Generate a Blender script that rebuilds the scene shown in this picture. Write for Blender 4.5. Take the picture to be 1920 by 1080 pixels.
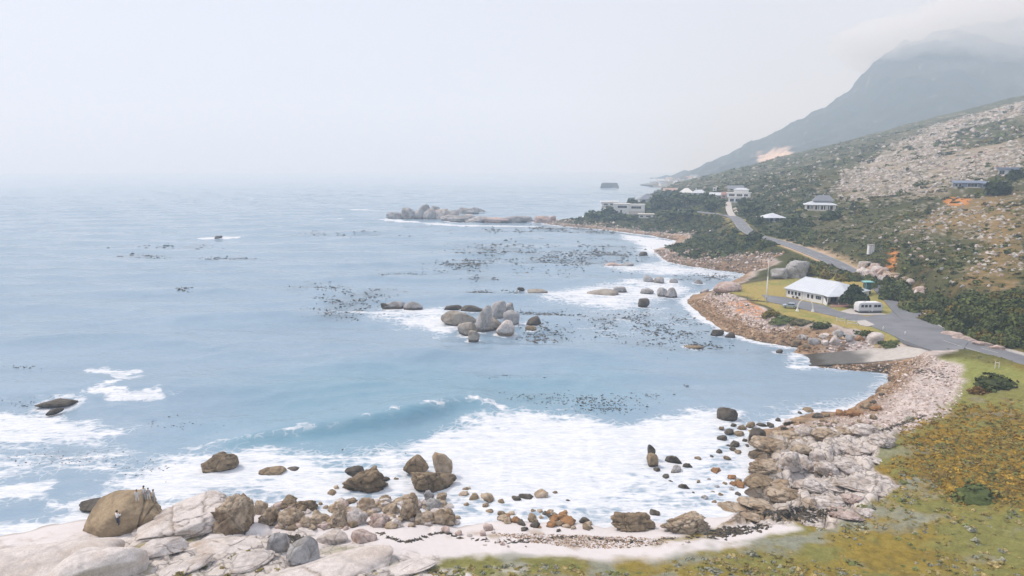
import bpy, math, random
import numpy as np
from mathutils import Vector
from mathutils.bvhtree import BVHTree
from mathutils.geometry import tessellate_polygon

for o in list(bpy.data.objects):
    bpy.data.objects.remove(o)
scene = bpy.context.scene
COL = scene.collection

# ------------------------------------------------------------------ camera
CAM_H, FPX, PITCH = 45.0, 1280.0, math.radians(10)
cam_data = bpy.data.cameras.new("camera")
cam_data.sensor_width = 36.0
cam_data.lens = FPX / 1920 * 36
cam_data.clip_start = 0.5
cam_data.clip_end = 60000
cam = bpy.data.objects.new("camera", cam_data)
COL.objects.link(cam)
cam.location = (0, 0, CAM_H)
cam.rotation_euler = (math.radians(90) - PITCH, 0, 0)
scene.camera = cam

# ------------------------------------------------------------------ sky, sun, exposure
SUN_EL, SUN_AZ = math.radians(52), math.radians(-70)     # azimuth from +Y, clockwise: light comes from the left
world = bpy.data.worlds.new("World")
scene.world = world
world.use_nodes = True
wn, wl = world.node_tree.nodes, world.node_tree.links
wn.clear()
sky = wn.new("ShaderNodeTexSky")
sky.sky_type = 'NISHITA'
sky.sun_disc = False
sky.sun_elevation = SUN_EL
sky.sun_rotation = SUN_AZ
sky.air_density = 1.0
sky.dust_density = 4.0
sky.ozone_density = 1.0
fogmix = wn.new("ShaderNodeMix")
fogmix.data_type = 'RGBA'
fogmix.inputs[0].default_value = 0.82
fogmix.inputs[7].default_value = (5.95, 6.15, 7.05, 1)      # even veil of sea fog over the whole sky
bg = wn.new("ShaderNodeBackground")
bg.inputs[1].default_value = 0.10
wo = wn.new("ShaderNodeOutputWorld")
wl.new(sky.outputs[0], fogmix.inputs[6])
wl.new(fogmix.outputs[2], bg.inputs[0])
wl.new(bg.outputs[0], wo.inputs[0])

sun_data = bpy.data.lights.new("sun", 'SUN')
sun_data.energy = 2.0
sun_data.angle = math.radians(11)
sun_data.color = (1.0, 0.945, 0.875)
sun = bpy.data.objects.new("sun", sun_data)
COL.objects.link(sun)
sun_dir = Vector((math.sin(SUN_AZ) * math.cos(SUN_EL), math.cos(SUN_AZ) * math.cos(SUN_EL), math.sin(SUN_EL)))
sun.rotation_euler = sun_dir.to_track_quat('Z', 'Y').to_euler()
sun.location = (-80, 40, 200)

vs = scene.view_settings
scene.display_settings.display_device = 'sRGB'
vs.view_transform = 'Standard'
vs.look = 'None'
vs.gamma = 1.0
vs.use_curve_mapping = False
vs.exposure = 0.5
scene.render.engine = 'CYCLES'
scene.cycles.use_denoising = True
scene.cycles.max_bounces = 6
scene.cycles.diffuse_bounces = 2
scene.cycles.glossy_bounces = 2
scene.cycles.volume_bounces = 3
scene.cycles.transparent_max_bounces = 8
HAZE_DENSITY = 0.00044

# ------------------------------------------------------------------ helpers: pixels, noise, meshes
CP, SP = math.cos(PITCH), math.sin(PITCH)


def ray(px, py):
    u, v = (px - 960) / FPX, (540 - py) / FPX
    return np.array([u, CP + v * SP, -SP + v * CP])


def P(px, py, z=0.0):
    """world point at height z that the photograph shows at a pixel"""
    d = ray(px, py)
    t = (z - CAM_H) / d[2]
    return np.array([d[0] * t, d[1] * t, z])


def PL(pts, z=0.0):
    return np.array([P(a, b, z)[:2] for a, b in pts])


def sstep(x, a, b):
    t = np.clip((x - a) / (b - a), 0, 1)
    return t * t * (3 - 2 * t)


def _hash2(ix, iy, s):
    n = (ix.astype(np.int64) * 374761393 + iy.astype(np.int64) * 668265263 + s * 1274126177) & 0xffffffff
    n = ((n ^ (n >> 13)) * 1274126177) & 0xffffffff
    n = n ^ (n >> 16)
    return (n & 0xffff) / 65535.0


def vnoise2(x, y, s=0):
    x0, y0 = np.floor(x), np.floor(y)
    fx, fy = x - x0, y - y0
    fx, fy = fx * fx * (3 - 2 * fx), fy * fy * (3 - 2 * fy)
    a, b = _hash2(x0, y0, s), _hash2(x0 + 1, y0, s)
    c, d = _hash2(x0, y0 + 1, s), _hash2(x0 + 1, y0 + 1, s)
    return (a + (b - a) * fx) * (1 - fy) + (c + (d - c) * fx) * fy


def fbm2(x, y, scale, octv=4, s=0, gain=0.5):
    """about -1..1, features of about `scale` metres"""
    v, amp, tot, f = 0.0, 1.0, 0.0, 1.0 / scale
    for k in range(octv):
        v = v + amp * (vnoise2(x * f + 17.3 * k, y * f - 9.1 * k, s + k) * 2 - 1)
        tot += amp
        amp *= gain
        f *= 2.03
    return v / tot * 1.6


def _hash3(ix, iy, iz, s):
    n = (ix.astype(np.int64) * 374761393 + iy.astype(np.int64) * 668265263 + iz.astype(np.int64) * 2147483647 + s * 1274126177) & 0xffffffff
    n = ((n ^ (n >> 13)) * 1274126177) & 0xffffffff
    n = n ^ (n >> 16)
    return (n & 0xffff) / 65535.0


def vnoise3(p, s=0):
    p0 = np.floor(p)
    f = p - p0
    f = f * f * (3 - 2 * f)
    r = 0
    for dx in (0, 1):
        for dy in (0, 1):
            for dz in (0, 1):
                w = (f[:, 0] if dx else 1 - f[:, 0]) * (f[:, 1] if dy else 1 - f[:, 1]) * (f[:, 2] if dz else 1 - f[:, 2])
                r = r + w * _hash3(p0[:, 0] + dx, p0[:, 1] + dy, p0[:, 2] + dz, s)
    return r


def fbm3(p, freq, octv=3, s=0):
    v, amp, tot = 0, 1.0, 0
    for k in range(octv):
        v = v + amp * (vnoise3(p * freq + 7.7 * k, s + k) * 2 - 1)
        tot += amp
        amp *= 0.5
        freq *= 2.05
    return v / tot * 1.6


def cells2(x, y, scale, s=0):
    """distance to nearest and second nearest jittered cell centre, and the cell's random value"""
    gx, gy = x / scale, y / scale
    ix, iy = np.floor(gx), np.floor(gy)
    d1 = np.full(gx.shape, 9.0)
    d2 = np.full(gx.shape, 9.0)
    rv = np.zeros(gx.shape)
    for ox in (-1, 0, 1):
        for oy in (-1, 0, 1):
            cx, cy = ix + ox, iy + oy
            jx, jy = cx + _hash2(cx, cy, s), cy + _hash2(cx, cy, s + 5)
            dd = np.hypot(gx - jx, gy - jy)
            near = dd < d1
            d2 = np.where(near, d1, np.minimum(d2, dd))
            rv = np.where(near, _hash2(cx, cy, s + 9), rv)
            d1 = np.where(near, dd, d1)
    return d1, d2, rv


def cells3(p, s=0):
    g = np.floor(p)
    d1 = np.full(len(p), 9.0)
    d2 = np.full(len(p), 9.0)
    rv = np.zeros(len(p))
    for ox in (-1, 0, 1):
        for oy in (-1, 0, 1):
            for oz in (-1, 0, 1):
                cx, cy, cz = g[:, 0] + ox, g[:, 1] + oy, g[:, 2] + oz
                dd = np.sqrt((p[:, 0] - cx - _hash3(cx, cy, cz, s)) ** 2 + (p[:, 1] - cy - _hash3(cx, cy, cz, s + 3)) ** 2 + (p[:, 2] - cz - _hash3(cx, cy, cz, s + 6)) ** 2)
                near = dd < d1
                d2 = np.where(near, d1, np.minimum(d2, dd))
                rv = np.where(near, _hash3(cx, cy, cz, s + 9), rv)
                d1 = np.where(near, dd, d1)
    return d1, d2, rv


def seg_dist(x, y, pts, closed=False, along=None):
    """distance to a polyline; with `along` (a value per vertex) also the value at the closest point"""
    best = np.full(x.shape, 1e9)
    val = np.zeros(x.shape)
    n = len(pts)
    for i in range(n if closed else n - 1):
        ax, ay = pts[i]
        j = (i + 1) % n
        bx, by = pts[j]
        ex, ey = bx - ax, by - ay
        L = ex * ex + ey * ey + 1e-9
        t = np.clip(((x - ax) * ex + (y - ay) * ey) / L, 0, 1)
        dd = np.hypot(x - ax - t * ex, y - ay - t * ey)
        m = dd < best
        best = np.where(m, dd, best)
        if along is not None:
            val = np.where(m, along[i] + (along[j] - along[i]) * t, val)
    return best if along is None else (best, val)


def poly_sd(x, y, pts):
    """signed distance to a polygon, positive inside"""
    d = seg_dist(x, y, pts, True)
    ins = np.zeros(x.shape, bool)
    n = len(pts)
    for i in range(n):
        ax, ay = pts[i]
        bx, by = pts[(i + 1) % n]
        if ay == by:
            continue
        c = ((ay > y) != (by > y)) & (x < (bx - ax) * (y - ay) / (by - ay) + ax)
        ins ^= c
    return np.where(ins, d, -d)


def lin(r, g, b):
    def f(c):
        c /= 255.0
        return c / 12.92 if c <= 0.04045 else ((c + 0.055) / 1.055) ** 2.4
    return np.array([f(r), f(g), f(b)])


def fast_mesh(name, V, F, col=None, smooth=True, attrs=None):
    V = np.asarray(V, np.float32)
    F = np.asarray(F, np.int32)
    k = F.shape[1]
    me = bpy.data.meshes.new(name)
    me.vertices.add(len(V))
    me.vertices.foreach_set("co", V.ravel())
    me.loops.add(F.size)
    me.loops.foreach_set("vertex_index", F.ravel())
    me.polygons.add(len(F))
    me.polygons.foreach_set("loop_start", np.arange(0, F.size, k, dtype=np.int32))
    me.polygons.foreach_set("loop_total", np.full(len(F), k, np.int32))
    me.polygons.foreach_set("use_smooth", np.full(len(F), smooth, bool))
    if col is not None:
        a = me.attributes.new("Col", 'FLOAT_COLOR', 'POINT')
        c4 = np.ones((len(V), 4), np.float32)
        c4[:, :3] = np.clip(col, 0, 1)
        a.data.foreach_set("color", c4.ravel())
    for nm, arr in (attrs or {}).items():
        a = me.attributes.new(nm, 'FLOAT', 'POINT')
        a.data.foreach_set("value", np.asarray(arr, np.float32))
    me.update()
    me.validate(clean_customdata=False)
    return me


def obj(name, me, mat=None, parent=None, loc=(0, 0, 0), rotz=0.0):
    o = bpy.data.objects.new(name, me)
    COL.objects.link(o)
    o.location = loc
    o.rotation_euler = (0, 0, rotz)
    if mat is not None and me is not None and len(me.materials) == 0:
        me.materials.append(mat)
    if parent is not None:
        o.parent = parent
    return o


def tag(o, label=None, cat=None, group=None, kind=None):
    if label:
        o["label"] = label
    if cat:
        o["category"] = cat
    if group:
        o["group"] = group
    if kind:
        o["kind"] = kind
    return o


def empty(name, loc, rotz=0.0):
    o = bpy.data.objects.new(name, None)
    o.empty_display_size = 0.5
    COL.objects.link(o)
    o.location = loc
    o.rotation_euler = (0, 0, rotz)
    return o


class MB:
    """collects boxes, prisms, tubes into one mesh"""
    def __init__(self):
        self.v, self.f = [], []

    def add(self, vs_, fs_):
        n = len(self.v)
        self.v += [tuple(map(float, a)) for a in vs_]
        self.f += [tuple(i + n for i in q) for q in fs_]
        return self

    def box(self, x0, x1, y0, y1, z0, z1):
        return self.add([(x0, y0, z0), (x1, y0, z0), (x1, y1, z0), (x0, y1, z0), (x0, y0, z1), (x1, y0, z1), (x1, y1, z1), (x0, y1, z1)],
                        [(0, 3, 2, 1), (4, 5, 6, 7), (0, 1, 5, 4), (1, 2, 6, 5), (2, 3, 7, 6), (3, 0, 4, 7)])

    def prism(self, pts, z0, z1):
        """vertical prism over a convex or concave outline"""
        n = len(pts)
        zz0 = z0 if hasattr(z0, '__len__') else [z0] * n
        zz1 = z1 if hasattr(z1, '__len__') else [z1] * n
        vs_ = [(p[0], p[1], zz0[i]) for i, p in enumerate(pts)] + [(p[0], p[1], zz1[i]) for i, p in enumerate(pts)]
        fs_ = [(i, (i + 1) % n, (i + 1) % n + n, i + n) for i in range(n)]
        tri = tessellate_polygon([[Vector((p[0], p[1], 0)) for p in pts]])
        for t in tri:
            a, b, c = t
            cr = (pts[b][0] - pts[a][0]) * (pts[c][1] - pts[a][1]) - (pts[b][1] - pts[a][1]) * (pts[c][0] - pts[a][0])
            if cr < 0:
                a, c = c, a
            fs_ += [(a + n, b + n, c + n), (c, b, a)]
        return self.add(vs_, fs_)

    def tube(self, path, radii, seg=8):
        path = [Vector(p) for p in path]
        rings = []
        vs_, fs_ = [], []
        for i, p in enumerate(path):
            t = (path[min(i + 1, len(path) - 1)] - path[max(i - 1, 0)]).normalized()
            a = t.orthogonal().normalized()
            b = t.cross(a)
            r = radii[i] if hasattr(radii, '__len__') else radii
            for k in range(seg):
                an = 2 * math.pi * k / seg
                vs_.append(p + a * (r * math.cos(an)) + b * (r * math.sin(an)))
        for i in range(len(path) - 1):
            for k in range(seg):
                k2 = (k + 1) % seg
                fs_.append((i * seg + k, i * seg + k2, (i + 1) * seg + k2, (i + 1) * seg + k))
        fs_.append(tuple(range(seg - 1, -1, -1)))
        fs_.append(tuple((len(path) - 1) * seg + k for k in range(seg)))
        return self.add(vs_, fs_)

    def build(self, name, mat, parent=None, smooth=False, loc=(0, 0, 0), bevel=0.0):
        me = bpy.data.meshes.new(name)
        me.from_pydata(self.v, [], self.f)
        me.update()
        if smooth:
            me.polygons.foreach_set("use_smooth", [True] * len(me.polygons))
        o = obj(name, me, mat, parent, loc)
        if bevel:
            m = o.modifiers.new("soft_edges", 'BEVEL')
            m.width = bevel
            m.segments = 2
            m.limit_method = 'ANGLE'
        return o


# ------------------------------------------------------------------ materials
def nodes_of(m):
    m.use_nodes = True
    return m.node_tree.nodes, m.node_tree.links


def vcol_mat(name, rough=0.9, noise_scale=3.0, vary=0.25, bump=0.3, bump_scale=None, spec=0.2, bump_dist=0.1):
    """surface colour from the mesh's own colours, broken up by fine noise and relief"""
    m = bpy.data.materials.new(name)
    n, l = nodes_of(m)
    b = n["Principled BSDF"]
    at = n.new("ShaderNodeAttribute")
    at.attribute_name = "Col"
    geo = n.new("ShaderNodeNewGeometry")
    no = n.new("ShaderNodeTexNoise")
    no.inputs["Scale"].default_value = noise_scale
    no.inputs["Detail"].default_value = 5
    l.new(geo.outputs["Position"], no.inputs["Vector"])
    mr = n.new("ShaderNodeMapRange")
    mr.inputs[1].default_value = 0.25
    mr.inputs[2].default_value = 0.75
    mr.inputs[3].default_value = 1 - vary
    mr.inputs[4].default_value = 1 + vary
    l.new(no.outputs["Fac"], mr.inputs[0])
    mul = n.new("ShaderNodeVectorMath")
    mul.operation = 'SCALE'
    l.new(at.outputs["Color"], mul.inputs[0])
    l.new(mr.outputs[0], mul.inputs["Scale"])
    l.new(mul.outputs[0], b.inputs["Base Color"])
    b.inputs["Roughness"].default_value = rough
    b.inputs["Specular IOR Level"].default_value = spec
    if bump:
        n2 = n.new("ShaderNodeTexNoise")
        n2.inputs["Scale"].default_value = bump_scale or noise_scale * 1.7
        n2.inputs["Detail"].default_value = 6
        l.new(geo.outputs["Position"], n2.inputs["Vector"])
        bp = n.new("ShaderNodeBump")
        bp.inputs["Strength"].default_value = bump
        bp.inputs["Distance"].default_value = bump_dist
        l.new(n2.outputs["Fac"], bp.inputs["Height"])
        l.new(bp.outputs[0], b.inputs["Normal"])
    return m


def flat_mat(name, c, rough=0.7, vary=0.12, scale=1.5, spec=0.3, metal=0.0, bump=0.1):
    m = bpy.data.materials.new(name)
    n, l = nodes_of(m)
    b = n["Principled BSDF"]
    geo = n.new("ShaderNodeNewGeometry")
    no = n.new("ShaderNodeTexNoise")
    no.inputs["Scale"].default_value = scale
    no.inputs["Detail"].default_value = 6
    l.new(geo.outputs["Position"], no.inputs["Vector"])
    mx = n.new("ShaderNodeMix")
    mx.data_type = 'RGBA'
    c = np.asarray(c, float)
    mx.inputs[6].default_value = (*(c * (1 - vary)), 1)
    mx.inputs[7].default_value = (*np.clip(c * (1 + vary), 0, 1), 1)
    l.new(no.outputs["Fac"], mx.inputs[0])
    l.new(mx.outputs[2], b.inputs["Base Color"])
    b.inputs["Roughness"].default_value = rough
    b.inputs["Metallic"].default_value = metal
    b.inputs["Specular IOR Level"].default_value = spec
    if bump:
        bp = n.new("ShaderNodeBump")
        bp.inputs["Strength"].default_value = bump
        bp.inputs["Distance"].default_value = 0.05
        l.new(no.outputs["Fac"], bp.inputs["Height"])
        l.new(bp.outputs[0], b.inputs["Normal"])
    return m


M = {}
def ground_mat():
    """ground colours with fine relief; smooth where it is sand, jointed where it is bare rock"""
    m = bpy.data.materials.new("ground_cover")
    n, l = nodes_of(m)
    b = n["Principled BSDF"]
    geo = n.new("ShaderNodeNewGeometry")

    def at(nm, out="Fac"):
        a = n.new("ShaderNodeAttribute")
        a.attribute_name = nm
        return a.outputs[out]

    def mt(op, a, c, d=None):
        k = n.new("ShaderNodeMath")
        k.operation = op
        for i, v in enumerate((a, c, d)):
            if isinstance(v, (int, float)):
                k.inputs[i].default_value = v
            elif v is not None:
                l.new(v, k.inputs[i])
        return k.outputs[0]

    def nz(scale, det, rough=0.6):
        t = n.new("ShaderNodeTexNoise")
        t.inputs["Scale"].default_value = scale
        t.inputs["Detail"].default_value = det
        t.inputs["Roughness"].default_value = rough
        l.new(geo.outputs["Position"], t.inputs["Vector"])
        return t
    grain, rocky = at("grain"), at("rocky")
    a1, a2 = nz(1.2, 6), nz(4.5, 6, 0.7)
    v = mt('ADD', mt('MULTIPLY', mt('SUBTRACT', a1.outputs["Fac"], 0.5), 1.1), mt('MULTIPLY', mt('SUBTRACT', a2.outputs["Fac"], 0.5), 0.9))
    fac = mt('ADD', 1.0, mt('MULTIPLY', v, grain))
    ad = n.new("ShaderNodeVectorMath")
    ad.operation = 'MULTIPLY_ADD'
    l.new(a1.outputs["Color"], ad.inputs[0])
    ad.inputs[1].default_value = (1.2, 1.2, 1.2)
    l.new(geo.outputs["Position"], ad.inputs[2])
    vo = n.new("ShaderNodeTexVoronoi")
    vo.feature = 'DISTANCE_TO_EDGE'
    vo.inputs["Scale"].default_value = 0.6
    l.new(ad.outputs[0], vo.inputs["Vector"])
    jr = n.new("ShaderNodeMapRange")
    jr.inputs[2].default_value = 0.08
    jr.inputs[3].default_value = 0.55
    jr.inputs[4].default_value = 0.0
    l.new(vo.outputs["Distance"], jr.inputs[0])
    fac = mt('MULTIPLY', fac, mt('SUBTRACT', 1.0, mt('MULTIPLY', jr.outputs[0], rocky)))
    sc_ = n.new("ShaderNodeVectorMath")
    sc_.operation = 'SCALE'
    l.new(at("Col", "Color"), sc_.inputs[0])
    l.new(fac, sc_.inputs["Scale"])
    l.new(sc_.outputs[0], b.inputs["Base Color"])
    b.inputs["Roughness"].default_value = 0.95
    b.inputs["Specular IOR Level"].default_value = 0.1
    bp = n.new("ShaderNodeBump")
    bp.inputs["Strength"].default_value = 0.7
    bp.inputs["Distance"].default_value = 0.2
    l.new(fac, bp.inputs["Height"])
    l.new(bp.outputs[0], b.inputs["Normal"])
    return m


M['ground'] = ground_mat()
def rock_mat(name, joints, scale, grain=0.28, bump=0.8):
    """granite: the mesh's stone tones, mineral grain, lichen specks and a net of weathered joints"""
    m = vcol_mat(name, 0.85, 1.6, grain, 0.0, None, 0.25)
    n, l = m.node_tree.nodes, m.node_tree.links
    b = n["Principled BSDF"]
    old = b.inputs["Base Color"].links[0].from_socket
    geo = n.new("ShaderNodeNewGeometry")
    wp = n.new("ShaderNodeTexNoise")
    wp.inputs["Scale"].default_value = scale * 1.4
    wp.inputs["Detail"].default_value = 3
    l.new(geo.outputs["Position"], wp.inputs["Vector"])
    ad = n.new("ShaderNodeVectorMath")
    ad.operation = 'MULTIPLY_ADD'
    l.new(wp.outputs["Color"], ad.inputs[0])
    ad.inputs[1].default_value = (1.1, 1.1, 1.1)
    l.new(geo.outputs["Position"], ad.inputs[2])
    vo = n.new("ShaderNodeTexVoronoi")
    vo.feature = 'DISTANCE_TO_EDGE'
    vo.inputs["Scale"].default_value = scale
    l.new(ad.outputs[0], vo.inputs["Vector"])
    jr = n.new("ShaderNodeMapRange")
    jr.inputs[1].default_value = 0.0
    jr.inputs[2].default_value = 0.07
    jr.inputs[3].default_value = 1 - joints
    jr.inputs[4].default_value = 1.0
    l.new(vo.outputs["Distance"], jr.inputs[0])
    fine = n.new("ShaderNodeTexNoise")
    fine.inputs["Scale"].default_value = 6.0
    fine.inputs["Detail"].default_value = 7
    fine.inputs["Roughness"].default_value = 0.7
    l.new(geo.outputs["Position"], fine.inputs["Vector"])
    fr = n.new("ShaderNodeMapRange")
    fr.inputs[1].default_value = 0.3
    fr.inputs[2].default_value = 0.7
    fr.inputs[3].default_value = 0.78
    fr.inputs[4].default_value = 1.18
    l.new(fine.outputs["Fac"], fr.inputs[0])
    mu = n.new("ShaderNodeMath")
    mu.operation = 'MULTIPLY'
    l.new(jr.outputs[0], mu.inputs[0])
    l.new(fr.outputs[0], mu.inputs[1])
    sc_ = n.new("ShaderNodeVectorMath")
    sc_.operation = 'SCALE'
    l.new(old, sc_.inputs[0])
    l.new(mu.outputs[0], sc_.inputs["Scale"])
    l.new(sc_.outputs[0], b.inputs["Base Color"])
    bp = n.new("ShaderNodeBump")
    bp.inputs["Strength"].default_value = bump
    bp.inputs["Distance"].default_value = 0.22
    l.new(mu.outputs[0], bp.inputs["Height"])
    l.new(bp.outputs[0], b.inputs["Normal"])
    return m


M['rock'] = rock_mat("granite", 0.38, 0.42)
M['slab'] = rock_mat("smooth_granite", 0.16, 0.16, 0.16, 0.35)
M['shore'] = rock_mat("boulder_granite", 0.25, 0.35, 0.22, 0.6)
M['stone'] = vcol_mat("loose_stone", 0.9, 4.0, 0.15, 0.0, None, 0.2)
M['leaf'] = vcol_mat("leaves", 0.75, 2.5, 0.22, 0.0, None, 0.25)
M['hill'] = vcol_mat("mountain_side", 0.95, 0.02, 0.25, 0.5, 0.05, 0.1, 6.0)
M['kelp'] = flat_mat("kelp", (0.035, 0.034, 0.03), 0.45, 0.4, 2.0, 0.4)
M['asphalt'] = flat_mat("asphalt", (0.20, 0.205, 0.222), 0.85, 0.34, 0.22)
M['paint'] = flat_mat("road_paint", (0.62, 0.62, 0.6), 0.7, 0.2, 2.0)
M['kerb'] = flat_mat("kerb_concrete", (0.5, 0.47, 0.44), 0.85, 0.15, 1.2)
M['concrete'] = vcol_mat("slip_concrete", 0.8, 1.0, 0.14, 0.25, 4.0, 0.3)
M['white'] = flat_mat("white_wall", (0.8, 0.8, 0.79), 0.7, 0.05, 0.8)
M['cream'] = flat_mat("cream_wall", (0.66, 0.62, 0.55), 0.75, 0.08, 0.8)
M['roofwhite'] = flat_mat("pale_sheet_roof", (0.60, 0.64, 0.69), 0.55, 0.14, 0.45)
M['roofgrey'] = flat_mat("grey_roof", (0.24, 0.26, 0.30), 0.7, 0.15, 0.8)
M['roofblue'] = flat_mat("blue_grey_roof", (0.20, 0.24, 0.33), 0.6, 0.12, 0.8)
M['roofred'] = flat_mat("dull_red_roof", (0.38, 0.22, 0.19), 0.8, 0.15, 1.0)
M['roofpink'] = flat_mat("pink_tile_roof", (0.5, 0.36, 0.31), 0.8, 0.15, 1.0)
M['glass'] = flat_mat("window_glass", (0.03, 0.035, 0.045), 0.12, 0.2, 1.0, 0.6, 0.0, 0.0)
M['frame'] = flat_mat("window_frame", (0.7, 0.7, 0.7), 0.6, 0.05)
M['dark'] = flat_mat("dark_recess", (0.06, 0.06, 0.065), 0.9, 0.2)
M['wood'] = flat_mat("weathered_wood", (0.22, 0.15, 0.10), 0.85, 0.25, 3.0)
M['bark'] = flat_mat("bark", (0.10, 0.075, 0.055), 0.95, 0.3, 4.0)
M['bone'] = flat_mat("bleached_bone", (0.72, 0.71, 0.67), 0.8, 0.08, 2.0)
M['metal'] = flat_mat("galvanised_metal", (0.45, 0.46, 0.47), 0.45, 0.1, 2.0, 0.5, 0.4)
M['polewhite'] = flat_mat("white_pole_paint", (0.72, 0.72, 0.71), 0.6, 0.05)
M['carpaint'] = flat_mat("silver_car_paint", (0.42, 0.5, 0.58), 0.3, 0.04, 1.0, 0.5, 0.2, 0.0)
M['tyre'] = flat_mat("tyre_rubber", (0.02, 0.02, 0.02), 0.9, 0.1)
M['light'] = flat_mat("lamp_lens", (0.6, 0.58, 0.55), 0.2, 0.05)
M['redlens'] = flat_mat("red_lens", (0.4, 0.03, 0.03), 0.3, 0.05)
M['caravan'] = flat_mat("caravan_panel", (0.62, 0.63, 0.65), 0.5, 0.06, 1.2)
M['teal'] = flat_mat("teal_paint", (0.25, 0.52, 0.50), 0.6, 0.08)
M['tankgreen'] = flat_mat("dark_green_plastic", (0.03, 0.09, 0.08), 0.6, 0.15)
M['brickred'] = flat_mat("brick_paving", (0.34, 0.2, 0.16), 0.9, 0.2, 2.0)
M['skin'] = flat_mat("skin", (0.45, 0.28, 0.2), 0.6, 0.05)
M['hair'] = flat_mat("dark_hair", (0.03, 0.02, 0.016), 0.7, 0.2)
M['shirtwhite'] = flat_mat("white_shirt", (0.8, 0.8, 0.82), 0.9, 0.04)
M['trouserdark'] = flat_mat("dark_trousers", (0.05, 0.06, 0.09), 0.9, 0.1)
M['palecloth'] = flat_mat("pale_cloth", (0.6, 0.6, 0.59), 0.9, 0.05)
M['greycloth'] = flat_mat("grey_cloth", (0.38, 0.39, 0.41), 0.9, 0.05)
M['orange'] = flat_mat("ochre_soil", (0.5, 0.27, 0.12), 0.95, 0.2, 0.6)
# ------------------------------------------------------------------ terrain shape
COAST_PX = [(-700, 1040), (-300, 1015), (0, 1004), (60, 995), (110, 982), (170, 975), (300, 955), (400, 950), (480, 960), (560, 962), (640, 962), (760, 955),
            (840, 962), (880, 984), (940, 975), (1000, 978), (1060, 983), (1130, 990), (1200, 968), (1290, 968), (1345, 962), (1392, 945),
            (1402, 905), (1396, 872), (1408, 840), (1400, 806), (1450, 800), (1500, 787), (1570, 780), (1630, 752), (1660, 722), (1668, 697),
            (1640, 694), (1570, 692), (1494, 690), (1494, 663), (1520, 652), (1470, 648), (1420, 641), (1360, 621), (1312, 592), (1287, 566), (1300, 553),
            (1345, 545), (1372, 533), (1388, 527), (1420, 524), (1410, 516), (1380, 509), (1340, 506), (1300, 500), (1252, 491), (1236, 478),
            (1222, 468), (1256, 462), (1272, 456), (1262, 449), (1212, 441), (1150, 433), (1080, 426), (1020, 421), (1035, 414), (1080, 411), (1098, 405)]
_c = [tuple(p) for p in PL(COAST_PX)]
COAST = np.array([(-900, -60), (-900, 40)][::-1][1:] + [(-260, 78)] + _c[1:] + [(92, 700), (110, 800), (175, 950), (260, 1150), (420, 1500), (3000, 1600), (3000, -300), (-900, -300)])


def road_px(L):
    return np.array([P(a, b, z) for a, b, z in L])


ROAD = road_px([(2300, 800, 7.0), (2050, 716, 6.2), (1920, 676, 5.7), (1800, 640, 5.4), (1735, 612, 5.3), (1705, 588, 5.5), (1690, 572, 6.0), (1668, 549, 6.8), (1640, 530, 7.6),
                (1606, 514, 8.4), (1560, 490, 9.4), (1530, 477, 10.0), (1490, 462, 10.5), (1450, 450, 11.0), (1418, 441, 11.5), (1398, 430, 12.2), (1388, 418, 13.0),
                (1379, 409, 13.6), (1362, 403, 14.0), (1335, 400, 14.0), (1300, 396, 14.0), (1270, 393, 13.5)])
DRIVE = road_px([(1375, 407, 13.6), (1368, 396, 15.2), (1366, 385, 17.2), (1365, 378, 18.6)])


def smooth_path(pts, step=2.0):
    pts = np.asarray(pts)
    out = []
    for i in range(len(pts) - 1):
        p0, p1, p2, p3 = pts[max(i - 1, 0)], pts[i], pts[i + 1], pts[min(i + 2, len(pts) - 1)]
        n = max(2, int(np.linalg.norm(p2 - p1) / step))
        for k in range(n):
            t = k / n
            out.append(0.5 * ((2 * p1) + (-p0 + p2) * t + (2 * p0 - 5 * p1 + 4 * p2 - p3) * t * t + (-p0 + 3 * p1 - 3 * p2 + p3) * t ** 3))
    out.append(pts[-1])
    return np.array(out)


ROAD_S, DRIVE_S = smooth_path(ROAD), smooth_path(DRIVE)
ROAD_W = 3.6
YARD_Z = 5.0
YARD = PL([(1362, 541), (1400, 531), (1470, 523), (1530, 518), (1600, 528), (1650, 545), (1690, 572), (1740, 600), (1770, 640), (1766, 660), (1720, 648), (1660, 640), (1600, 622), (1540, 606), (1470, 590), (1440, 580), (1400, 560)], YARD_Z)
# boat slip: a plane falling from the road edge into the water
SLIP_T = (P(1697, 644, 4.7), P(1758, 664, 4.7))
SLIP_B = (P(1490, 667, -0.35), P(1488, 688, -0.35))
_sa = (SLIP_T[0] + SLIP_T[1]) / 2
_sb = (SLIP_B[0] + SLIP_B[1]) / 2


def slip_z(x, y):
    ax = _sb[:2] - _sa[:2]
    t = ((x - _sa[0]) * ax[0] + (y - _sa[1]) * ax[1]) / (ax @ ax)
    return np.interp(t, [-0.4, 0, 0.25, 0.5, 1.0, 1.4], [4.85, 4.7, 2.3, 1.15, -0.35, -1.0])


def slip_px(px, py):
    z = 1.0
    for _ in range(30):
        p = P(px, py, z)
        z = 0.5 * z + 0.5 * float(slip_z(p[0], p[1]))
    return P(px, py, z)[:2]


SLIP_NEAR = np.array([SLIP_T[1][:2], slip_px(1715, 670), slip_px(1672, 675), slip_px(1590, 682), SLIP_B[1][:2]])
SLIP_FAR = np.array([SLIP_T[0][:2], slip_px(1640, 653), slip_px(1570, 660), SLIP_B[0][:2]])
SLIP_POLY = np.concatenate([SLIP_NEAR, SLIP_FAR[::-1]])
PADS = []     # (x, y, radius, z): level ground for the houses


def coast_d(x, y):
    wx = x + 1.3 * fbm2(x, y, 9, 3, 71)
    wy = y + 1.3 * fbm2(x, y, 9, 3, 72)
    return poly_sd(wx, wy, COAST)


def smax(a, b, k):
    return 0.5 * (a + b + np.sqrt((a - b) ** 2 + k * k))


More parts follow.
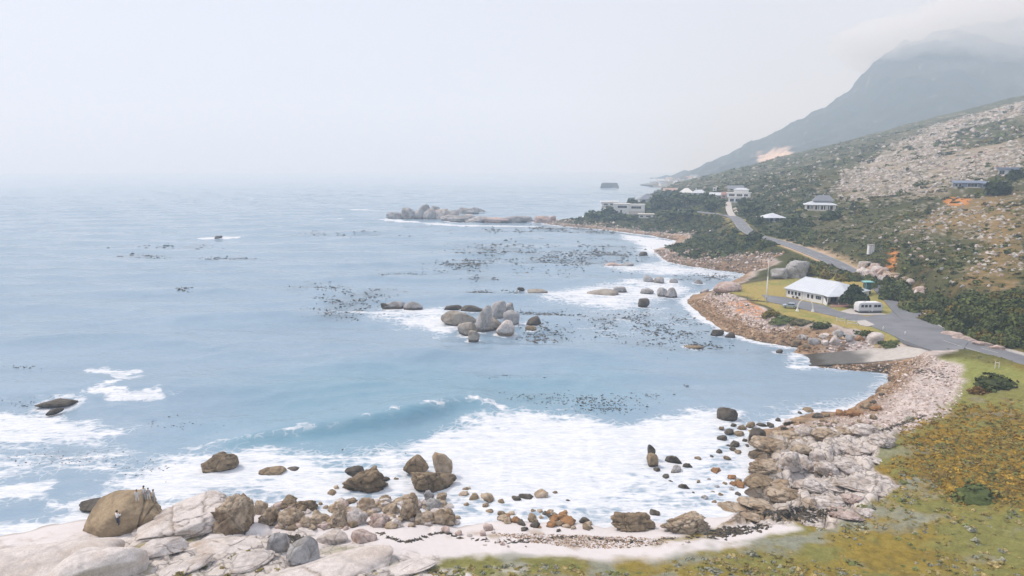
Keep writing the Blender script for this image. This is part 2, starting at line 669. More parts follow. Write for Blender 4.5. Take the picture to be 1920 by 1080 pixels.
def height(x, y, fine=True, want_d=False):
    d = coast_d(x, y)
    p = np.interp(d, [-60, -20, -5, 0, 3, 8, 20, 40, 90, 200, 800], [-8, -4, -1.3, -0.12, 0.55, 1.5, 3.2, 5.0, 8.0, 12, 30])
    near = sstep(d, 2, 30)
    p = p + near * (0.9 * fbm2(x, y, 26, 3, 3) + 0.25 * fbm2(x, y, 7, 2, 4))
    xr = 105 + 0.12 * (y - 200)
    s = x - xr
    ramp = 9.0 + 0.25 * s + sstep(s, 0, 60) * (3.2 * fbm2(x * 0.6, y, 80, 4, 11) + 1.0 * fbm2(x, y, 17, 3, 12))
    ramp = np.where(s > 700, ramp - 0.15 * (s - 700), ramp)
    fall = np.clip(y - 1120 - 25 * fbm2(x, y, 120, 2, 8), 0, None)
    ramp = ramp - 0.45 * fall
    h = np.where(d > 0, smax(p, np.minimum(ramp, p + np.maximum(d, 0) * 0.9), 3.0) - 0.5, p)
    h = np.where((d > 0), np.maximum(h, p), h)
    # headland knolls carrying the far houses
    for cx, cy, r, a in ((172, 640, 62, 9.5), (108, 622, 34, 5.0), (205, 560, 60, 3.0)):
        h = h + sstep(d, 4, 30) * a * np.exp(-((x - cx) ** 2 + (y - cy) ** 2) / (2 * r * r * 0.35))
    if fine:
        rk = rock_mask(x, y)
        d1, d2, rv = cells2(x + 1.2 * fbm2(x, y, 5, 2, 31), y * 0.8 + 1.2 * fbm2(x, y, 5, 2, 32), 3.4, 7)
        blocks = (rv - 0.45) * 1.5 - 0.8 * sstep(d2 - d1, 0.14, 0.0)
        h = h + rk * sstep(d, -1, 4) * (blocks + 0.5 * fbm2(x, y, 1.6, 3, 33))
    # yard, slip, house pads, roads
    if True:
        w = sstep(poly_sd(x, y, YARD), -9, 0.5)
        h = h * (1 - w) + (YARD_Z - 0.02 + 0.12 * fbm2(x, y, 12, 2, 21)) * w
        for cx, cy, r, z in PADS:
            m = (np.abs(x - cx) < 2 * r) & (np.abs(y - cy) < 2 * r)
            if m.any():
                w = sstep(np.hypot(x[m] - cx, y[m] - cy), r * 1.9, r)
                h[m] = h[m] * (1 - w) + z * w
        for path, hw in ((ROAD_S[::4], ROAD_W), (DRIVE_S[::2], 2.3)):
            lo, hi = path[:, :2].min(0) - 14, path[:, :2].max(0) + 14
            m = (x > lo[0]) & (x < hi[0]) & (y > lo[1]) & (y < hi[1])
            if m.any():
                dr, zr = seg_dist(x[m], y[m], path[:, :2], False, path[:, 2])
                w = sstep(dr, hw + 9, hw + 1.2)
                h[m] = h[m] * (1 - w) + (zr - 0.22) * w
        sdp = poly_sd(x, y, SLIP_POLY)
        w = sstep(sdp, -4.0, -0.3)
        h = np.where(sdp < 0.1, h * (1 - w) + np.maximum(slip_z(x, y) - 0.12, np.where(sdp < -1.5, -0.6, -9)) * w, slip_z(x, y) - 0.45)
    return (h, d) if want_d else h


ROCK_PX = [(1405, 815), (1450, 798), (1560, 790), (1665, 815), (1672, 850), (1648, 880), (1700, 915), (1640, 965), (1560, 985), (1460, 965), (1345, 985), (1330, 965), (1400, 935), (1400, 880)]
ROCK_POLY = PL(ROCK_PX, 2.2)
ROCK2 = PL([(150, 1015), (300, 985), (500, 985), (700, 985), (850, 975), (855, 990), (600, 1000), (500, 1040), (300, 1080), (-100, 1100), (-200, 1020)], 1.2)
NEAR_STONE = PL([(-400, 1010), (150, 1000), (300, 990), (520, 1000), (640, 1020), (820, 1060), (800, 1130), (-500, 1150)], 2.5)
ROCK3 = PL([(1222, 466), (1250, 470), (1330, 492), (1420, 505), (1425, 512), (1330, 506), (1250, 492)], 0.8)
ROCK4 = PL([(1020, 416), (1100, 424), (1250, 443), (1262, 449), (1150, 434), (1020, 424)], 0.6)


def rock_mask(x, y):
    nz = 2.0 * fbm2(x, y, 8, 3, 41)
    m = sstep(poly_sd(x, y, ROCK_POLY) + nz, -1.0, 1.5)
    m = np.maximum(m, 0.35 * sstep(poly_sd(x, y, ROCK2) + nz, -1, 1))
    return m


def G(px, py, tmax=2600):
    """point of the ground (or the sea) seen at a pixel"""
    d = ray(px, py)
    t = np.geomspace(30, tmax, 900)
    X, Y, Z = d[0] * t, d[1] * t, CAM_H + d[2] * t
    hh = np.maximum(height(X, Y, False), 0.0)
    i = np.argmax(Z < hh)
    if Z[i] >= hh[i]:
        return None
    a, b = t[max(i - 1, 0)], t[i]
    tt = np.linspace(a, b, 40)
    X, Y, Z = d[0] * tt, d[1] * tt, CAM_H + d[2] * tt
    hh = np.maximum(height(X, Y, False), 0.0)
    i = int(np.argmax(Z < hh))
    return np.array([X[i], Y[i], hh[i]])


def GL(pts):
    return np.array([G(a, b)[:2] for a, b in pts])


def hz(x, y, fine=False):
    return float(height(np.array([x]), np.array([y]), fine)[0])


# house pads are fixed before the ground is built (pixel of the base, radius)
HOUSE_PX = {
    'hip_hut': (1452, 416, 6), 'veranda_house': (1538, 395, 11), 'long_blue': (1832, 352, 12), 'small_blue': (1889, 329, 8),
    'white_villa': (1177, 402, 13), 'flat_white': (1143, 387, 9), 'low_white': (1211, 409, 6), 'grey_roofed': (1216, 379, 9),
    'pink_roofed': (1258, 363, 8), 'white_hip': (1288, 367, 8), 'chimney_house': (1310, 367, 8), 'porch_house': (1343, 374, 9), 'red_roofed': (1360, 372, 5),
    'terraced_white': (1382, 380, 12), 'upper_grey': (1379, 358, 8), 'tiny_white': (1340, 358, 3)}
HOUSE = {}
for k_, (a_, b_, r_) in HOUSE_PX.items():
    g_ = G(a_, b_)
    HOUSE[k_] = g_
for k_, (a_, b_, r_) in HOUSE_PX.items():
    g_ = HOUSE[k_]
    PADS.append((g_[0], g_[1], r_ * 0.8, g_[2]))

# ------------------------------------------------------------------ ground mesh (rings round the viewpoint, finer when nearer)
C = {k: lin(*v) for k, v in {
    'sand': (212, 206, 205), 'wetsand': (168, 160, 152), 'pebble': (192, 180, 175), 'pebbrown': (150, 126, 102), 'rockpale': (202, 193, 186), 'rocktan': (156, 136, 112),
    'rockwet': (92, 84, 74), 'fyn_green': (126, 124, 72), 'fyn_olive': (142, 124, 58), 'fyn_brown': (136, 110, 46), 'fyn_grey': (142, 144, 128), 'fyn_dark': (96, 84, 50),
    'lawn': (164, 148, 90), 'lawn_g': (134, 137, 78), 'scrub': (76, 78, 46), 'scrub_d': (54, 57, 36), 'scrub_grey': (100, 95, 72), 'scree': (172, 163, 153), 'screetan': (150, 137, 119),
    'ochre': (142, 118, 78), 'orange': (190, 128, 72), 'bank': (198, 172, 148)}.items()}


SHING1_A = GL([(1535, 794), (1640, 747), (1670, 700), (1560, 692), (1590, 682), (1672, 676), (1745, 667), (1798, 690), (1798, 745), (1760, 785), (1690, 814), (1600, 802)])
SHING2_A = GL([(1285, 566), (1345, 546), (1388, 560), (1430, 590), (1480, 612), (1560, 628), (1640, 640), (1690, 651), (1640, 660), (1500, 656), (1380, 630)])


def paint(base, colr, w):
    return base * (1 - w[:, None]) + np.asarray(colr) * w[:, None]


def ground_colour(x, y, h, d):
    n1, n2, n3 = fbm2(x, y, 14, 4, 51), fbm2(x, y, 3.2, 3, 52), fbm2(x, y, 40, 3, 53)
    n4 = fbm2(x, y * 1.0, 1.1, 2, 54)
    col = np.repeat(C['scrub'][None], len(x), 0)
    col = paint(col, C['scrub_d'], sstep(n1 + 0.6 * n2, 0.0, 0.7))
    col = paint(col, C['scrub_grey'], sstep(n3 - 0.3 * n2, 0.1, 0.8) * 0.7)
    wx, wy = x + 3 * n1, y + 3 * n1
    far = np.clip(y / 160, 1, 6)

    def zone(pts, colr, soft, nz=1.0, k=1.0):
        nonlocal col
        sd = poly_sd(wx, wy, pts) + (2.2 * n2 + 2.0 * n1) * nz
        col = paint(col, colr, sstep(sd, -soft, soft) * k)
        return sd
    # hillside
    zone(GL([(1575, 352), (1600, 315), (1660, 285), (1760, 238), (1919, 190), (1919, 300), (1800, 330), (1760, 372), (1650, 372), (1590, 385)]), C['screetan'], 8, 3)
    sd = poly_sd(wx, wy, GL([(1570, 352), (1600, 312), (1660, 280), (1760, 232), (1919, 186), (1919, 215), (1790, 245), (1740, 300), (1919, 265), (1919, 320), (1760, 360), (1600, 375)])) + 6 * n1
    col = paint(col, C['scree'], sstep(sd, -3, 6) * sstep(n2 + 0.5 * n4, -0.5, 0.5))
    zone(GL([(1760, 265), (1810, 228), (1870, 215), (1919, 225), (1919, 258), (1840, 275)]), C['scrub'], 6, 2)
    zone(GL([(1690, 440), (1770, 385), (1850, 365), (1919, 355), (1919, 545), (1850, 530), (1790, 520), (1830, 470), (1800, 430)]), C['ochre'], 6, 3, 0.85)
    w = sstep(n2 + n1 * 0.8, 0.15, 0.7) * sstep(h, 14, 22) * (y < 700)
    col = paint(col, C['scrub'], w * 0.8)
    w = sstep(n4 + 0.5 * n2, 0.55, 0.9) * sstep(h, 11, 20)
    col = paint(col, C['scree'], w * 0.6)
    for pts in ([(1668, 466), (1684, 462), (1682, 484), (1676, 508), (1664, 508), (1670, 486)], [(1772, 378), (1780, 368), (1820, 372), (1812, 384), (1786, 388)]):
        col = paint(col, C['orange'], sstep(poly_sd(x + 1.2 * n2, y + 1.2 * n2, GL(pts)) + n2, -1, 1))
    # cut bank beside the road
    dr, zr = seg_dist(x, y, ROAD_S[::6, :2], False, ROAD_S[::6, 2])
    rr = ROAD_S[::3]
    side = np.sign(x - np.interp(y, rr[::1, 1], rr[::1, 0]))
    bankw = sstep(dr + 1.5 * n2, 9.5, 4.5) * ((side > 0) | (dr < 5)) * sstep(y, 150, 165) * sstep(n1 + n2 * 0.6, -0.9, -0.1)
    col = paint(col, C['bank'], bankw * 0.9 * (y < 330))
    col = paint(col, C['lawn'], sstep(dr, 7, 4.8) * (1 - bankw) * 0.8)
    # foreground heath
    fore = sstep(x * 0.35 + y + 6 * n1, 175, 150)
    fore *= sstep(x - y * 0.86 - 0 + 200 * 0, 400, -400) * 0 + 1
    f = np.repeat(C['fyn_green'][None], len(x), 0)
    f = paint(f, C['fyn_olive'], sstep(n1 + 0.5 * n2, -0.2, 0.6))
    f = paint(f, C['lawn'], sstep(n3 + 0.6 * n2, 0.0, 0.8) * 0.75)
    brown = sstep(poly_sd(wx, wy, GL([(1640, 830), (1720, 800), (1780, 745), (1850, 735), (1919, 740), (2100, 800), (2100, 960), (1919, 955), (1850, 940), (1740, 905), (1640, 880)])) + 5 * n2 + 7 * n1, -6, 6)
    f = paint(f, C['fyn_brown'], brown * sstep(n2 + 0.6 * n1, -0.7, 0.3))
    f = paint(f, C['fyn_dark'], sstep(n2 * 0.8 + n4 * 0.6 + n1 * 0.4, 0.45, 0.85) * (0.35 + 0.5 * brown))
    greyz = sstep(poly_sd(wx, wy, GL([(1300, 1035), (1480, 985), (1560, 960), (1690, 905), (1760, 920), (1720, 960), (1560, 1000), (1400, 1030), (1000, 1060)])) + 3 * n2, -2, 2)
    f = paint(f, C['fyn_grey'], greyz * sstep(n2 + n4 * 0.5, -0.4, 0.5) * 0.8)
    f = paint(f, C['fyn_grey'], sstep(n2 - n1 * 0.7, 0.5, 0.9) * 0.5)
    col = paint(col, f, fore) if False else col * (1 - fore[:, None]) + f * fore[:, None]
    # lawns by the hall and above the shingle
    sd = zone(YARD, C['lawn'], 1.2, 0.3)
    col = paint(col, C['lawn_g'], sstep(sd, 0, 2) * sstep(n1 + n2, 0.1, 0.8) * 0.8)
    sd = zone(GL([(1758, 668), (1919, 695), (1990, 720), (1990, 740), (1840, 735), (1800, 760), (1740, 790), (1700, 820), (1760, 730)]), C['lawn_g'], 1.5, 0.4)
    col = paint(col, C['lawn'], sstep(sd, 0, 2) * sstep(n1 - n2, 0.0, 0.7) * 0.8)
    # shingle, sand and bare rock along the water
    beach = sstep(d + 1.2 * n2, 9.0, 6.0)
    shing = np.maximum(sstep(poly_sd(wx, wy, SHING1_A) + n2, -1, 1),
                       sstep(poly_sd(wx, wy, SHING2_A) + n2, -1, 1))
    shing = np.maximum(shing, sstep(poly_sd(x, y, SLIP_POLY), -9, -6.5) * sstep(d, -2, -1) * (d < 12))
    stripes = np.maximum(beach * ((y > 175) | (x > 42)), shing)
    pe = C['pebble'] * (1 + 0.22 * n4[:, None])
    pe = pe * (1 - sstep(d + n2, 8, 3.5)[:, None]) + (C['pebbrown'] * (1 + 0.3 * n4[:, None])) * sstep(d + n2, 8, 3.5)[:, None]
    col = col * (1 - stripes[:, None]) + pe * stripes[:, None]
    sand = np.maximum.reduce([
        sstep(poly_sd(wx, wy, PL([(470, 1000), (600, 996), (860, 985), (905, 978), (1000, 985), (1150, 998), (1340, 1000), (1410, 1005), (1330, 1026), (1150, 1034), (900, 1045), (760, 1062), (640, 1030), (520, 1012)], 2.0)) + 1.2 * n2, -1, 1),
        sstep(poly_sd(wx, wy, PL([(1345, 988), (1400, 974), (1480, 984), (1470, 996), (1380, 1000)], 1.8)) + 0.5 * n2, -0.6, 0.6),
        sstep(poly_sd(wx, wy, PL([(560, 1075), (760, 1055), (1000, 1048), (960, 1060), (800, 1085)], 3.5)) + 1.5 * n2, -1, 1),
        sstep(poly_sd(wx, wy, PL([(1050, 1060), (1170, 1062), (1280, 1085), (1200, 1085)], 5)) + n2, -0.5, 0.5) * 0.8,
        sstep(poly_sd(wx, wy, PL([(1180, 445), (1270, 452), (1262, 462), (1230, 468)], 0.5)), -4, 4),
        sstep(d + 2.5 * n2 + 1.5 * n1, np.where(x < -8, 13, 9.5), np.where(x < -8, 9, 6.5)) * (y < 140) * (x < 40)])
    sc = C['sand'][None] * (1 - sstep(d, 1.6, 0.2)[:, None]) + C['wetsand'][None] * sstep(d, 1.6, 0.2)[:, None]
    col = col * (1 - sand[:, None]) + sc * sand[:, None]
    w = sstep(poly_sd(x + n2, y + n2, GL([(1362, 566), (1398, 563), (1428, 578), (1440, 592), (1410, 590), (1372, 577)])) + 0.8 * n2, -0.8, 0.8)
    col = paint(col, C['orange'] * 1.1, w * 0.85)
    # weed lines and gritty debris on the sand
    fr = sstep(poly_sd(wx, wy, PL([(760, 1062), (860, 1040), (1010, 1026), (1110, 1036), (1330, 1018), (1420, 1000), (1480, 985), (1500, 1010), (1250, 1070), (900, 1085)], 3.0)) + 2 * n2, -1.5, 1.5) * sstep(n2 + n1 * 0.6, -0.15, 0.5)
    col = paint(col, C['fyn_grey'] * 0.9, fr * 0.8)
    grit = sstep(poly_sd(wx, wy, PL([(920, 985), (1060, 990), (1180, 995), (1250, 1010), (1100, 1020), (1000, 1005)], 1.5)) + 2 * n2, -1, 1) * sstep(n4 + n2, -0.3, 0.5)
    col = paint(col, C['rocktan'], grit * 0.6)
    rk = rock_mask(x, y) * sstep(d, -3, 1)
    rc = np.repeat(C['rockpale'][None], len(x), 0)
    rc = paint(rc, C['rocktan'], sstep(n1 * 0.5 + n2 * 0.6 - (d - 8) * 0.09, 0.0, 0.8))
    rc = paint(rc, C['rockwet'], sstep(d + n2 * 1.5, 5.0, 1.0) * 0.85)
    d1, d2, rv = cells2(x + 1.2 * fbm2(x, y, 5, 2, 31), y * 0.8 + 1.2 * fbm2(x, y, 5, 2, 32), 3.4, 7)
    rc = paint(rc, C['rockwet'], sstep(d2 - d1, 0.08, 0.02) * 0.55)
    rkc = np.maximum(sstep(rk, 0.4, 0.6), sstep(poly_sd(wx, wy, NEAR_STONE) + 2.5 * n2, -1.5, 1.5) * sstep(n1 * 0.7 + n2, 0.75, 0.3))
    col = col * (1 - rkc[:, None]) + rc * rkc[:, None]
    for pl in (ROCK3, ROCK4):
        w = sstep(poly_sd(wx, wy, pl) + 2 * n1, -3, 3)
        col = paint(col, C['rockwet'] * 1.25, w * sstep(n2 + n4, -0.6, 0.4) * 0.9)
    col = paint(col, C['rockwet'] * 0.8, sstep(d + 0.5 * n2, 0.5, -0.5) * (1 - sand * 0.8))
    return col, np.clip(1 - 0.85 * sand * (1 - rkc), 0.12, 1), rkc


def ring_grid(az0, az1, naz, r0, r1, nr, power=1.0):
    az = np.radians(np.linspace(az0, az1, naz))
    r = np.geomspace(r0, r1, nr)
    A, R = np.meshgrid(az, r)
    X, Y = (R * np.sin(A)).ravel(), (R * np.cos(A)).ravel()
    i = np.arange(nr - 1)[:, None] * naz + np.arange(naz - 1)[None]
    F = np.stack([i, i + 1, i + naz + 1, i + naz], -1).reshape(-1, 4)[:, ::-1]
    return X, Y, F


def compact(V, F, keep, *arrs):
    F = F[keep]
    used = np.unique(F)
    remap = np.zeros(len(V), np.int64)
    remap[used] = np.arange(len(used))
    return (V[used], remap[F]) + tuple(a[used] for a in arrs)


def build_ground():
    X, Y, F = ring_grid(-60, 60, 640, 36, 1480, 510)
    dq = poly_sd(X, Y, COAST)
    keep = (dq[F] > -7).any(1) & (Y[F].max(1) < 1330)
    V, F, = compact(np.stack([X, Y, X * 0], 1), F, keep)
    x, y = V[:, 0], V[:, 1]
    h, d = height(x, y, True, True)
    # low cushions of heath
    n = sstep(d, 10, 16) * sstep(y + 0.35 * x, 175, 150)
    d1, d2, rv = cells2(x, y, 1.7, 77)
    h = h + n * (0.42 * (1 - np.clip(d1 * 1.3, 0, 1)) * rv + 0.12 * fbm2(x, y, 0.9, 2, 78))
    V[:, 2] = h
    col, grain, rocky = ground_colour(x, y, h, d)
    o = obj("ground", fast_mesh("ground", V, F, col, True, {"grain": grain, "rocky": rocky}), M['ground'])
    tag(o, kind="structure")
    return o


ground = build_ground()

# ------------------------------------------------------------------ sea
WAVE_PX = [(380, 838), (470, 826), (560, 817), (650, 806), (750, 788), (830, 774), (890, 763), (940, 768)]
WAVE = PL(WAVE_PX)
WAVE_A = np.array([0.3, 1.2, 1.7, 2.0, 2.3, 2.1, 1.6, 0.3])
SWELL = PL([(350, 712), (440, 702), (560, 690), (680, 680), (800, 668)])
SWELL2 = PL([(60, 642), (140, 634), (200, 632), (330, 640)])
SWELL3 = PL([(340, 600), (420, 596), (480, 592), (600, 600)])
ROCK_SPOTS = []     # filled by the sea rocks: (x, y, radius)


def sea_height(x, y, d=None):
    if d is None:
        d = poly_sd(x, y, COAST)
    deep = np.clip(-d / 45, 0.12, 1)
    r = np.hypot(x, y)
    fade = sstep(r, 2600, 900)
    z = 0
    for i, (wl_, a_, ang) in enumerate(((38, 0.60, 0.12), (23, 0.34, -0.15), (13, 0.17, 0.32), (7.3, 0.10, -0.3), (4.1, 0.05, 0.1))):
        ph = 2 * math.pi / wl_ * (x * math.sin(ang) + y * math.cos(ang) + 6 * fbm2(x, y, wl_ * 3.5, 2, 90 + i))
        s_ = np.sin(ph)
        z = z + a_ * (s_ + 0.4 * s_ * s_) * (0.45 + 0.75 * vnoise2(x / (wl_ * 4), y / (wl_ * 2.5), 95 + i))
    z = z * deep * (0.25 + 0.75 * fade)
    near = (r < 260) & (x < 60)
    if near.any():
        xn, yn = x[near], y[near]
        wob = 1.2 * fbm2(xn, yn, 9, 2, 61)
        dist, amp = seg_dist(xn, yn + wob, WAVE, False, WAVE_A)
        yl = np.interp(xn, WAVE[:, 0], WAVE[:, 1])
        front = (yn + wob) < yl                    # shoreward side
        ends = sstep(xn, WAVE[0, 0] - 12, WAVE[0, 0] + 4) * sstep(xn, WAVE[-1, 0] + 3, WAVE[-1, 0] - 3)
        prof = np.where(front, np.exp(-(dist / 2.3) ** 2), np.exp(-(dist / 8.0) ** 2))
        z2 = amp * prof * ends
        for ln, a_, wd in ((SWELL, 0.75, 5.5), (SWELL2, 0.6, 6), (SWELL3, 0.6, 7)):
            d3 = seg_dist(xn, yn + wob, ln, False)
            z2 = z2 + a_ * np.exp(-(d3 / wd) ** 2)
        z = z.copy()
        z[near] = z[near] * np.where(front & (dist < 30), 0.7, 1) + z2
    chop = 0.10 * fbm2(x, y, 2.2, 3, 62) * sstep(r, 420, 120)
    return z + chop * (0.5 + 0.5 * deep)


def foam_field(x, y, d, z):
    n1, n2 = fbm2(x, y, 10, 3, 65), fbm2(x, y * 1.4, 3.0, 3, 66)
    wx, wy = x + 2.5 * n1, y + 2.5 * n1
    f = np.zeros(len(x))

    def area(pts, k, soft=3.0):
        soft = soft * 2.1
        nonlocal f
        f = np.maximum(f, k * sstep(poly_sd(wx, wy, PL(pts)) + 1.5 * n2, -soft, soft))

    def line(pts, k, wd):
        nonlocal f
        f = np.maximum(f, k * sstep(seg_dist(wx, wy, PL(pts)) - 0.8 * n2, wd, wd * 0.3))
    area([(330, 842), (450, 836), (560, 842), (700, 834), (800, 822), (860, 795), (900, 766), (1000, 776), (1130, 790), (1230, 787), (1350, 768), (1400, 776), (1400, 800), (1372, 830), (1392, 880),
          (1404, 930), (1350, 962), (1250, 975), (1150, 985), (1000, 975), (900, 975), (850, 960), (700, 955), (480, 955), (330, 945), (230, 925), (215, 885)], 0.8, 3)
    area([(760, 850), (850, 815), (900, 785), (1000, 785), (1130, 800), (1220, 800), (1330, 780), (1360, 790), (1340, 830), (1250, 850), (1200, 880), (1080, 905), (1000, 915), (900, 890), (800, 870)], 1.6, 5)
    area([(250, 905), (330, 870), (480, 850), (700, 848), (800, 850), (900, 895), (850, 915), (700, 900), (480, 915), (330, 930)], 0.98, 3)
    area([(0, 772), (60, 765), (150, 770), (270, 802), (230, 832), (100, 836), (0, 850), (-300, 850), (-300, 780)], 0.85, 3)
    area([(-300, 855), (0, 850), (230, 830), (300, 850), (240, 900), (150, 895), (0, 910), (-200, 930)], 0.58, 3)
    area([(-200, 925), (0, 915), (80, 910), (70, 935), (0, 950), (-200, 970)], 0.75, 2)
    area([(108, 938), (190, 930), (270, 915), (250, 940), (190, 962), (120, 955)], 0.85, 1.5)
    area([(0, 985), (120, 965), (180, 965), (180, 990), (60, 1000), (-300, 1020), (-300, 1000)], 0.7, 1.5)
    line([(170, 690), (215, 700), (255, 712), (190, 732), (240, 742), (290, 748)], 0.72, 3.0)
    area([(735, 582), (840, 570), (890, 600), (840, 628), (770, 615), (700, 600), (610, 590)], 0.72, 3)
    area([(970, 548), (1100, 536), (1250, 520), (1300, 540), (1290, 560), (1180, 582), (1050, 572)], 0.74, 4)
    area([(1060, 575), (1150, 570), (1280, 560), (1310, 590), (1360, 622), (1300, 640), (1100, 640)], 0.42, 6)
    area([(1115, 503), (1240, 490), (1320, 503), (1420, 518), (1380, 526), (1280, 515), (1160, 511)], 0.72, 4)
    area([(1160, 440), (1240, 448), (1272, 455), (1240, 475), (1215, 480), (1195, 462)], 0.95, 4)
    area([(1668, 697), (1660, 735), (1600, 775), (1500, 795), (1400, 790), (1380, 772), (1450, 757), (1560, 752), (1620, 735)], 0.6, 3)
    line([(1490, 664), (1480, 674), (1500, 688), (1560, 688)], 0.6, 2.0)
    line([(720, 412), (800, 420), (900, 424), (1000, 425)], 0.9, 9)
    line([(660, 393), (740, 395)], 0.8, 8)
    line([(612, 409), (650, 412)], 0.75, 6)
    line([(395, 447), (432, 447)], 1.0, 7)
    for a, b, c in ((850, 884, 333), (895, 915, 334), (980, 1012, 333.5), (1040, 1060, 331)):
        line([(a, c), (b, c)], 0.95, 26)
    # wave crest spilling, water's edge, collars round rocks
    dist, amp = seg_dist(x, y, WAVE, False, WAVE_A)
    yl = np.interp(x, WAVE[:, 0], WAVE[:, 1])
    crest = sstep(dist + 0.9 * n2, 1.5, 0.1) * 0.64 * (np.abs(x - (WAVE[0, 0] + WAVE[-1, 0]) / 2) < 40)
    f = np.maximum(f, crest)
    face = (y < yl + 0.3) & (y > yl - 4.5) & (x > WAVE[0, 0]) & (x < WAVE[-1, 0] - 1)
    f = np.where(face, f * 0.7, f)
    f = f * (0.88 + 0.22 * fbm2(x * 0.6, y * 1.6, 13, 4, 64))
    f = np.maximum(f, np.where((x > 58) & (y > 128) & (y < 166), 0.46, 0.72) * sstep(-d + 1.0 * n2, 5.0, 0.5))
    for rx, ry, rr in ROCK_SPOTS:
        m = np.abs(x - rx) < rr + 8
        if m.any():
            dd = np.hypot(x[m] - rx, (y[m] - ry))
            f[m] = np.maximum(f[m], 0.62 * sstep(dd - rr - 0.5 * n2[m], 2.0 + rr * 0.35, 0.0))
    f = np.maximum(f, 0.30 * sstep(fbm2(x, y * 1.7, 30, 3, 67) + 0.6 * n1, 0.75, 1.3) * sstep(-d, 90, 30))
    return f


KELP_BEDS = []      # filled with the floating kelp: pixel centre, spread, amount


def mpp_at(p):
    return (p[1] * CP - (p[2] - CAM_H) * SP) / FPX


def build_sea():
    X, Y, F = ring_grid(-62, 62, 600, 64, 6800, 570)
    dq = poly_sd(X, Y, COAST)
    keep = (dq[F] < 5).any(1)
    V, F, d = compact(np.stack([X, Y, X * 0], 1), F, keep, dq)
    x, y = V[:, 0], V[:, 1]
    V[:, 2] = sea_height(x, y, d)
    f = foam_field(x, y, d, V[:, 2])
    V[:, 2] += 0.12 * np.clip(f, 0, 1) * fbm2(x, y, 1.6, 3, 68) * sstep(np.hypot(x, y), 300, 150)
    teal = sstep(poly_sd(x, y, PL([(300, 830), (420, 730), (700, 680), (1100, 690), (1250, 740), (1000, 800), (700, 850), (450, 850)])) + 8 * fbm2(x, y, 25, 2, 69), -14, 18) * 0.7
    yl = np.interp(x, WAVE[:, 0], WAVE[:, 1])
    teal = np.maximum(teal, sstep(y - yl, -5.0, -2.0) * sstep(y - yl, 1.5, -0.3) * sstep(x, WAVE[0, 0], WAVE[0, 0] + 6) * sstep(x, WAVE[-1, 0], WAVE[-1, 0] - 5))  # wave face: water tint, with its weaker sky reflection painted in as darker colour
    kl = np.zeros(len(x))
    for kx, ky, rx, ry, cnt in KELP_BEDS:
        c = P(kx, ky)
        wx_ = rx * mpp_at(c)
        wy_ = abs(P(kx, ky - ry)[1] - c[1])
        kl = np.maximum(kl, np.exp(-(((x - c[0]) / wx_) ** 2 + ((y - c[1]) / wy_) ** 2) * 1.3))
    kl = kl * sstep(fbm2(x, y * 0.6, 14, 4, 63), -0.35, 0.5) * 0.62
    f = f * (1 - 0.5 * kl)
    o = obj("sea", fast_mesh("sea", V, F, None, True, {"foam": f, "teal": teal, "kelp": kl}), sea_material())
    tag(o, kind="structure")
    return o


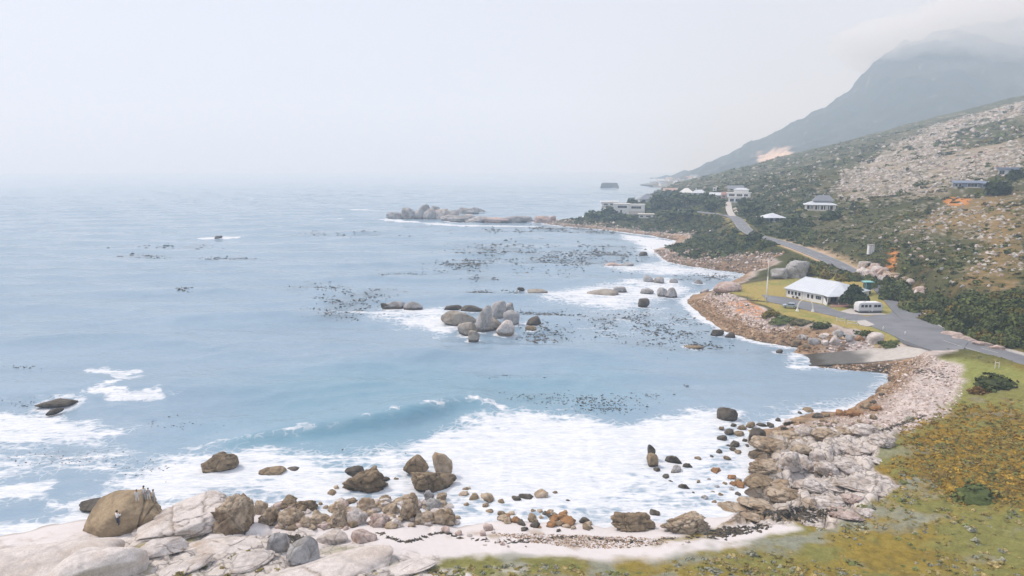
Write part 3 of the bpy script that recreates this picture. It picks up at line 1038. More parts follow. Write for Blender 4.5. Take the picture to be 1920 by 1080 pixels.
def sea_material():
    m = bpy.data.materials.new("sea_water")
    n, l = nodes_of(m)
    b = n["Principled BSDF"]
    geo = n.new("ShaderNodeNewGeometry")

    def attr(nm):
        a = n.new("ShaderNodeAttribute")
        a.attribute_name = nm
        return a.outputs["Fac"]

    def math_(op, a, b_=None, c_=None):
        k = n.new("ShaderNodeMath")
        k.operation = op
        for i, v in enumerate((a, b_, c_)):
            if v is None:
                continue
            if isinstance(v, (int, float)):
                k.inputs[i].default_value = v
            else:
                l.new(v, k.inputs[i])
        return k.outputs[0]

    def noise(scale, detail=4, stretch=(1, 1, 1), rough=0.55):
        mp = n.new("ShaderNodeMapping")
        mp.inputs["Scale"].default_value = stretch
        l.new(geo.outputs["Position"], mp.inputs[0])
        t = n.new("ShaderNodeTexNoise")
        t.inputs["Scale"].default_value = scale
        t.inputs["Detail"].default_value = detail
        t.inputs["Roughness"].default_value = rough
        l.new(mp.outputs[0], t.inputs["Vector"])
        return t
    warp = noise(0.35, 3)
    wv = n.new("ShaderNodeVectorMath")
    wv.operation = 'MULTIPLY_ADD'
    l.new(warp.outputs["Color"], wv.inputs[0])
    wv.inputs[1].default_value = (3, 3, 0)
    l.new(geo.outputs["Position"], wv.inputs[2])
    vor = n.new("ShaderNodeTexVoronoi")
    vor.feature = 'DISTANCE_TO_EDGE'
    vor.inputs["Scale"].default_value = 0.55
    l.new(wv.outputs[0], vor.inputs["Vector"])
    web = math_('SUBTRACT', 1.0, math_('MULTIPLY', vor.outputs["Distance"], 3.0))
    nz = noise(0.42, 9, (0.32, 1.35, 1), 0.66)
    nzr = n.new("ShaderNodeMapRange")
    nzr.inputs[1].default_value = 0.34
    nzr.inputs[2].default_value = 0.66
    l.new(nz.outputs["Fac"], nzr.inputs[0])
    nf = noise(1.6, 7, (0.4, 1.4, 1), 0.7)
    nzf = n.new("ShaderNodeMapRange")
    nzf.inputs[1].default_value = 0.34
    nzf.inputs[2].default_value = 0.66
    l.new(nf.outputs["Fac"], nzf.inputs[0])
    pat = math_('ADD', math_('ADD', math_('MULTIPLY', nzr.outputs[0], 0.58), math_('MULTIPLY', nzf.outputs[0], 0.17)), math_('MULTIPLY', web, 0.25))
    # foam where the field beats the pattern
    k = math_('SUBTRACT', math_('MULTIPLY', attr("foam"), 1.40), math_('SUBTRACT', 1.0, pat))
    mr = n.new("ShaderNodeMapRange")
    mr.interpolation_type = 'SMOOTHSTEP'
    mr.inputs[1].default_value = 0.0
    mr.inputs[2].default_value = 0.5
    l.new(k, mr.inputs[0])
    lr = n.new("ShaderNodeMapRange")
    lr.interpolation_type = 'SMOOTHSTEP'
    lr.inputs[1].default_value = 0.55
    lr.inputs[2].default_value = 0.95
    l.new(web, lr.inputs[0])
    fr_ = n.new("ShaderNodeMapRange")
    fr_.interpolation_type = 'SMOOTHSTEP'
    fr_.inputs[1].default_value = 0.22
    fr_.inputs[2].default_value = 0.55
    l.new(attr("foam"), fr_.inputs[0])
    lace = math_('MULTIPLY', math_('MULTIPLY', lr.outputs[0], fr_.outputs[0]), 0.7)
    foam = math_('MAXIMUM', math_('MAXIMUM', mr.outputs[0], lace), math_('MULTIPLY', attr("foam"), 0.24))
    foam = math_('MINIMUM', foam, 1.0)
    big = noise(0.028, 6, (0.5, 2.2, 1), 0.6)
    c1 = n.new("ShaderNodeMix")
    c1.data_type = 'RGBA'
    c1.inputs[6].default_value = (0.165, 0.262, 0.352, 1)
    c1.inputs[7].default_value = (0.310, 0.416, 0.525, 1)
    l.new(big.outputs["Fac"], c1.inputs[0])
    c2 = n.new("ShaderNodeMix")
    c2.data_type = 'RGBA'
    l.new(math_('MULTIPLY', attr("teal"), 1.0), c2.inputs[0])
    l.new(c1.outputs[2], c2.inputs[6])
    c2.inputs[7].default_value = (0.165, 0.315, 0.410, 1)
    ck = n.new("ShaderNodeMix")
    ck.data_type = 'RGBA'
    l.new(math_('MULTIPLY', attr("kelp"), math_('ADD', 0.25, math_('MULTIPLY', nzr.outputs[0], 0.75))), ck.inputs[0])
    l.new(c2.outputs[2], ck.inputs[6])
    ck.inputs[7].default_value = (0.060, 0.075, 0.080, 1)
    c3 = n.new("ShaderNodeMix")
    c3.data_type = 'RGBA'
    l.new(foam, c3.inputs[0])
    l.new(ck.outputs[2], c3.inputs[6])
    cf = n.new("ShaderNodeMix")
    cf.data_type = 'RGBA'
    cf.inputs[6].default_value = (0.50, 0.555, 0.615, 1)
    cf.inputs[7].default_value = (0.80, 0.81, 0.83, 1)
    l.new(math_('ADD', math_('MULTIPLY', nzf.outputs[0], 0.7), math_('MULTIPLY', nzr.outputs[0], 0.45)), cf.inputs[0])
    l.new(cf.outputs[2], c3.inputs[7])
    l.new(c3.outputs[2], b.inputs["Base Color"])
    rg = n.new("ShaderNodeMapRange")
    rg.inputs[3].default_value = 0.16
    rg.inputs[4].default_value = 0.9
    l.new(foam, rg.inputs[0])
    l.new(rg.outputs[0], b.inputs["Roughness"])
    b.inputs["IOR"].default_value = 1.33
    rip = noise(0.9, 5, (0.55, 1.3, 1), 0.6)
    bp = n.new("ShaderNodeBump")
    bp.inputs["Strength"].default_value = 0.42
    bp.inputs["Distance"].default_value = 0.4
    l.new(rip.outputs["Fac"], bp.inputs["Height"])
    l.new(bp.outputs[0], b.inputs["Normal"])
    return m


_ico = {}


def ico(sub):
    if sub not in _ico:
        if sub == -1:
            v = np.array([(1, 0, 0), (-1, 0, 0), (0, 1, 0), (0, -1, 0), (0, 0, 1), (0, 0, -1)], float)
            _ico[sub] = (v, np.array([(0, 2, 4), (2, 1, 4), (1, 3, 4), (3, 0, 4), (2, 0, 5), (1, 2, 5), (3, 1, 5), (0, 3, 5)]))
            return _ico[sub]
        if sub == 0:
            t = (1 + 5 ** 0.5) / 2
            v = np.array([(-1, t, 0), (1, t, 0), (-1, -t, 0), (1, -t, 0), (0, -1, t), (0, 1, t), (0, -1, -t), (0, 1, -t), (t, 0, -1), (t, 0, 1), (-t, 0, -1), (-t, 0, 1)], float)
            f = np.array([(0, 11, 5), (0, 5, 1), (0, 1, 7), (0, 7, 10), (0, 10, 11), (1, 5, 9), (5, 11, 4), (11, 10, 2), (10, 7, 6), (7, 1, 8), (3, 9, 4), (3, 4, 2), (3, 2, 6), (3, 6, 8), (3, 8, 9), (4, 9, 5), (2, 4, 11), (6, 2, 10), (8, 6, 7), (9, 8, 1)])
            v /= np.linalg.norm(v, axis=1)[:, None]
        else:
            v0, f0 = ico(sub - 1)
            v = [tuple(a) for a in v0]
            mid = {}

            def m(a, b):
                k = (min(a, b), max(a, b))
                if k not in mid:
                    p = (v0[a] + v0[b])
                    p = p / np.linalg.norm(p)
                    mid[k] = len(v)
                    v.append(tuple(p))
                return mid[k]
            f = []
            for a, b, c in f0:
                ab, bc, ca = m(a, b), m(b, c), m(c, a)
                f += [(a, ab, ca), (b, bc, ab), (c, ca, bc), (ab, bc, ca)]
            v, f = np.array(v), np.array(f)
        _ico[sub] = (v, f)
    return _ico[sub]



# ------------------------------------------------------------------ far mountain and the low land at its foot
def build_mountain():
    sx = np.array([300, 560, 600, 787, 975, 1125, 1180, 1197, 1215, 1312, 1462, 1800, 2600, 3200])
    sz = np.array([-30, -12, 10, 103, 200, 280, 322, 362, 392, 452, 497, 560, 575, 500])
    xs = np.linspace(350, 2700, 250)
    ys = np.linspace(1420, 2900, 160)
    X, Y = np.meshgrid(xs, ys)
    x, y = X.ravel(), Y.ravel()
    xe = x * 2400 / np.maximum(y, 1700) * 0.6 + 0.4 * x
    prof = np.interp(xe + 14 * fbm2(x, y, 90, 3, 81), sx, sz)
    g = np.interp(y, [1400, 1600, 1900, 2300, 2420, 2700, 2900], [-0.08, 0.22, 0.52, 0.95, 1.0, 0.9, 0.5])
    # gullies and craggy ribs
    rib = np.abs(fbm2(x + 0.4 * y, y * 0.35, 150, 4, 82))
    z = prof * g - 28 * rib * sstep(prof, 20, 200) * (y < 2380) + 13 * fbm2(x, y, 46, 4, 83)
    z += 20 * sstep(z, 230, 300) * (vnoise2(x / 60, z / 22, 85) - 0.3)
    col = np.repeat(lin(52, 62, 62)[None], len(x), 0)
    n1 = fbm2(x, y, 120, 4, 86)
    col = paint(col, lin(74, 76, 76), sstep(n1, 0.1, 0.8))
    col = paint(col, lin(164, 160, 158), sstep(fbm2(x, y, 18, 3, 87), 0.95, 1.15) * 0.5)
    col = paint(col, lin(90, 92, 98), sstep(z, 300, 360) * sstep(fbm2(x * 0.3, z, 26, 3, 88), -0.3, 0.5))
    bare = sstep(np.hypot((x - 870 * y / 2300) / 55, (z - 75) / 32) + 0.4 * fbm2(x, y, 25, 3, 89), 1.25, 0.6)
    col = paint(col, lin(214, 190, 172), bare * (y > 1750))
    i = np.arange(len(ys) - 1)[:, None] * len(xs) + np.arange(len(xs) - 1)[None]
    F = np.stack([i, i + 1, i + len(xs) + 1, i + len(xs)], -1).reshape(-1, 4)
    V = np.stack([x, y, z], 1)
    keep = (z[F] > -6).any(1)
    V, F, col = compact(V, F, keep, col)
    o = obj("mountain", fast_mesh("mountain", V, F, col), M['hill'])
    tag(o, kind="structure")
    # low far point with a town on it
    xs = np.linspace(330, 700, 120)
    ys = np.linspace(1500, 2050, 90)
    X, Y = np.meshgrid(xs, ys)
    x, y = X.ravel(), Y.ravel()
    sd = poly_sd(x, y, np.array([P(1196, 349)[:2] * [1, 1], P(1250, 353)[:2], (470, 1500), (700, 1500), (700, 2050), (480, 2050), P(1215, 345)[:2]])) + 10 * fbm2(x, y, 40, 3, 44)
    z = np.clip(np.interp(sd, [-10, 0, 25, 120], [-3, 0.3, 5, 16]), -4, 30) + 1.5 * fbm2(x, y, 30, 2, 45)
    col = np.repeat(lin(120, 116, 104)[None], len(x), 0)
    i = np.arange(len(ys) - 1)[:, None] * len(xs) + np.arange(len(xs) - 1)[None]
    F = np.stack([i, i + 1, i + len(xs) + 1, i + len(xs)], -1).reshape(-1, 4)
    V, F, col = compact(np.stack([x, y, z], 1), F, (z[F] > -1.5).any(1), col)
    o = obj("far_terrain", fast_mesh("far_terrain", V, F, col), M['hill'])
    tag(o, kind="structure")
    return V


FARLAND = build_mountain()


# ------------------------------------------------------------------ haze
def build_haze():
    mb = MB().box(-6900, 6900, -900, 6900, -10, 640)
    m = bpy.data.materials.new("sea_haze")
    n, l = nodes_of(m)
    n.remove(n["Principled BSDF"])
    v = n.new("ShaderNodeVolumePrincipled")
    v.inputs["Color"].default_value = (0.65, 0.82, 1.0, 1)
    v.inputs["Absorption Color"].default_value = (1, 1, 1, 1)
    v.inputs["Density"].default_value = HAZE_DENSITY
    v.inputs["Anisotropy"].default_value = 0.0
    out = [a for a in n if a.type == 'OUTPUT_MATERIAL'][0]
    l.new(v.outputs[0], out.inputs["Volume"])
    m.cycles.homogeneous_volume = True
    o = mb.build("haze", m)
    tag(o, "pale sea haze filling the air over bay and hills", "haze", kind="stuff")


build_haze()


def build_cloud():
    # the low cloud lying on the mountain's top
    d, F = ico(5)
    r = 1 + 0.16 * fbm3(d, 2.2, 4, 5)
    V = d * r[:, None] * np.array([1020, 580, 240]) + np.array([2130, 2300, 0])
    V[:, 2] = np.where(d[:, 2] < 0, V[:, 2] * 0.75, V[:, 2] * 0.8) + 450 + 18 * fbm2(V[:, 0], V[:, 1], 160, 3, 6)
    V[:, 2] = np.minimum(V[:, 2], 636)
    m = bpy.data.materials.new("cloud_vapour")
    n, l = nodes_of(m)
    n.remove(n["Principled BSDF"])
    v = n.new("ShaderNodeVolumePrincipled")
    v.inputs["Color"].default_value = (0.93, 0.96, 1.0, 1)
    v.inputs["Absorption Color"].default_value = (1, 1, 1, 1)
    v.inputs["Density"].default_value = 0.005
    out = [a for a in n if a.type == 'OUTPUT_MATERIAL'][0]
    l.new(v.outputs[0], out.inputs["Volume"])
    m.cycles.homogeneous_volume = True
    o = obj("cloud", fast_mesh("cloud", V, F), m)
    tag(o, "soft low cloud hiding the top of the far mountain", "cloud", kind="stuff")


build_cloud()
# ------------------------------------------------------------------ looking things up on the finished ground
_gm = ground.data
BVH = BVHTree.FromPolygons([v.co for v in _gm.vertices], [tuple(p.vertices) for p in _gm.polygons])
EYE = Vector((0, 0, CAM_H))


def S(px, py):
    """ground or water seen at a pixel, on the built ground"""
    d = Vector(ray(px, py)).normalized()
    hit = BVH.ray_cast(EYE, d)
    w = P(px, py, 0.0) if d.z < 0 else None
    if hit[0] is None or hit[0].z < 0:
        return w
    return np.array(hit[0])


def ground_z(x, y):
    hit = BVH.ray_cast(Vector((x, y, 700)), Vector((0, 0, -1)))
    return hit[0].z if hit[0] is not None else -3.0


def mpp(p):
    """metres per photo pixel at a point"""
    return (p[1] * CP - (p[2] - CAM_H) * SP) / FPX


# ------------------------------------------------------------------ rocks
PAL = {  # two stone tones, stain, wet foot
    'grey': ((174, 172, 172), (146, 143, 140), (122, 106, 88), (84, 76, 66)),
    'pale': ((208, 200, 195), (190, 178, 169), (174, 150, 124), (140, 118, 94)),
    'brown': ((152, 134, 110), (122, 107, 87), (96, 83, 66), (64, 58, 50)),
    'tan': ((188, 171, 150), (158, 138, 114), (126, 106, 82), (96, 84, 68)),
    'dark': ((104, 97, 88), (78, 72, 64), (66, 58, 48), (48, 45, 41)),
    'orange': ((164, 124, 86), (134, 102, 72), (104, 80, 60), (76, 62, 48)),
    'drabbrown': ((162, 143, 116), (132, 116, 92), (150, 118, 80), (104, 88, 66)),
    'drab': ((166, 158, 148), (138, 129, 118), (114, 103, 90), (80, 74, 66)),
    'pink': ((196, 178, 170), (172, 150, 140), (160, 128, 104), (120, 100, 86)),
}


def rock_arrays(seed, W, D, H, kind, sharp=14, rough=0.06, sub=4, cracks=0, planes=13, wet=None, lean=(0, 0), strata=0.0, blocks=0.0, bfreq=2.6):
    rng = np.random.default_rng(seed)
    dirs, F = ico(sub)
    nrm = rng.normal(size=(planes, 3))
    nrm[:, 2] *= 0.8
    nrm /= np.linalg.norm(nrm, axis=1)[:, None]
    nrm = np.concatenate([nrm, np.eye(3), -np.eye(3)])
    dd = np.concatenate([rng.uniform(0.70, 0.98, planes), np.full(6, 1.08)])
    dp = np.clip(dirs @ nrm.T, 0, None) / dd[None]
    r = (np.sum(dp ** sharp, 1) + 1e-9) ** (-1 / sharp)
    r = np.minimum(r, 1.25)
    r = r * (1 + rough * fbm3(dirs + seed, 2.2, 4, seed) + 0.45 * rough * fbm3(dirs, 8.0, 4, seed + 3))
    Vn = dirs * r[:, None]
    crk = np.zeros(len(Vn))
    if blocks:
        q = Vn * bfreq * np.array([1, 1, 1.25]) + seed * 1.7
        q = q + 0.25 * np.stack([fbm3(Vn, 3, 2, seed + 50 + j) for j in range(3)], 1)
        d1, d2, rv = cells3(q, seed % 97)
        gap = sstep(d2 - d1, 0.11, 0.01)
        Vn = Vn * (1 + blocks * (rv - 0.55) * 1.8 - blocks * 0.5 * gap)[:, None]
        crk = np.maximum(crk, gap * 0.5)
    for k in range(cracks):
        n = rng.normal(size=3)
        n[2] *= 0.35
        n /= np.linalg.norm(n)
        c = rng.uniform(-0.55, 0.55)
        dist = np.abs(Vn @ n - c + 0.035 * fbm3(Vn, 3.5, 3, seed + 20 + k))
        w = np.exp(-(dist / 0.024) ** 2) * sstep(fbm3(Vn, 1.7, 2, seed + 40 + k), -0.5, 0.2)
        crk = np.maximum(crk, w)
    Vn = Vn * (1 - 0.10 * crk)[:, None]
    if strata:
        Vn[:, :2] *= (1 + strata * np.sin(Vn[:, 2] * 13 + 2 * fbm3(Vn, 2, 2, seed + 8)))[:, None]
    V = np.empty_like(Vn)
    V[:, 0] = Vn[:, 0] * W / 2
    V[:, 1] = Vn[:, 1] * D / 2
    zn = Vn[:, 2]
    V[:, 2] = np.where(zn > 0, zn * H * 0.72, zn * H * 0.55) + H * 0.28
    V[:, 0] += lean[0] * (V[:, 2]) 
    V[:, 1] += lean[1] * (V[:, 2])
    a, b, st, wt = [lin(*c) for c in PAL[kind]]
    sz = max(W, D, H)
    n1 = fbm3(V / sz + seed, 3.0, 4, seed + 5)
    n2 = fbm3(V / sz + seed, 9.0, 3, seed + 6)
    col = np.repeat(a[None], len(V), 0)
    col = paint(col, b, sstep(n1, -0.3, 0.6))
    col = paint(col, st, sstep(n1 * 0.6 + n2 * 0.7 + (0.35 - V[:, 2] / H) * 0.9, 0.25, 0.9) * 0.8)
    wl_ = 0.28 if wet is None else wet
    if wl_ > 0:
        col = paint(col, wt, sstep(V[:, 2] / H + 0.08 * n2, wl_ + 0.08, wl_ - 0.06) * 0.9)
    col = paint(col, wt * 0.6, crk * 0.75)
    return V, F, col


_seed = [100]


def rock(px, py, w, h, kind, label=None, name="boulder", dr=0.8, sub=4, group=None, cat="rock", rot=None, sink=0.0, wet=None, **kw):
    """a rock whose foot shows at pixel (px, py), w by h photo pixels large"""
    _seed[0] += 1
    sd = _seed[0]
    rng = random.Random(sd)
    p = S(px, py)
    s = mpp(p)
    W = w * s
    sub = min(sub, 5 if w > 84 and p[1] < 200 else 4 if w > 42 and p[1] < 300 else 3)
    D = dr * W
    dep = math.atan2(CAM_H - p[2], math.hypot(p[0], p[1]))
    hh = h * s
    Hm = math.sqrt(max(hh * hh - (0.75 * D * math.sin(dep)) ** 2, (0.35 * hh) ** 2)) / math.cos(dep)
    V, F, col = rock_arrays(sd, W, D, Hm, kind, sub=sub, wet=wet, **kw)
    az = math.atan2(p[0], p[1])
    c = np.array([p[0] + math.sin(az) * D * 0.42, p[1] + math.cos(az) * D * 0.42])
    zg = max(ground_z(c[0], c[1]), 0.0)
    zb = min(p[2], zg) - 0.05 * Hm - sink
    o = obj(name, fast_mesh(name, V, F, col, True), M['slab' if name in ('granite_slab', 'granite_hump', 'brown_boulder', 'granite_shelf') else 'shore' if (w < 40 or p[1] > 170) else 'rock'], None, (c[0], c[1], zb), (rng.uniform(-0.25, 0.25) if rot is None else rot) - az)
    if label:
        tag(o, label, cat, group)
    if zg < 0.6:
        ROCK_SPOTS.append((c[0], c[1], max(W, D) * 0.42))
    return o


def small_rocks(spots, label, group, kinds, name="boulder", cat="rock"):
    """alike small rocks of one cluster; meshes shared between them"""
    lib = {}
    for i, (px, py, w) in enumerate(spots):
        rng = random.Random(i * 7 + int(px))
        kd = rng.choice(kinds)
        key = (kd, rng.randrange(4))
        if key not in lib:
            V, F, col = rock_arrays(900 + hash(key[0]) % 1 + key[1] * 13 + len(kd), 1, 0.85, 0.62, kd, sharp=rng.choice([12, 20, 32]), rough=0.15, sub=3, wet=0.3)
            lib[key] = fast_mesh(name, V, F, col)
        p = S(px, py)
        s = mpp(p) * w * 0.8
        o = obj(name, lib[key], M['shore'], None, (p[0], p[1] + 0.3 * s, max(p[2], 0) - 0.1 * s), rng.uniform(0, 6.28))
        o.scale = (s * rng.uniform(0.85, 1.2), s * rng.uniform(0.8, 1.1), s * rng.uniform(0.55, 0.95))
        tag(o, label, cat, group)
        if p[2] < 0.5:
            ROCK_SPOTS.append((p[0], p[1] + 0.3 * s, s * 0.45))


def jitter_spots(seed, poly, n, w0, w1):
    rng = np.random.default_rng(seed)
    pts = np.array(poly, float)
    lo, hi = pts.min(0), pts.max(0)
    out = []
    while len(out) < n:
        q = rng.uniform(lo, hi)
        if poly_sd(np.array([q[0]]), np.array([q[1]]), pts)[0] > 0:
            out.append((q[0], q[1], rng.uniform(w0, w1) ))
    return out


# --- the brown boulder people stand on, the cracked granite beside it, and the smooth slabs at the near edge
brown_boulder = rock(238, 1004, 156, 78, 'drabbrown', "big rounded brown boulder with five people standing on it", "brown_boulder", dr=0.85, sub=6, sharp=9, rough=0.05, cracks=3, wet=0.08, rot=0.25, lean=(0.12, 0))
rock(205, 962, 100, 22, 'dark', "low dark ledge in the water behind the brown boulder", "rock_ledge", dr=0.5, sub=5, sharp=20, rot=-0.4)
rock(372, 1008, 200, 66, 'pale', "pale cracked granite hump beside the brown boulder", "granite_hump", dr=0.75, sub=6, sharp=10, rough=0.06, cracks=5, blocks=0.05, bfreq=1.3, wet=0.05, rot=0.15)
rock(448, 998, 80, 68, 'tan', "broken tan crag at the shoreward end of the cracked granite hump", "broken_crag", dr=0.8, sub=6, sharp=20, rough=0.12, blocks=0.15, bfreq=1.7, wet=0.06)
rock(50, 1105, 310, 100, 'pale', "huge smooth pale slab at the bottom left corner", "granite_slab", dr=0.62, sub=6, sharp=7, rough=0.025, wet=-1, rot=-0.45, planes=9, sink=0.9)
rock(200, 1092, 180, 70, 'pale', "smooth pinkish slab leaning past the huge corner slab", "granite_slab", dr=0.55, sub=6, sharp=8, rough=0.03, wet=-1, rot=0.35, planes=9, sink=0.8)
rock(610, 1098, 320, 66, 'pale', "broad smooth pale slab below the dark hollow near the bottom edge", "granite_slab", dr=0.5, sub=6, sharp=8, rough=0.03, wet=-1, rot=0.08, cracks=1, planes=9, sink=1.1)
rock(420, 1036, 150, 22, 'pale', "flat pale shelf in front of the cracked granite hump", "granite_shelf", dr=0.5, sub=5, sharp=16, rough=0.05, wet=-1, cracks=4)
rock(300, 1040, 90, 26, 'pale', "small pale shelf below the brown boulder", "granite_shelf", dr=0.5, sub=5, sharp=16, rough=0.05, wet=-1, cracks=2)
rock(522, 1036, 44, 36, 'grey', "grey upright block beside the dark hollow", "granite_block", sub=5, sharp=18, wet=-1)
rock(565, 1062, 62, 42, 'grey', "grey split block wedged against the broad smooth slab", "granite_block", sub=5, sharp=20, wet=-1, cracks=2)
rock(470, 1072, 90, 26, 'pale', "pale rounded block left of the broad smooth slab", "granite_block", sub=5, sharp=9, wet=-1, cracks=1)
rock(625, 1020, 60, 24, 'pale', "pale block above the broad slab at the edge of the sand", "granite_block", sub=5, sharp=20, wet=-1, cracks=2)
rock(680, 1018, 50, 22, 'pink', "pinkish flat block lying on the sand edge", "granite_block", sub=5, sharp=24, wet=-1)
rock(345, 1077, 110, 20, 'pale', "low pale slab with mossy edges at the bottom edge", "granite_slab", dr=0.5, sub=5, sharp=12, wet=-1, cracks=3)
rock(770, 1078, 110, 22, 'pale', "pinkish low slab half sunk in the sand at the bottom edge", "granite_slab", dr=0.5, sub=5, sharp=10, wet=-1, cracks=2)

# --- jagged ridge between the surf and the sand
ORD = ["first", "second", "third", "fourth", "fifth", "sixth", "seventh", "eighth", "ninth", "tenth", "eleventh", "twelfth", "thirteenth", "fourteenth", "fifteenth", "sixteenth", "seventeenth", "eighteenth",
       "nineteenth", "twentieth", "twenty-first", "twenty-second", "twenty-third", "twenty-fourth", "twenty-fifth", "twenty-sixth", "twenty-seventh", "twenty-eighth", "twenty-ninth", "thirtieth"]
RIDGE = [(505, 985, 62, 44, 'tan'), (545, 990, 70, 50, 'tan'), (580, 960, 60, 26, 'brown'), (540, 955, 52, 26, 'brown'), (600, 985, 54, 38, 'tan'), (635, 990, 60, 40, 'tan'), (635, 962, 44, 26, 'tan'),
         (668, 986, 52, 46, 'pale'), (690, 962, 50, 34, 'tan'), (712, 988, 58, 38, 'pink'), (735, 965, 46, 30, 'tan'), (770, 978, 66, 60, 'tan'), (742, 990, 40, 22, 'pale'), (800, 985, 52, 36, 'tan'),
         (830, 985, 56, 38, 'tan'), (810, 962, 44, 32, 'grey'), (720, 942, 32, 14, 'brown'), (762, 942, 46, 18, 'tan'), (840, 968, 30, 20, 'tan'), (660, 945, 36, 14, 'brown'), (575, 990, 40, 26, 'tan'),
         (490, 965, 40, 34, 'tan'), (805, 940, 24, 26, 'grey'), (828, 940, 28, 22, 'tan')]
TONE = {'drab': 'drab', 'tan': 'tan', 'brown': 'brown', 'dark': 'dark', 'grey': 'grey', 'pale': 'pale', 'pink': 'pinkish', 'orange': 'rusty'}
RIDGE.sort()
for i, (a, b, w, h, kd) in enumerate(RIDGE):
    rock(a, b, w * 0.72, h * 0.66, kd, f"jagged {TONE[kd]} rock, {ORD[i]} from the left in the ridge above the sand", "ridge_rock", dr=0.75, sub=5, sharp=[14, 20, 26][i % 3], rough=0.14, blocks=[0.11, 0.14, 0.17][i % 3], bfreq=[1.3, 1.7, 1.5][i % 3], wet=0.1,
         group="rocks of the jagged ridge above the sand")

small_rocks(jitter_spots(14, [(490, 985), (520, 950), (640, 945), (760, 935), (850, 950), (862, 985), (700, 994), (540, 996)], 170, 12, 34), "broken stone wedged among the larger rocks of the jagged ridge", "broken stones among the jagged ridge", ['tan', 'tan', 'pale', 'pink', 'brown'], "ridge_stone")

# --- rocks standing in the near surf
rock(808, 924, 84, 36, 'brown', "broad brown base rock carrying the twin stacks in the surf", "pedestal_rock", dr=0.6, sub=5, sharp=18, rough=0.1, blocks=0.11, bfreq=1.5, wet=0.15)
rock(783, 896, 50, 31, 'brown', "rounded split stack in the surf, seaward half of the twin stacks", "sea_stack", dr=0.7, sub=5, sharp=14, cracks=3, wet=0.05, sink=-0.6)
rock(829, 896, 36, 36, 'tan', "square-shouldered stack in the surf, shoreward half of the twin stacks", "sea_stack", dr=0.7, sub=5, sharp=30, cracks=3, wet=0.05, sink=-0.6)
rock(688, 924, 82, 38, 'brown', "wide layered brown rock in the surf with a flat cap", "layered_rock", dr=0.6, sub=5, sharp=16, rough=0.1, blocks=0.1, bfreq=1.5, strata=0.06, wet=0.12)
rock(664, 904, 36, 14, 'dark', "flat dark capstone on the layered brown surf rock", "capstone", dr=0.7, sub=4, sharp=24, sink=-1.0, wet=-1)
rock(690, 898, 34, 12, 'grey', "grey flat stone behind the layered brown surf rock", "capstone", dr=0.7, sub=4, sharp=24, wet=-1)
rock(410, 887, 74, 30, 'brown', "lone ridged brown dome in the foam seaward of the granite hump", "dome_rock", dr=0.6, sub=5, sharp=9, blocks=0.08, bfreq=1.5, wet=0.15)
rock(514, 893, 52, 17, 'brown', "low brown mound in the foam beside the ridged dome", "mound_rock", dr=0.6, sub=5, sharp=12, wet=0.2)
rock(110, 763, 80, 13, 'dark', "flat dark reef awash in foam at the left side", "reef_rock", dr=0.5, sub=5, sharp=14, wet=0.3)
rock(103, 776, 28, 9, 'dark', "small dark stone awash below the flat reef", "reef_rock", dr=0.5, wet=0.3)
rock(552, 884, 26, 8, 'dark', "small dark stone awash next to the low brown mound", "reef_rock", wet=0.3)
small_rocks([(630, 918, 16), (622, 928, 24), (722, 903, 18), (742, 900, 12), (870, 930, 22), (873, 920, 14), (888, 938, 27), (915, 940, 32), (910, 952, 18), (918, 962, 18), (873, 951, 18), (880, 918, 10), (940, 944, 18),
             (985, 936, 32), (1018, 935, 36), (968, 940, 22), (1040, 926, 12), (1000, 960, 14), (545, 935, 14), (1065, 940, 10)],
            "small brown boulder in the surf near the twin stacks", "small boulders in the surf near the twin stacks", ['brown', 'brown', 'dark', 'tan'])
small_rocks(jitter_spots(3, [(925, 962), (1000, 958), (1105, 972), (1110, 996), (1000, 1000), (930, 985)], 46, 9, 26) + [(1065, 985, 44), (1045, 978, 36), (945, 978, 30)],
            "orange-brown stone in the scatter at the head of the sand", "stones scattered at the head of the sand", ['orange', 'tan', 'brown', 'dark'])
rock(1188, 998, 82, 32, 'brown', "craggy brown rock on the sand, seaward one of the pair", "crag_rock", dr=0.55, sub=5, sharp=20, rough=0.12, blocks=0.14, bfreq=1.6, wet=0.1)
rock(1283, 1000, 92, 32, 'tan', "craggy tan rock on the sand beside the black weed bank", "crag_rock", dr=0.55, sub=5, sharp=20, rough=0.12, blocks=0.14, bfreq=1.6, wet=0.1)
rock(1228, 968, 24, 10, 'dark', "dark flat stone behind the pair of craggy rocks", "reef_rock", wet=0.3)
small_rocks(jitter_spots(41, [(880, 1000), (1000, 1004), (1300, 1008), (1300, 1022), (1000, 1028), (880, 1024)], 26, 5, 13) + [(905, 1005, 18), (925, 1000, 12), (835, 1000, 24), (860, 1004, 18), (880, 1006, 14), (915, 995, 24)], "pinkish stone lying alone on the clean white sand", "stones lying on the clean sand", ['pink', 'pale'])
rock(1222, 876, 22, 22, 'brown', "lower block of the slim two-stone stack in the white foam", "stack_stone", dr=0.8, sharp=20, wet=0.2)
rock(1220, 864, 20, 18, 'dark', "upper block of the slim two-stone stack in the white foam", "stack_stone", dr=0.8, sharp=7, wet=-1, sink=-1.0)
small_rocks([(1264, 868, 34), (1232, 884, 18), (1270, 886, 32), (1250, 896, 18), (1290, 877, 20), (1283, 918, 24), (1258, 904, 10), (1322, 937, 20), (1310, 905, 10), (1330, 900, 9), (1345, 915, 12), (1360, 908, 12), (1338, 925, 10),
             (1352, 930, 12), (1300, 926, 9), (1372, 920, 14), (1310, 862, 14), (1365, 862, 20), (1350, 850, 14), (1385, 850, 18), (1335, 858, 10), (1385, 905, 20), (1368, 945, 18), (1340, 944, 12), (1385, 930, 14)],
            "small dark boulder in the foam off the pale rock shelf", "small boulders in the foam off the rock shelf", ['dark', 'brown', 'dark', 'grey'])
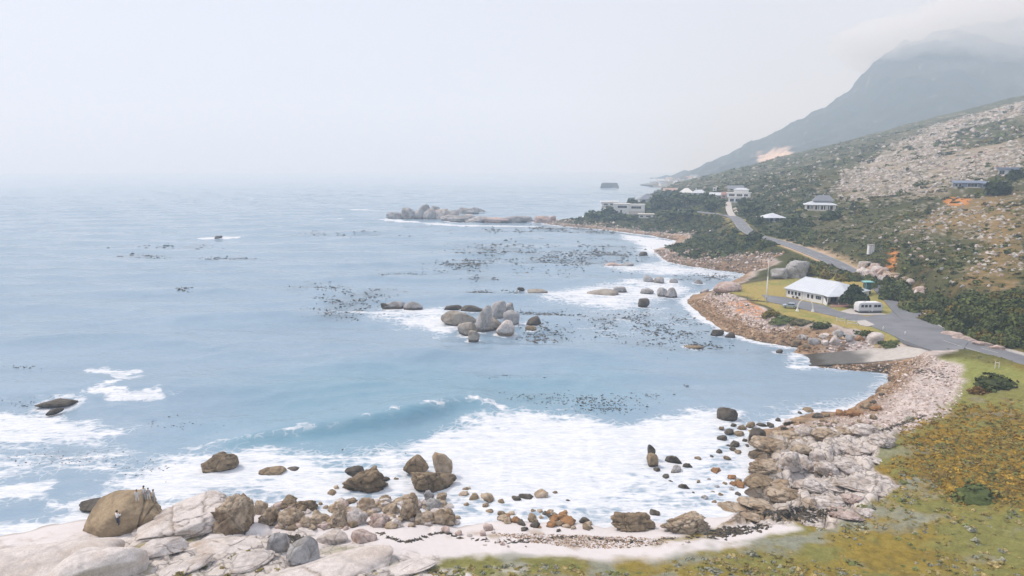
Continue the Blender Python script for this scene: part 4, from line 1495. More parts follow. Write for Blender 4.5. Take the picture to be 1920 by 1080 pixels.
small_rocks([(1345, 886, 28), (1374, 898, 24), (1390, 915, 26), (1378, 910, 22)], "rust-coloured boulder in the foam off the pale rock shelf", "rust-coloured boulders off the rock shelf", ['orange'])
rock(1364, 791, 42, 27, 'dark', "dark domed boulder in the surf at the bay's inner corner", "dome_rock", dr=0.8, sub=5, sharp=5, wet=0.1)
small_rocks([(1354, 806, 16), (1370, 815, 24), (1388, 818, 22), (1356, 826, 20), (1380, 838, 26), (1397, 828, 14), (1368, 838, 14), (1402, 838, 12), (1376, 800, 16), (1392, 806, 20), (1408, 802, 26), (1430, 800, 24), (1446, 800, 22), (1362, 812, 12), (1375, 846, 16)],
            "dark wet block in the cluster below the domed boulder", "dark blocks below the domed boulder", ['dark', 'dark', 'brown'])
rock(1417, 838, 34, 30, 'dark', "large dark wet boulder against the seaward edge of the rock shelf", "wet_boulder", sub=5, sharp=12, wet=0.15)
small_rocks([(1520, 773, 24), (1536, 784, 22), (1500, 776, 10), (1460, 790, 14), (1478, 797, 16), (1490, 793, 14), (1472, 806, 18), (1505, 795, 16), (1545, 792, 16), (1552, 782, 14), (1628, 766, 26), (1640, 757, 18), (1655, 742, 14)],
            "grey-brown boulder at the water's edge in the inner bay", "boulders at the water's edge in the inner bay", ['dark', 'brown', 'grey'])
small_rocks([(1580, 779, 28), (1600, 781, 30), (1592, 775, 20), (1615, 778, 24), (1645, 770, 28)], "orange boulder at the top of the inner bay's shingle", "orange boulders on the inner bay's shingle", ['orange'])

# --- pale shelf of rock on the near shore
SHELF = [(1445, 850, 70, 40, 'tan'), (1480, 828, 64, 34, 'tan'), (1512, 818, 64, 34, 'pale'), (1548, 822, 50, 28, 'tan'), (1590, 815, 46, 22, 'tan'), (1625, 818, 66, 30, 'pale'), (1655, 838, 56, 28, 'pale'), (1600, 852, 70, 34, 'pale'),
         (1480, 882, 48, 42, 'pale'), (1508, 878, 38, 30, 'pale'), (1532, 865, 34, 24, 'pale'), (1545, 890, 48, 32, 'pale'), (1592, 890, 64, 34, 'pale'), (1440, 890, 66, 36, 'tan'), (1430, 925, 84, 40, 'brown'), (1475, 940, 76, 42, 'tan'),
         (1420, 955, 70, 26, 'tan'), (1520, 925, 66, 34, 'pale'), (1560, 918, 70, 26, 'pale'), (1620, 925, 100, 24, 'pale'), (1655, 922, 80, 18, 'pale'), (1560, 950, 66, 26, 'pale'), (1600, 948, 48, 30, 'pink'), (1530, 965, 76, 24, 'pale'),
         (1580, 975, 70, 22, 'pink'), (1620, 968, 50, 20, 'pale'), (1500, 850, 40, 26, 'tan'), (1640, 870, 40, 16, 'pale'), (1375, 962, 66, 18, 'tan'), (1410, 975, 40, 12, 'tan')]
SHELF.sort()
for i, (a, b, w, h, kd) in enumerate(SHELF):
    rock(a, b, w * 0.95, h * 0.66, kd, f"{TONE[kd]} angular block, {ORD[i]} from the sea on the rock shelf", "shelf_rock", dr=0.8, sub=5, sharp=[16, 26, 14][i % 3], rough=0.08, blocks=[0.10, 0.13, 0.08][i % 3], bfreq=[1.3, 1.6, 1.1][i % 3], wet=-1 if kd in ('pale', 'pink') else 0.12, group="blocks of the pale rock shelf")
small_rocks(jitter_spots(9, [(1470, 855), (1560, 850), (1560, 890), (1490, 895)], 26, 7, 16) + jitter_spots(10, [(1450, 795), (1600, 790), (1650, 775), (1640, 805), (1500, 830)], 40, 8, 22),
            "loose stone lodged between blocks of the rock shelf", "loose stones on the rock shelf", ['pale', 'tan', 'brown', 'pink'])

# --- boulder group in mid bay
rock(862, 612, 66, 26, 'drab', "flat brown-grey slab at the seaward side of the mid-bay boulders", "flat_slab", dr=0.6, sub=5, sharp=10, wet=0.15, rot=0.3)
rock(902, 622, 38, 52, 'grey', "tall egg-shaped boulder, front one in the mid-bay group", "egg_boulder", dr=0.75, sub=5, sharp=5, rough=0.04, wet=0.12, lean=(0.18, 0))
rock(930, 602, 36, 44, 'grey', "tall egg-shaped boulder leaning behind its twin in the mid-bay group", "egg_boulder", dr=0.75, sub=5, sharp=5, rough=0.04, wet=0.1, lean=(0.25, 0))
rock(953, 588, 22, 22, 'grey', "small grey boulder at the back of the mid-bay group", "boulder", sharp=8, wet=0.2)
rock(958, 613, 32, 32, 'grey', "grey block at the landward side of the mid-bay group", "boulder", sharp=16, wet=0.2)
rock(948, 629, 40, 27, 'pale', "whitish wedge boulder at the front of the mid-bay group", "wedge_boulder", sharp=12, wet=0.22)
rock(922, 620, 44, 26, 'drab', "dark rock filling the gap between egg boulder and wedge boulder", "boulder", sharp=12, wet=0.2)
rock(879, 630, 38, 26, 'drab', "brown rock in front of the tall egg boulder", "boulder", sharp=18, wet=0.2)
rock(888, 640, 22, 19, 'drab', "small tan cube-like rock, frontmost of the mid-bay group", "boulder", sharp=22, wet=0.2)
rock(1000, 612, 30, 18, 'dark', "pointed dark rock standing alone landward of the mid-bay group", "boulder", sharp=14, wet=0.25)
rock(995, 620, 20, 8, 'brown', "low brown stone at the foot of the pointed dark rock", "boulder", sharp=14, wet=0.25)
rock(848, 582, 32, 10, 'dark', "low dark ledge behind the flat brown-grey slab", "rock_ledge", dr=0.5, sharp=18, wet=0.3)
rock(882, 586, 46, 12, 'dark', "long dark ledge behind the tall egg boulders", "rock_ledge", dr=0.5, sharp=18, wet=0.3)
rock(742, 578, 50, 15, 'grey', "long whaleback rock in open water seaward of the mid-bay group", "whaleback_rock", dr=0.5, sharp=7, wet=0.25)
rock(774, 581, 38, 17, 'grey', "round-backed rock at the landward end of the whaleback", "whaleback_rock", dr=0.6, sharp=7, wet=0.25)
rock(724, 578, 20, 10, 'dark', "dark nub at the seaward end of the whaleback", "whaleback_rock", dr=0.6, sharp=7, wet=0.25)
for a, b, w, h, kd, lb in [(1216, 531, 22, 15, 'grey', "seaward one of the round boulder pair off the shingle point"), (1236, 533, 22, 16, 'grey', "landward one of the round boulder pair off the shingle point"),
                           (1262, 532, 20, 11, 'grey', "low round boulder just landward of the boulder pair"), (1214, 552, 28, 10, 'grey', "flat grey boulder in foam below the boulder pair"), (1241, 557, 20, 18, 'grey', "upright half of the split boulder off the shingle point"),
                           (1257, 559, 28, 18, 'grey', "broad half of the split boulder off the shingle point"), (1163, 549, 28, 13, 'grey', "lumpy boulder at the seaward end of the surf streak"), (1132, 557, 66, 12, 'drab', "long flat brown ledge awash in the surf streak"),
                           (1207, 577, 22, 16, 'dark', "lone dark boulder between kelp and split boulder"), (1010, 550, 38, 8, 'drab', "thin brown ledge awash at the far end of the surf streak"), (978, 545, 16, 6, 'dark', "tiny dark rock at the seaward tip of the surf streak"),
                           (1150, 501, 36, 8, 'pink', "pinkish flat rock in the far surf line"), (1176, 500, 22, 7, 'grey', "grey flat rock beside the pinkish one in the far surf line"), (1310, 533, 20, 10, 'grey', "grey boulder near the point's grassy tip"),
                           (1321, 548, 18, 8, 'grey', "small grey boulder at the shingle point's seaward corner"), (1346, 630, 26, 12, 'dark', "dark rounded boulder at the shingle foot, seaward of two"), (1370, 634, 20, 12, 'dark', "dark rounded boulder at the shingle foot, landward of two"),
                           (1460, 663, 14, 8, 'dark', "dark stone in the water off the boat slip"), (1300, 655, 36, 7, 'brown', "brown reef awash among kelp off the shingle point"), (1206, 480, 16, 9, 'dark', "dark rock in the sandy cove's surf"),
                           (408, 448, 16, 6, 'dark', "tiny dark rock with white water far out in the bay"), (1365, 548, 58, 22, 'pink', "smooth pinkish whaleback at the back of the grassy point")]:
    rock(a, b, w, h, kd, lb, "boulder", dr=0.75, sub=4, sharp=6, rough=0.09, wet=0.22)
rock(1490, 521, 46, 30, 'grey', "big pale split boulder behind the hall", "shore_boulder", dr=0.8, sub=5, sharp=12, cracks=1, wet=-1, lean=(0.2, 0))
rock(1461, 523, 40, 19, 'grey', "lower pale boulder seaward of the big split one behind the hall", "shore_boulder", dr=0.8, sub=5, sharp=9, wet=-1)

# --- row of boulders above the slip, below the hall lawn
for a, b, w, h, kd, lb in [(1491, 651, 20, 14, 'brown', "round brown boulder at the seaward end of the row by the slip"), (1509, 655, 16, 10, 'brown', "small round brown boulder in the row by the slip"), (1528, 646, 24, 13, 'grey', "grey flat-topped boulder in the row by the slip"),
                           (1545, 647, 18, 11, 'pale', "small whitish block in the row by the slip"), (1565, 648, 26, 17, 'pale', "whitish egg-like boulder mid row by the slip"), (1588, 642, 28, 15, 'grey', "broad grey boulder next to the rusty one by the slip"),
                           (1610, 641, 26, 11, 'orange', "rusty flat boulder in the row by the slip"), (1636, 645, 34, 22, 'pale', "largest whitish boulder at the landward end of the row by the slip"), (1569, 631, 20, 12, 'grey', "grey boulder set above the whitish egg-like one"),
                           (1545, 635, 24, 10, 'pale', "pale flat boulder set above the small whitish block"), (1508, 638, 28, 10, 'grey', "long grey stone on the shingle above the row")]:
    rock(a, b, w, h, kd, lb, "shore_boulder", dr=0.8, sub=4, sharp=10, wet=-1 if kd != 'brown' else 0.2)

# --- far outcrop beyond the bay
for i, (a, b, w, h, kd) in enumerate(sorted([(742, 411, 40, 14, 'grey'), (770, 411, 34, 20, 'grey'), (790, 411, 34, 26, 'grey'), (808, 412, 30, 27, 'grey'), (828, 412, 26, 20, 'pale'), (845, 412, 34, 20, 'grey'), (872, 402, 46, 14, 'grey'), (893, 399, 34, 11, 'grey'),
                                      (860, 416, 60, 13, 'grey'), (900, 418, 60, 12, 'grey'), (930, 419, 50, 11, 'pink'), (965, 418, 40, 12, 'grey'), (985, 416, 34, 11, 'grey'), (1015, 418, 34, 12, 'pink'), (1032, 416, 20, 12, 'pink'), (756, 410, 30, 12, 'dark'),
                                      (815, 402, 20, 18, 'grey'), (880, 412, 30, 12, 'pale')])):
    rock(a, b, w, h, kd, f"{TONE[kd]} rounded rock in the outcrop off the headland, {ORD[i]} from the left", "outcrop_rock", dr=0.7, sub=4, sharp=[6, 10, 16][i % 3], rough=0.09, wet=0.12, blocks=0.12, bfreq=1.4, group="rocks of the outcrop off the headland")
rock(1143, 353, 44, 10, 'dark', "long low dark islet on the hazy water beyond the headland", "islet", dr=0.35, sharp=30, wet=-1)
# ------------------------------------------------------------------ road, markings, slip
def strip(name, path, off0, off1, dz, mat, kind="structure", a=0, b=None, thick=0.0, parent=None):
    p = path[a:b]
    t = np.gradient(p[:, :2], axis=0)
    t /= np.linalg.norm(t, axis=1)[:, None]
    nrm = np.stack([t[:, 1], -t[:, 0]], 1)
    L = np.column_stack([p[:, :2] + nrm * off0, p[:, 2] + dz])
    R = np.column_stack([p[:, :2] + nrm * off1, p[:, 2] + dz])
    n = len(p)
    V = np.concatenate([L, R])
    i = np.arange(n - 1)
    F = np.stack([i, i + n, i + n + 1, i + 1], 1)
    if thick:
        V2 = V.copy()
        V2[:, 2] -= thick
        V = np.concatenate([V, V2])
        F = np.concatenate([F, np.stack([i, i + 1, i + 1 + 2 * n, i + 2 * n], 1), np.stack([i + n, i + 3 * n, i + 1 + 3 * n, i + n + 1], 1)])
        F = np.concatenate([F, [[0, 2 * n, 3 * n, n], [n - 1, 2 * n - 1, 4 * n - 1, 3 * n - 1]]])
    cr = np.cross(V[F[0, 1]] - V[F[0, 0]], V[F[0, 2]] - V[F[0, 0]])
    if cr[2] < 0:
        F = F[:, ::-1]
    o = obj(name, fast_mesh(name, V, F, None, False), mat, parent)
    if kind:
        tag(o, kind=kind)
    return o


road = strip("road", ROAD_S, -ROAD_W, ROAD_W, 0.03, M['asphalt'], thick=0.35)
strip("side_road", DRIVE_S, -2.2, 2.2, 0.036, M['kerb'], thick=0.3)


def near_index(path, px, py, z):
    q = P(px, py, z)
    return int(np.argmin(np.hypot(path[:, 0] - q[0], path[:, 1] - q[1])))


i_jct, i_bend, i_far = near_index(ROAD_S, 1735, 612, 5.3), near_index(ROAD_S, 1690, 572, 6), near_index(ROAD_S, 1388, 418, 13)
k = 0
for a in range(4, i_far, 6):                      # centre dashes
    if abs(a - i_bend) < 3:
        continue
    strip("centre_dash", ROAD_S, -0.07, 0.07, 0.036, M['paint'], None, a, a + 3, parent=road)
for off in (-ROAD_W + 0.25, ROAD_W - 0.35):
    strip("edge_line", ROAD_S, off, off + 0.12, 0.035, M['paint'], None, 2, i_jct - 4 if off < 0 else i_jct, parent=road)
    strip("edge_line", ROAD_S, off, off + 0.12, 0.035, M['paint'], None, i_bend + 14, i_far, parent=road)
s_ = 1 if (ROAD_S[i_jct + 1] - ROAD_S[i_jct])[1] > 0 else -1
strip("kerb", ROAD_S, ROAD_W + 0.02, ROAD_W + 0.3, 0.16, M['kerb'], "structure", max(i_jct - 6, 0), i_bend + 8, 0.5)
strip("verge", ROAD_S, ROAD_W + 0.1, ROAD_W + 2.2, 0.02, M['kerb'], "structure", 6, i_jct - 8, 0.4)

FORE = PL([(1428, 553), (1472, 558), (1545, 573), (1578, 586), (1625, 594), (1664, 590), (1664, 574), (1692, 574), (1722, 600), (1760, 618), (1815, 645), (1800, 668), (1758, 661), (1699, 641), (1665, 625), (1620, 607), (1575, 596), (1530, 586), (1490, 577), (1440, 566)], YARD_Z)
_fz = [YARD_Z + 0.13] * len(FORE)
for i_, z_ in ((5, 5.25), (6, 5.75), (7, 5.9), (8, 5.45), (9, 5.52), (10, 5.58), (11, 5.55), (12, 5.1)):
    _fz[i_] = z_
mb = MB().prism([tuple(p) for p in FORE[::-1]], YARD_Z - 0.6, _fz[::-1])
tag(mb.build("pavement", M['asphalt']), kind="structure")
for a0, a1 in (((1700, 636), (1712, 641)), ((1652, 616), (1664, 621)), ((1683, 610), (1694, 616)), ((1718, 622), (1728, 628)), ((1600, 602), (1612, 606))):
    p0, p1 = P(*a0, YARD_Z + 0.14), P(*a1, YARD_Z + 0.14)
    t = (p1 - p0) / np.linalg.norm(p1 - p0)
    nn = np.array([-t[1], t[0], 0]) * 0.09
    m_ = MB().add([p0 - nn, p1 - nn, p1 + nn, p0 + nn], [(0, 1, 2, 3)])
    tag(m_.build("road_marking", M['paint']), kind="structure")
# pale gravel apron with a kerb under the caravan, pale pad by the rails, brick terrace before the hall
APRON = PL([(1576, 585), (1600, 578), (1655, 576), (1690, 588), (1668, 591), (1625, 592), (1596, 590)], YARD_Z)
tag(MB().prism([tuple(p) for p in APRON[::-1]], YARD_Z - 0.3, YARD_Z + 0.24).build("gravel_apron", M['kerb']), kind="structure")
PADC = PL([(1606, 603), (1622, 601), (1640, 610), (1628, 613), (1612, 610)], YARD_Z)
tag(MB().prism([tuple(p) for p in PADC[::-1]], YARD_Z - 0.3, YARD_Z + 0.19).build("concrete_pad", M['kerb']), kind="structure")
TERR = PL([(1556, 576), (1590, 577), (1598, 569), (1560, 565)], YARD_Z)
tag(MB().prism([tuple(p) for p in TERR[::-1]], YARD_Z - 0.3, YARD_Z + 0.2).build("brick_terrace", M['brickred']), kind="structure")


def build_slip():
    n, mm = 60, 16
    V, F, col = [], [], []
    e0, e1 = SLIP_FAR, SLIP_NEAR

    def on(e, t):
        q = np.linalg.norm(np.diff(e, axis=0), axis=1)
        s = np.concatenate([[0], np.cumsum(q)]) / q.sum()
        return np.array([np.interp(t, s, e[:, 0]), np.interp(t, s, e[:, 1])])
    for i in range(n):
        for j in range(mm):
            t, u = i / (n - 1), j / (mm - 1)
            p = on(e0, t) * (1 - u) + on(e1, t) * u
            V.append((p[0], p[1], slip_z(p[0], p[1]) + 0.05))
    V = np.array(V)
    i = np.arange(n - 1)[:, None] * mm + np.arange(mm - 1)[None]
    F = np.stack([i, i + 1, i + mm + 1, i + mm], -1).reshape(-1, 4)
    nz = fbm2(V[:, 0], V[:, 1], 5, 3, 14)
    col = np.repeat(lin(184, 178, 172)[None], len(V), 0)
    col = paint(col, lin(104, 102, 98), sstep(V[:, 2] + 0.5 * nz, 2.0, 1.2))
    col = paint(col, lin(74, 70, 62), sstep(V[:, 2] + 0.4 * nz, 0.8, 0.2))
    # side walls
    edge = [r * mm for r in range(n)] + [(n - 1) * mm + c for c in range(mm)] + [r * mm + mm - 1 for r in range(n - 1, -1, -1)]
    base = len(V)
    V2 = V[edge].copy()
    V2[:, 2] -= 0.9
    F2 = [(edge[k], edge[k + 1], base + k + 1, base + k) for k in range(len(edge) - 1)]
    V = np.concatenate([V, V2])
    col = np.concatenate([col, col[edge] * 0.9])
    F = np.concatenate([F, np.array(F2)])
    o = obj("boat_slip", fast_mesh("boat_slip", V, F, col, False), M['concrete'])
    tag(o, "grey concrete boat slip running from the road into the bay", "boat slip")


build_slip()


# ------------------------------------------------------------------ leaves, shrubs, trees
def bush_arrays(rng, n, leaf, c0, c1, flat=0.75, lumps=7, core=1):
    """unit dome of leaf clumps, radius about 1"""
    ld = rng.normal(size=(lumps, 3))
    ld[:, 2] = np.abs(ld[:, 2]) * 0.9 + 0.05
    ld /= np.linalg.norm(ld, axis=1)[:, None]
    lr = rng.uniform(0.32, 0.55, lumps)
    which = rng.integers(0, lumps, n)
    q = rng.normal(size=(n, 3))
    q /= np.linalg.norm(q, axis=1)[:, None]
    ctr = ld[which] * 0.62 * rng.uniform(0.9, 1.1, (n, 1))
    pos = ctr + q * lr[which][:, None] * rng.uniform(0.75, 1.05, (n, 1))
    pos[:, 2] = np.abs(pos[:, 2]) * flat
    nrm = q * 0.8 + rng.normal(size=(n, 3)) * 0.5 + np.array([0, 0, 0.35])
    nrm /= np.linalg.norm(nrm, axis=1)[:, None]
    a = np.cross(nrm, rng.normal(size=(n, 3)))
    a /= np.linalg.norm(a, axis=1)[:, None]
    b = np.cross(nrm, a)
    s = leaf * rng.uniform(0.6, 1.3, (n, 1))
    V = np.stack([pos - a * s, pos + b * s * 0.8, pos + a * s, pos - b * s * 0.8], 1).reshape(-1, 3)
    i = np.arange(n) * 4
    F = np.stack([i, i + 1, i + 2, i + 3], 1)
    tone = np.clip(rng.uniform(0, 1, lumps)[which] * 0.7 + rng.uniform(0, 0.5, n), 0, 1)
    col = np.repeat((c0 * (1 - tone[:, None]) + c1 * tone[:, None]), 4, 0)
    T = np.concatenate([F[:, [0, 1, 2]], F[:, [0, 2, 3]]])
    if core is not False:
        cv, cf = ico(core)
        cv = cv * 0.72 * (1 + 0.15 * rng.normal(size=(len(cv), 1)))
        cv[:, 2] = np.abs(cv[:, 2]) * flat
        cc = np.repeat((c0 * 0.75 + c1 * 0.25)[None], len(cv), 0)
        T = np.concatenate([T, cf + len(V)])
        V = np.concatenate([V, cv])
        col = np.concatenate([col, cc])
    return V, T, col


def scatter(name, protos, pos, size, rng, mat, tint=None, squash=None):
    """many copies of a few small shapes joined into one mesh"""
    Vs, Fs, Cs, base = [], [], [], 0
    n = len(pos)
    which = rng.integers(0, len(protos), n)
    rot = rng.uniform(0, 2 * math.pi, n)
    for k, (V, F, Cc) in enumerate(protos):
        m = np.nonzero(which == k)[0]
        if len(m) == 0:
            continue
        c, s = np.cos(rot[m]), np.sin(rot[m])
        sc = size[m]
        zq = sc if squash is None else sc * squash[m]
        X = (V[None, :, 0] * c[:, None] - V[None, :, 1] * s[:, None]) * sc[:, None] + pos[m, 0:1]
        Y = (V[None, :, 0] * s[:, None] + V[None, :, 1] * c[:, None]) * sc[:, None] + pos[m, 1:2]
        Z = V[None, :, 2] * zq[:, None] + pos[m, 2:3]
        Vs.append(np.stack([X, Y, Z], -1).reshape(-1, 3))
        Fs.append((F[None] + (np.arange(len(m)) * len(V))[:, None, None] + base).reshape(-1, 3))
        cc = np.repeat(Cc[None], len(m), 0)
        if tint is not None:
            cc = cc * tint[m][:, None, :]
        Cs.append(cc.reshape(-1, 3))
        base += len(m) * len(V)
    return obj(name, fast_mesh(name, np.concatenate(Vs), np.concatenate(Fs), np.concatenate(Cs), False), mat)


GREEN = {'dark': (lin(46, 55, 28), lin(84, 92, 46)), 'mid': (lin(62, 74, 38), lin(104, 112, 60)), 'grey': (lin(86, 86, 64), lin(126, 122, 92)), 'olive': (lin(82, 76, 34), lin(126, 112, 52)),
         'brown': (lin(84, 64, 34), lin(126, 96, 46)), 'tree': (lin(34, 46, 32), lin(72, 84, 50)), 'far': (lin(48, 60, 38), lin(84, 96, 58)), 'lime': (lin(124, 122, 52), lin(160, 150, 76))}
HEATH = {'olive': (lin(112, 104, 56), lin(146, 132, 76)), 'green': (lin(100, 106, 60), lin(130, 134, 80)), 'grey': (lin(128, 130, 114), lin(158, 158, 140)), 'straw': (lin(150, 134, 88), lin(178, 160, 112)),
         'brown': (lin(108, 88, 42), lin(142, 120, 60)), 'gold': (lin(146, 118, 44), lin(174, 144, 60)), 'purple': (lin(96, 80, 60), lin(124, 106, 82))}
rng0 = np.random.default_rng(5)
BUSH_NEAR = {k: [bush_arrays(rng0, 520, 0.13, *GREEN[k], flat=0.85, lumps=11) for _ in range(4)] for k in ('dark', 'mid', 'grey', 'olive', 'brown')}
BUSH_NEAR_ME = {}
BUSH_FAR = [bush_arrays(rng0, 24, 0.32, *GREEN[k], core=-1) for k in ('dark', 'mid', 'mid', 'grey', 'dark', 'olive')]
BUSH_HEAD = [bush_arrays(rng0, 24, 0.32, *GREEN[k], core=-1) for k in ('far', 'far', 'dark', 'mid')]
TUFT = [bush_arrays(rng0, 20, 0.27, *HEATH[k], flat=0.6, lumps=5, core=-1) for k in ('olive', 'green', 'olive', 'grey', 'straw')]
TUFTB = [bush_arrays(rng0, 20, 0.27, *HEATH[k], flat=0.6, lumps=5, core=-1) for k in ('brown', 'gold', 'olive', 'olive', 'gold', 'green', 'olive', 'gold')]


def shrub(px, py, w, kind, label, group=None, name="shrub", hr=0.75, k=None):
    key = (kind, random.Random(int(px * 31 + py)).randrange(4))
    if key not in BUSH_NEAR_ME:
        V, F, Cc = BUSH_NEAR[kind][key[1]]
        BUSH_NEAR_ME[key] = fast_mesh("shrub", V, F, Cc, False)
    p = S(px, py)
    r = mpp(p) * w / 2
    o = obj(name, BUSH_NEAR_ME[key], M['leaf'], None, (p[0], p[1] + r * 0.6, p[2] - 0.12 * r), random.Random(px).uniform(0, 6.28))
    o.scale = (r, r * 0.9, r * hr * 1.25)
    tag(o, label, "shrub", group)
    return o


def tree(px, py, w, h, label, group=None, kind='tree', name="tree", nleaf=900, trunk_frac=0.3):
    """trunk with limbs and a crown of many small leaves; foot at the pixel"""
    p = S(px, py)
    s = mpp(p)
    W, H = w * s, h * s
    rg = np.random.default_rng(int(px * 13 + py * 7))
    root = empty(name, tuple(p))
    tag(root, label, "tree", group)
    mb = MB()
    r0 = max(0.12, H * 0.03)
    th = H * trunk_frac
    bend = rg.uniform(-0.1, 0.1, 2) * W
    mb.tube([(0, 0, -0.4), (bend[0] * 0.4, bend[1] * 0.4, th * 0.6), (bend[0], bend[1], th * 1.25), (bend[0] * 1.2, bend[1] * 1.2, H * 0.75)], [r0 * 1.25, r0, r0 * 0.8, r0 * 0.25], 7)
    for kk in range(6):
        an = kk * 1.05 + rg.uniform(-0.3, 0.3)
        z0 = th * rg.uniform(0.7, 1.2)
        mb.tube([(bend[0] * 0.8, bend[1] * 0.8, z0), (math.cos(an) * W * 0.2, math.sin(an) * W * 0.2, z0 + H * 0.15), (math.cos(an) * W * 0.38, math.sin(an) * W * 0.38, z0 + H * 0.3)], [r0 * 0.5, r0 * 0.35, r0 * 0.12], 5)
    mb.build("trunk", M['bark'], root, True)
    V, F, Cc = bush_arrays(rg, nleaf, 0.12 if nleaf > 500 else 0.2, *GREEN[kind], flat=1.0, lumps=13, core=False)
    V = V * np.array([W / 2, W / 2 * 0.9, H - th * 0.75]) + np.array([0, 0, th * 0.75])
    obj("crown", fast_mesh("crown", V, F, Cc, False), M['leaf'], root)
    return root


# ------------------------------------------------------------------ the hall
def window_on(root, name, o, u, n, a0, a1, z0, z1, mullions=0, fw=0.07, mat=None):
    """window in a wall: origin o, wall direction u, outward normal n (2D); spans a0..a1 along u"""
    def q(a, out, z):
        return (o[0] + u[0] * a + n[0] * out, o[1] + u[1] * a + n[1] * out, z)

    def slab(mb, b0, b1, y0, y1, c0, c1):
        mb.add([q(b0, y1, c0), q(b1, y1, c0), q(b1, y0, c0), q(b0, y0, c0), q(b0, y1, c1), q(b1, y1, c1), q(b1, y0, c1), q(b0, y0, c1)],
               [(0, 3, 2, 1), (4, 5, 6, 7), (0, 1, 5, 4), (1, 2, 6, 5), (2, 3, 7, 6), (3, 0, 4, 7)])
    mb = MB()
    slab(mb, a0, a1, 0.004, 0.03, z0, z1)
    w = mb.build(name, M['glass'], root)
    fr = MB()
    slab(fr, a0 - fw, a0, 0.002, 0.07, z0 - fw, z1 + fw)
    slab(fr, a1, a1 + fw, 0.002, 0.07, z0 - fw, z1 + fw)
    slab(fr, a0, a1, 0.002, 0.069, z1, z1 + fw)
    slab(fr, a0, a1, 0.002, 0.09, z0 - fw, z0)
    for m_ in range(mullions):
        c = a0 + (a1 - a0) * (m_ + 1) / (mullions + 1)
        slab(fr, c - 0.03, c + 0.03, 0.003, 0.06, z0, z1)
    fr.build("frame", mat or M['frame'], w)
    return w


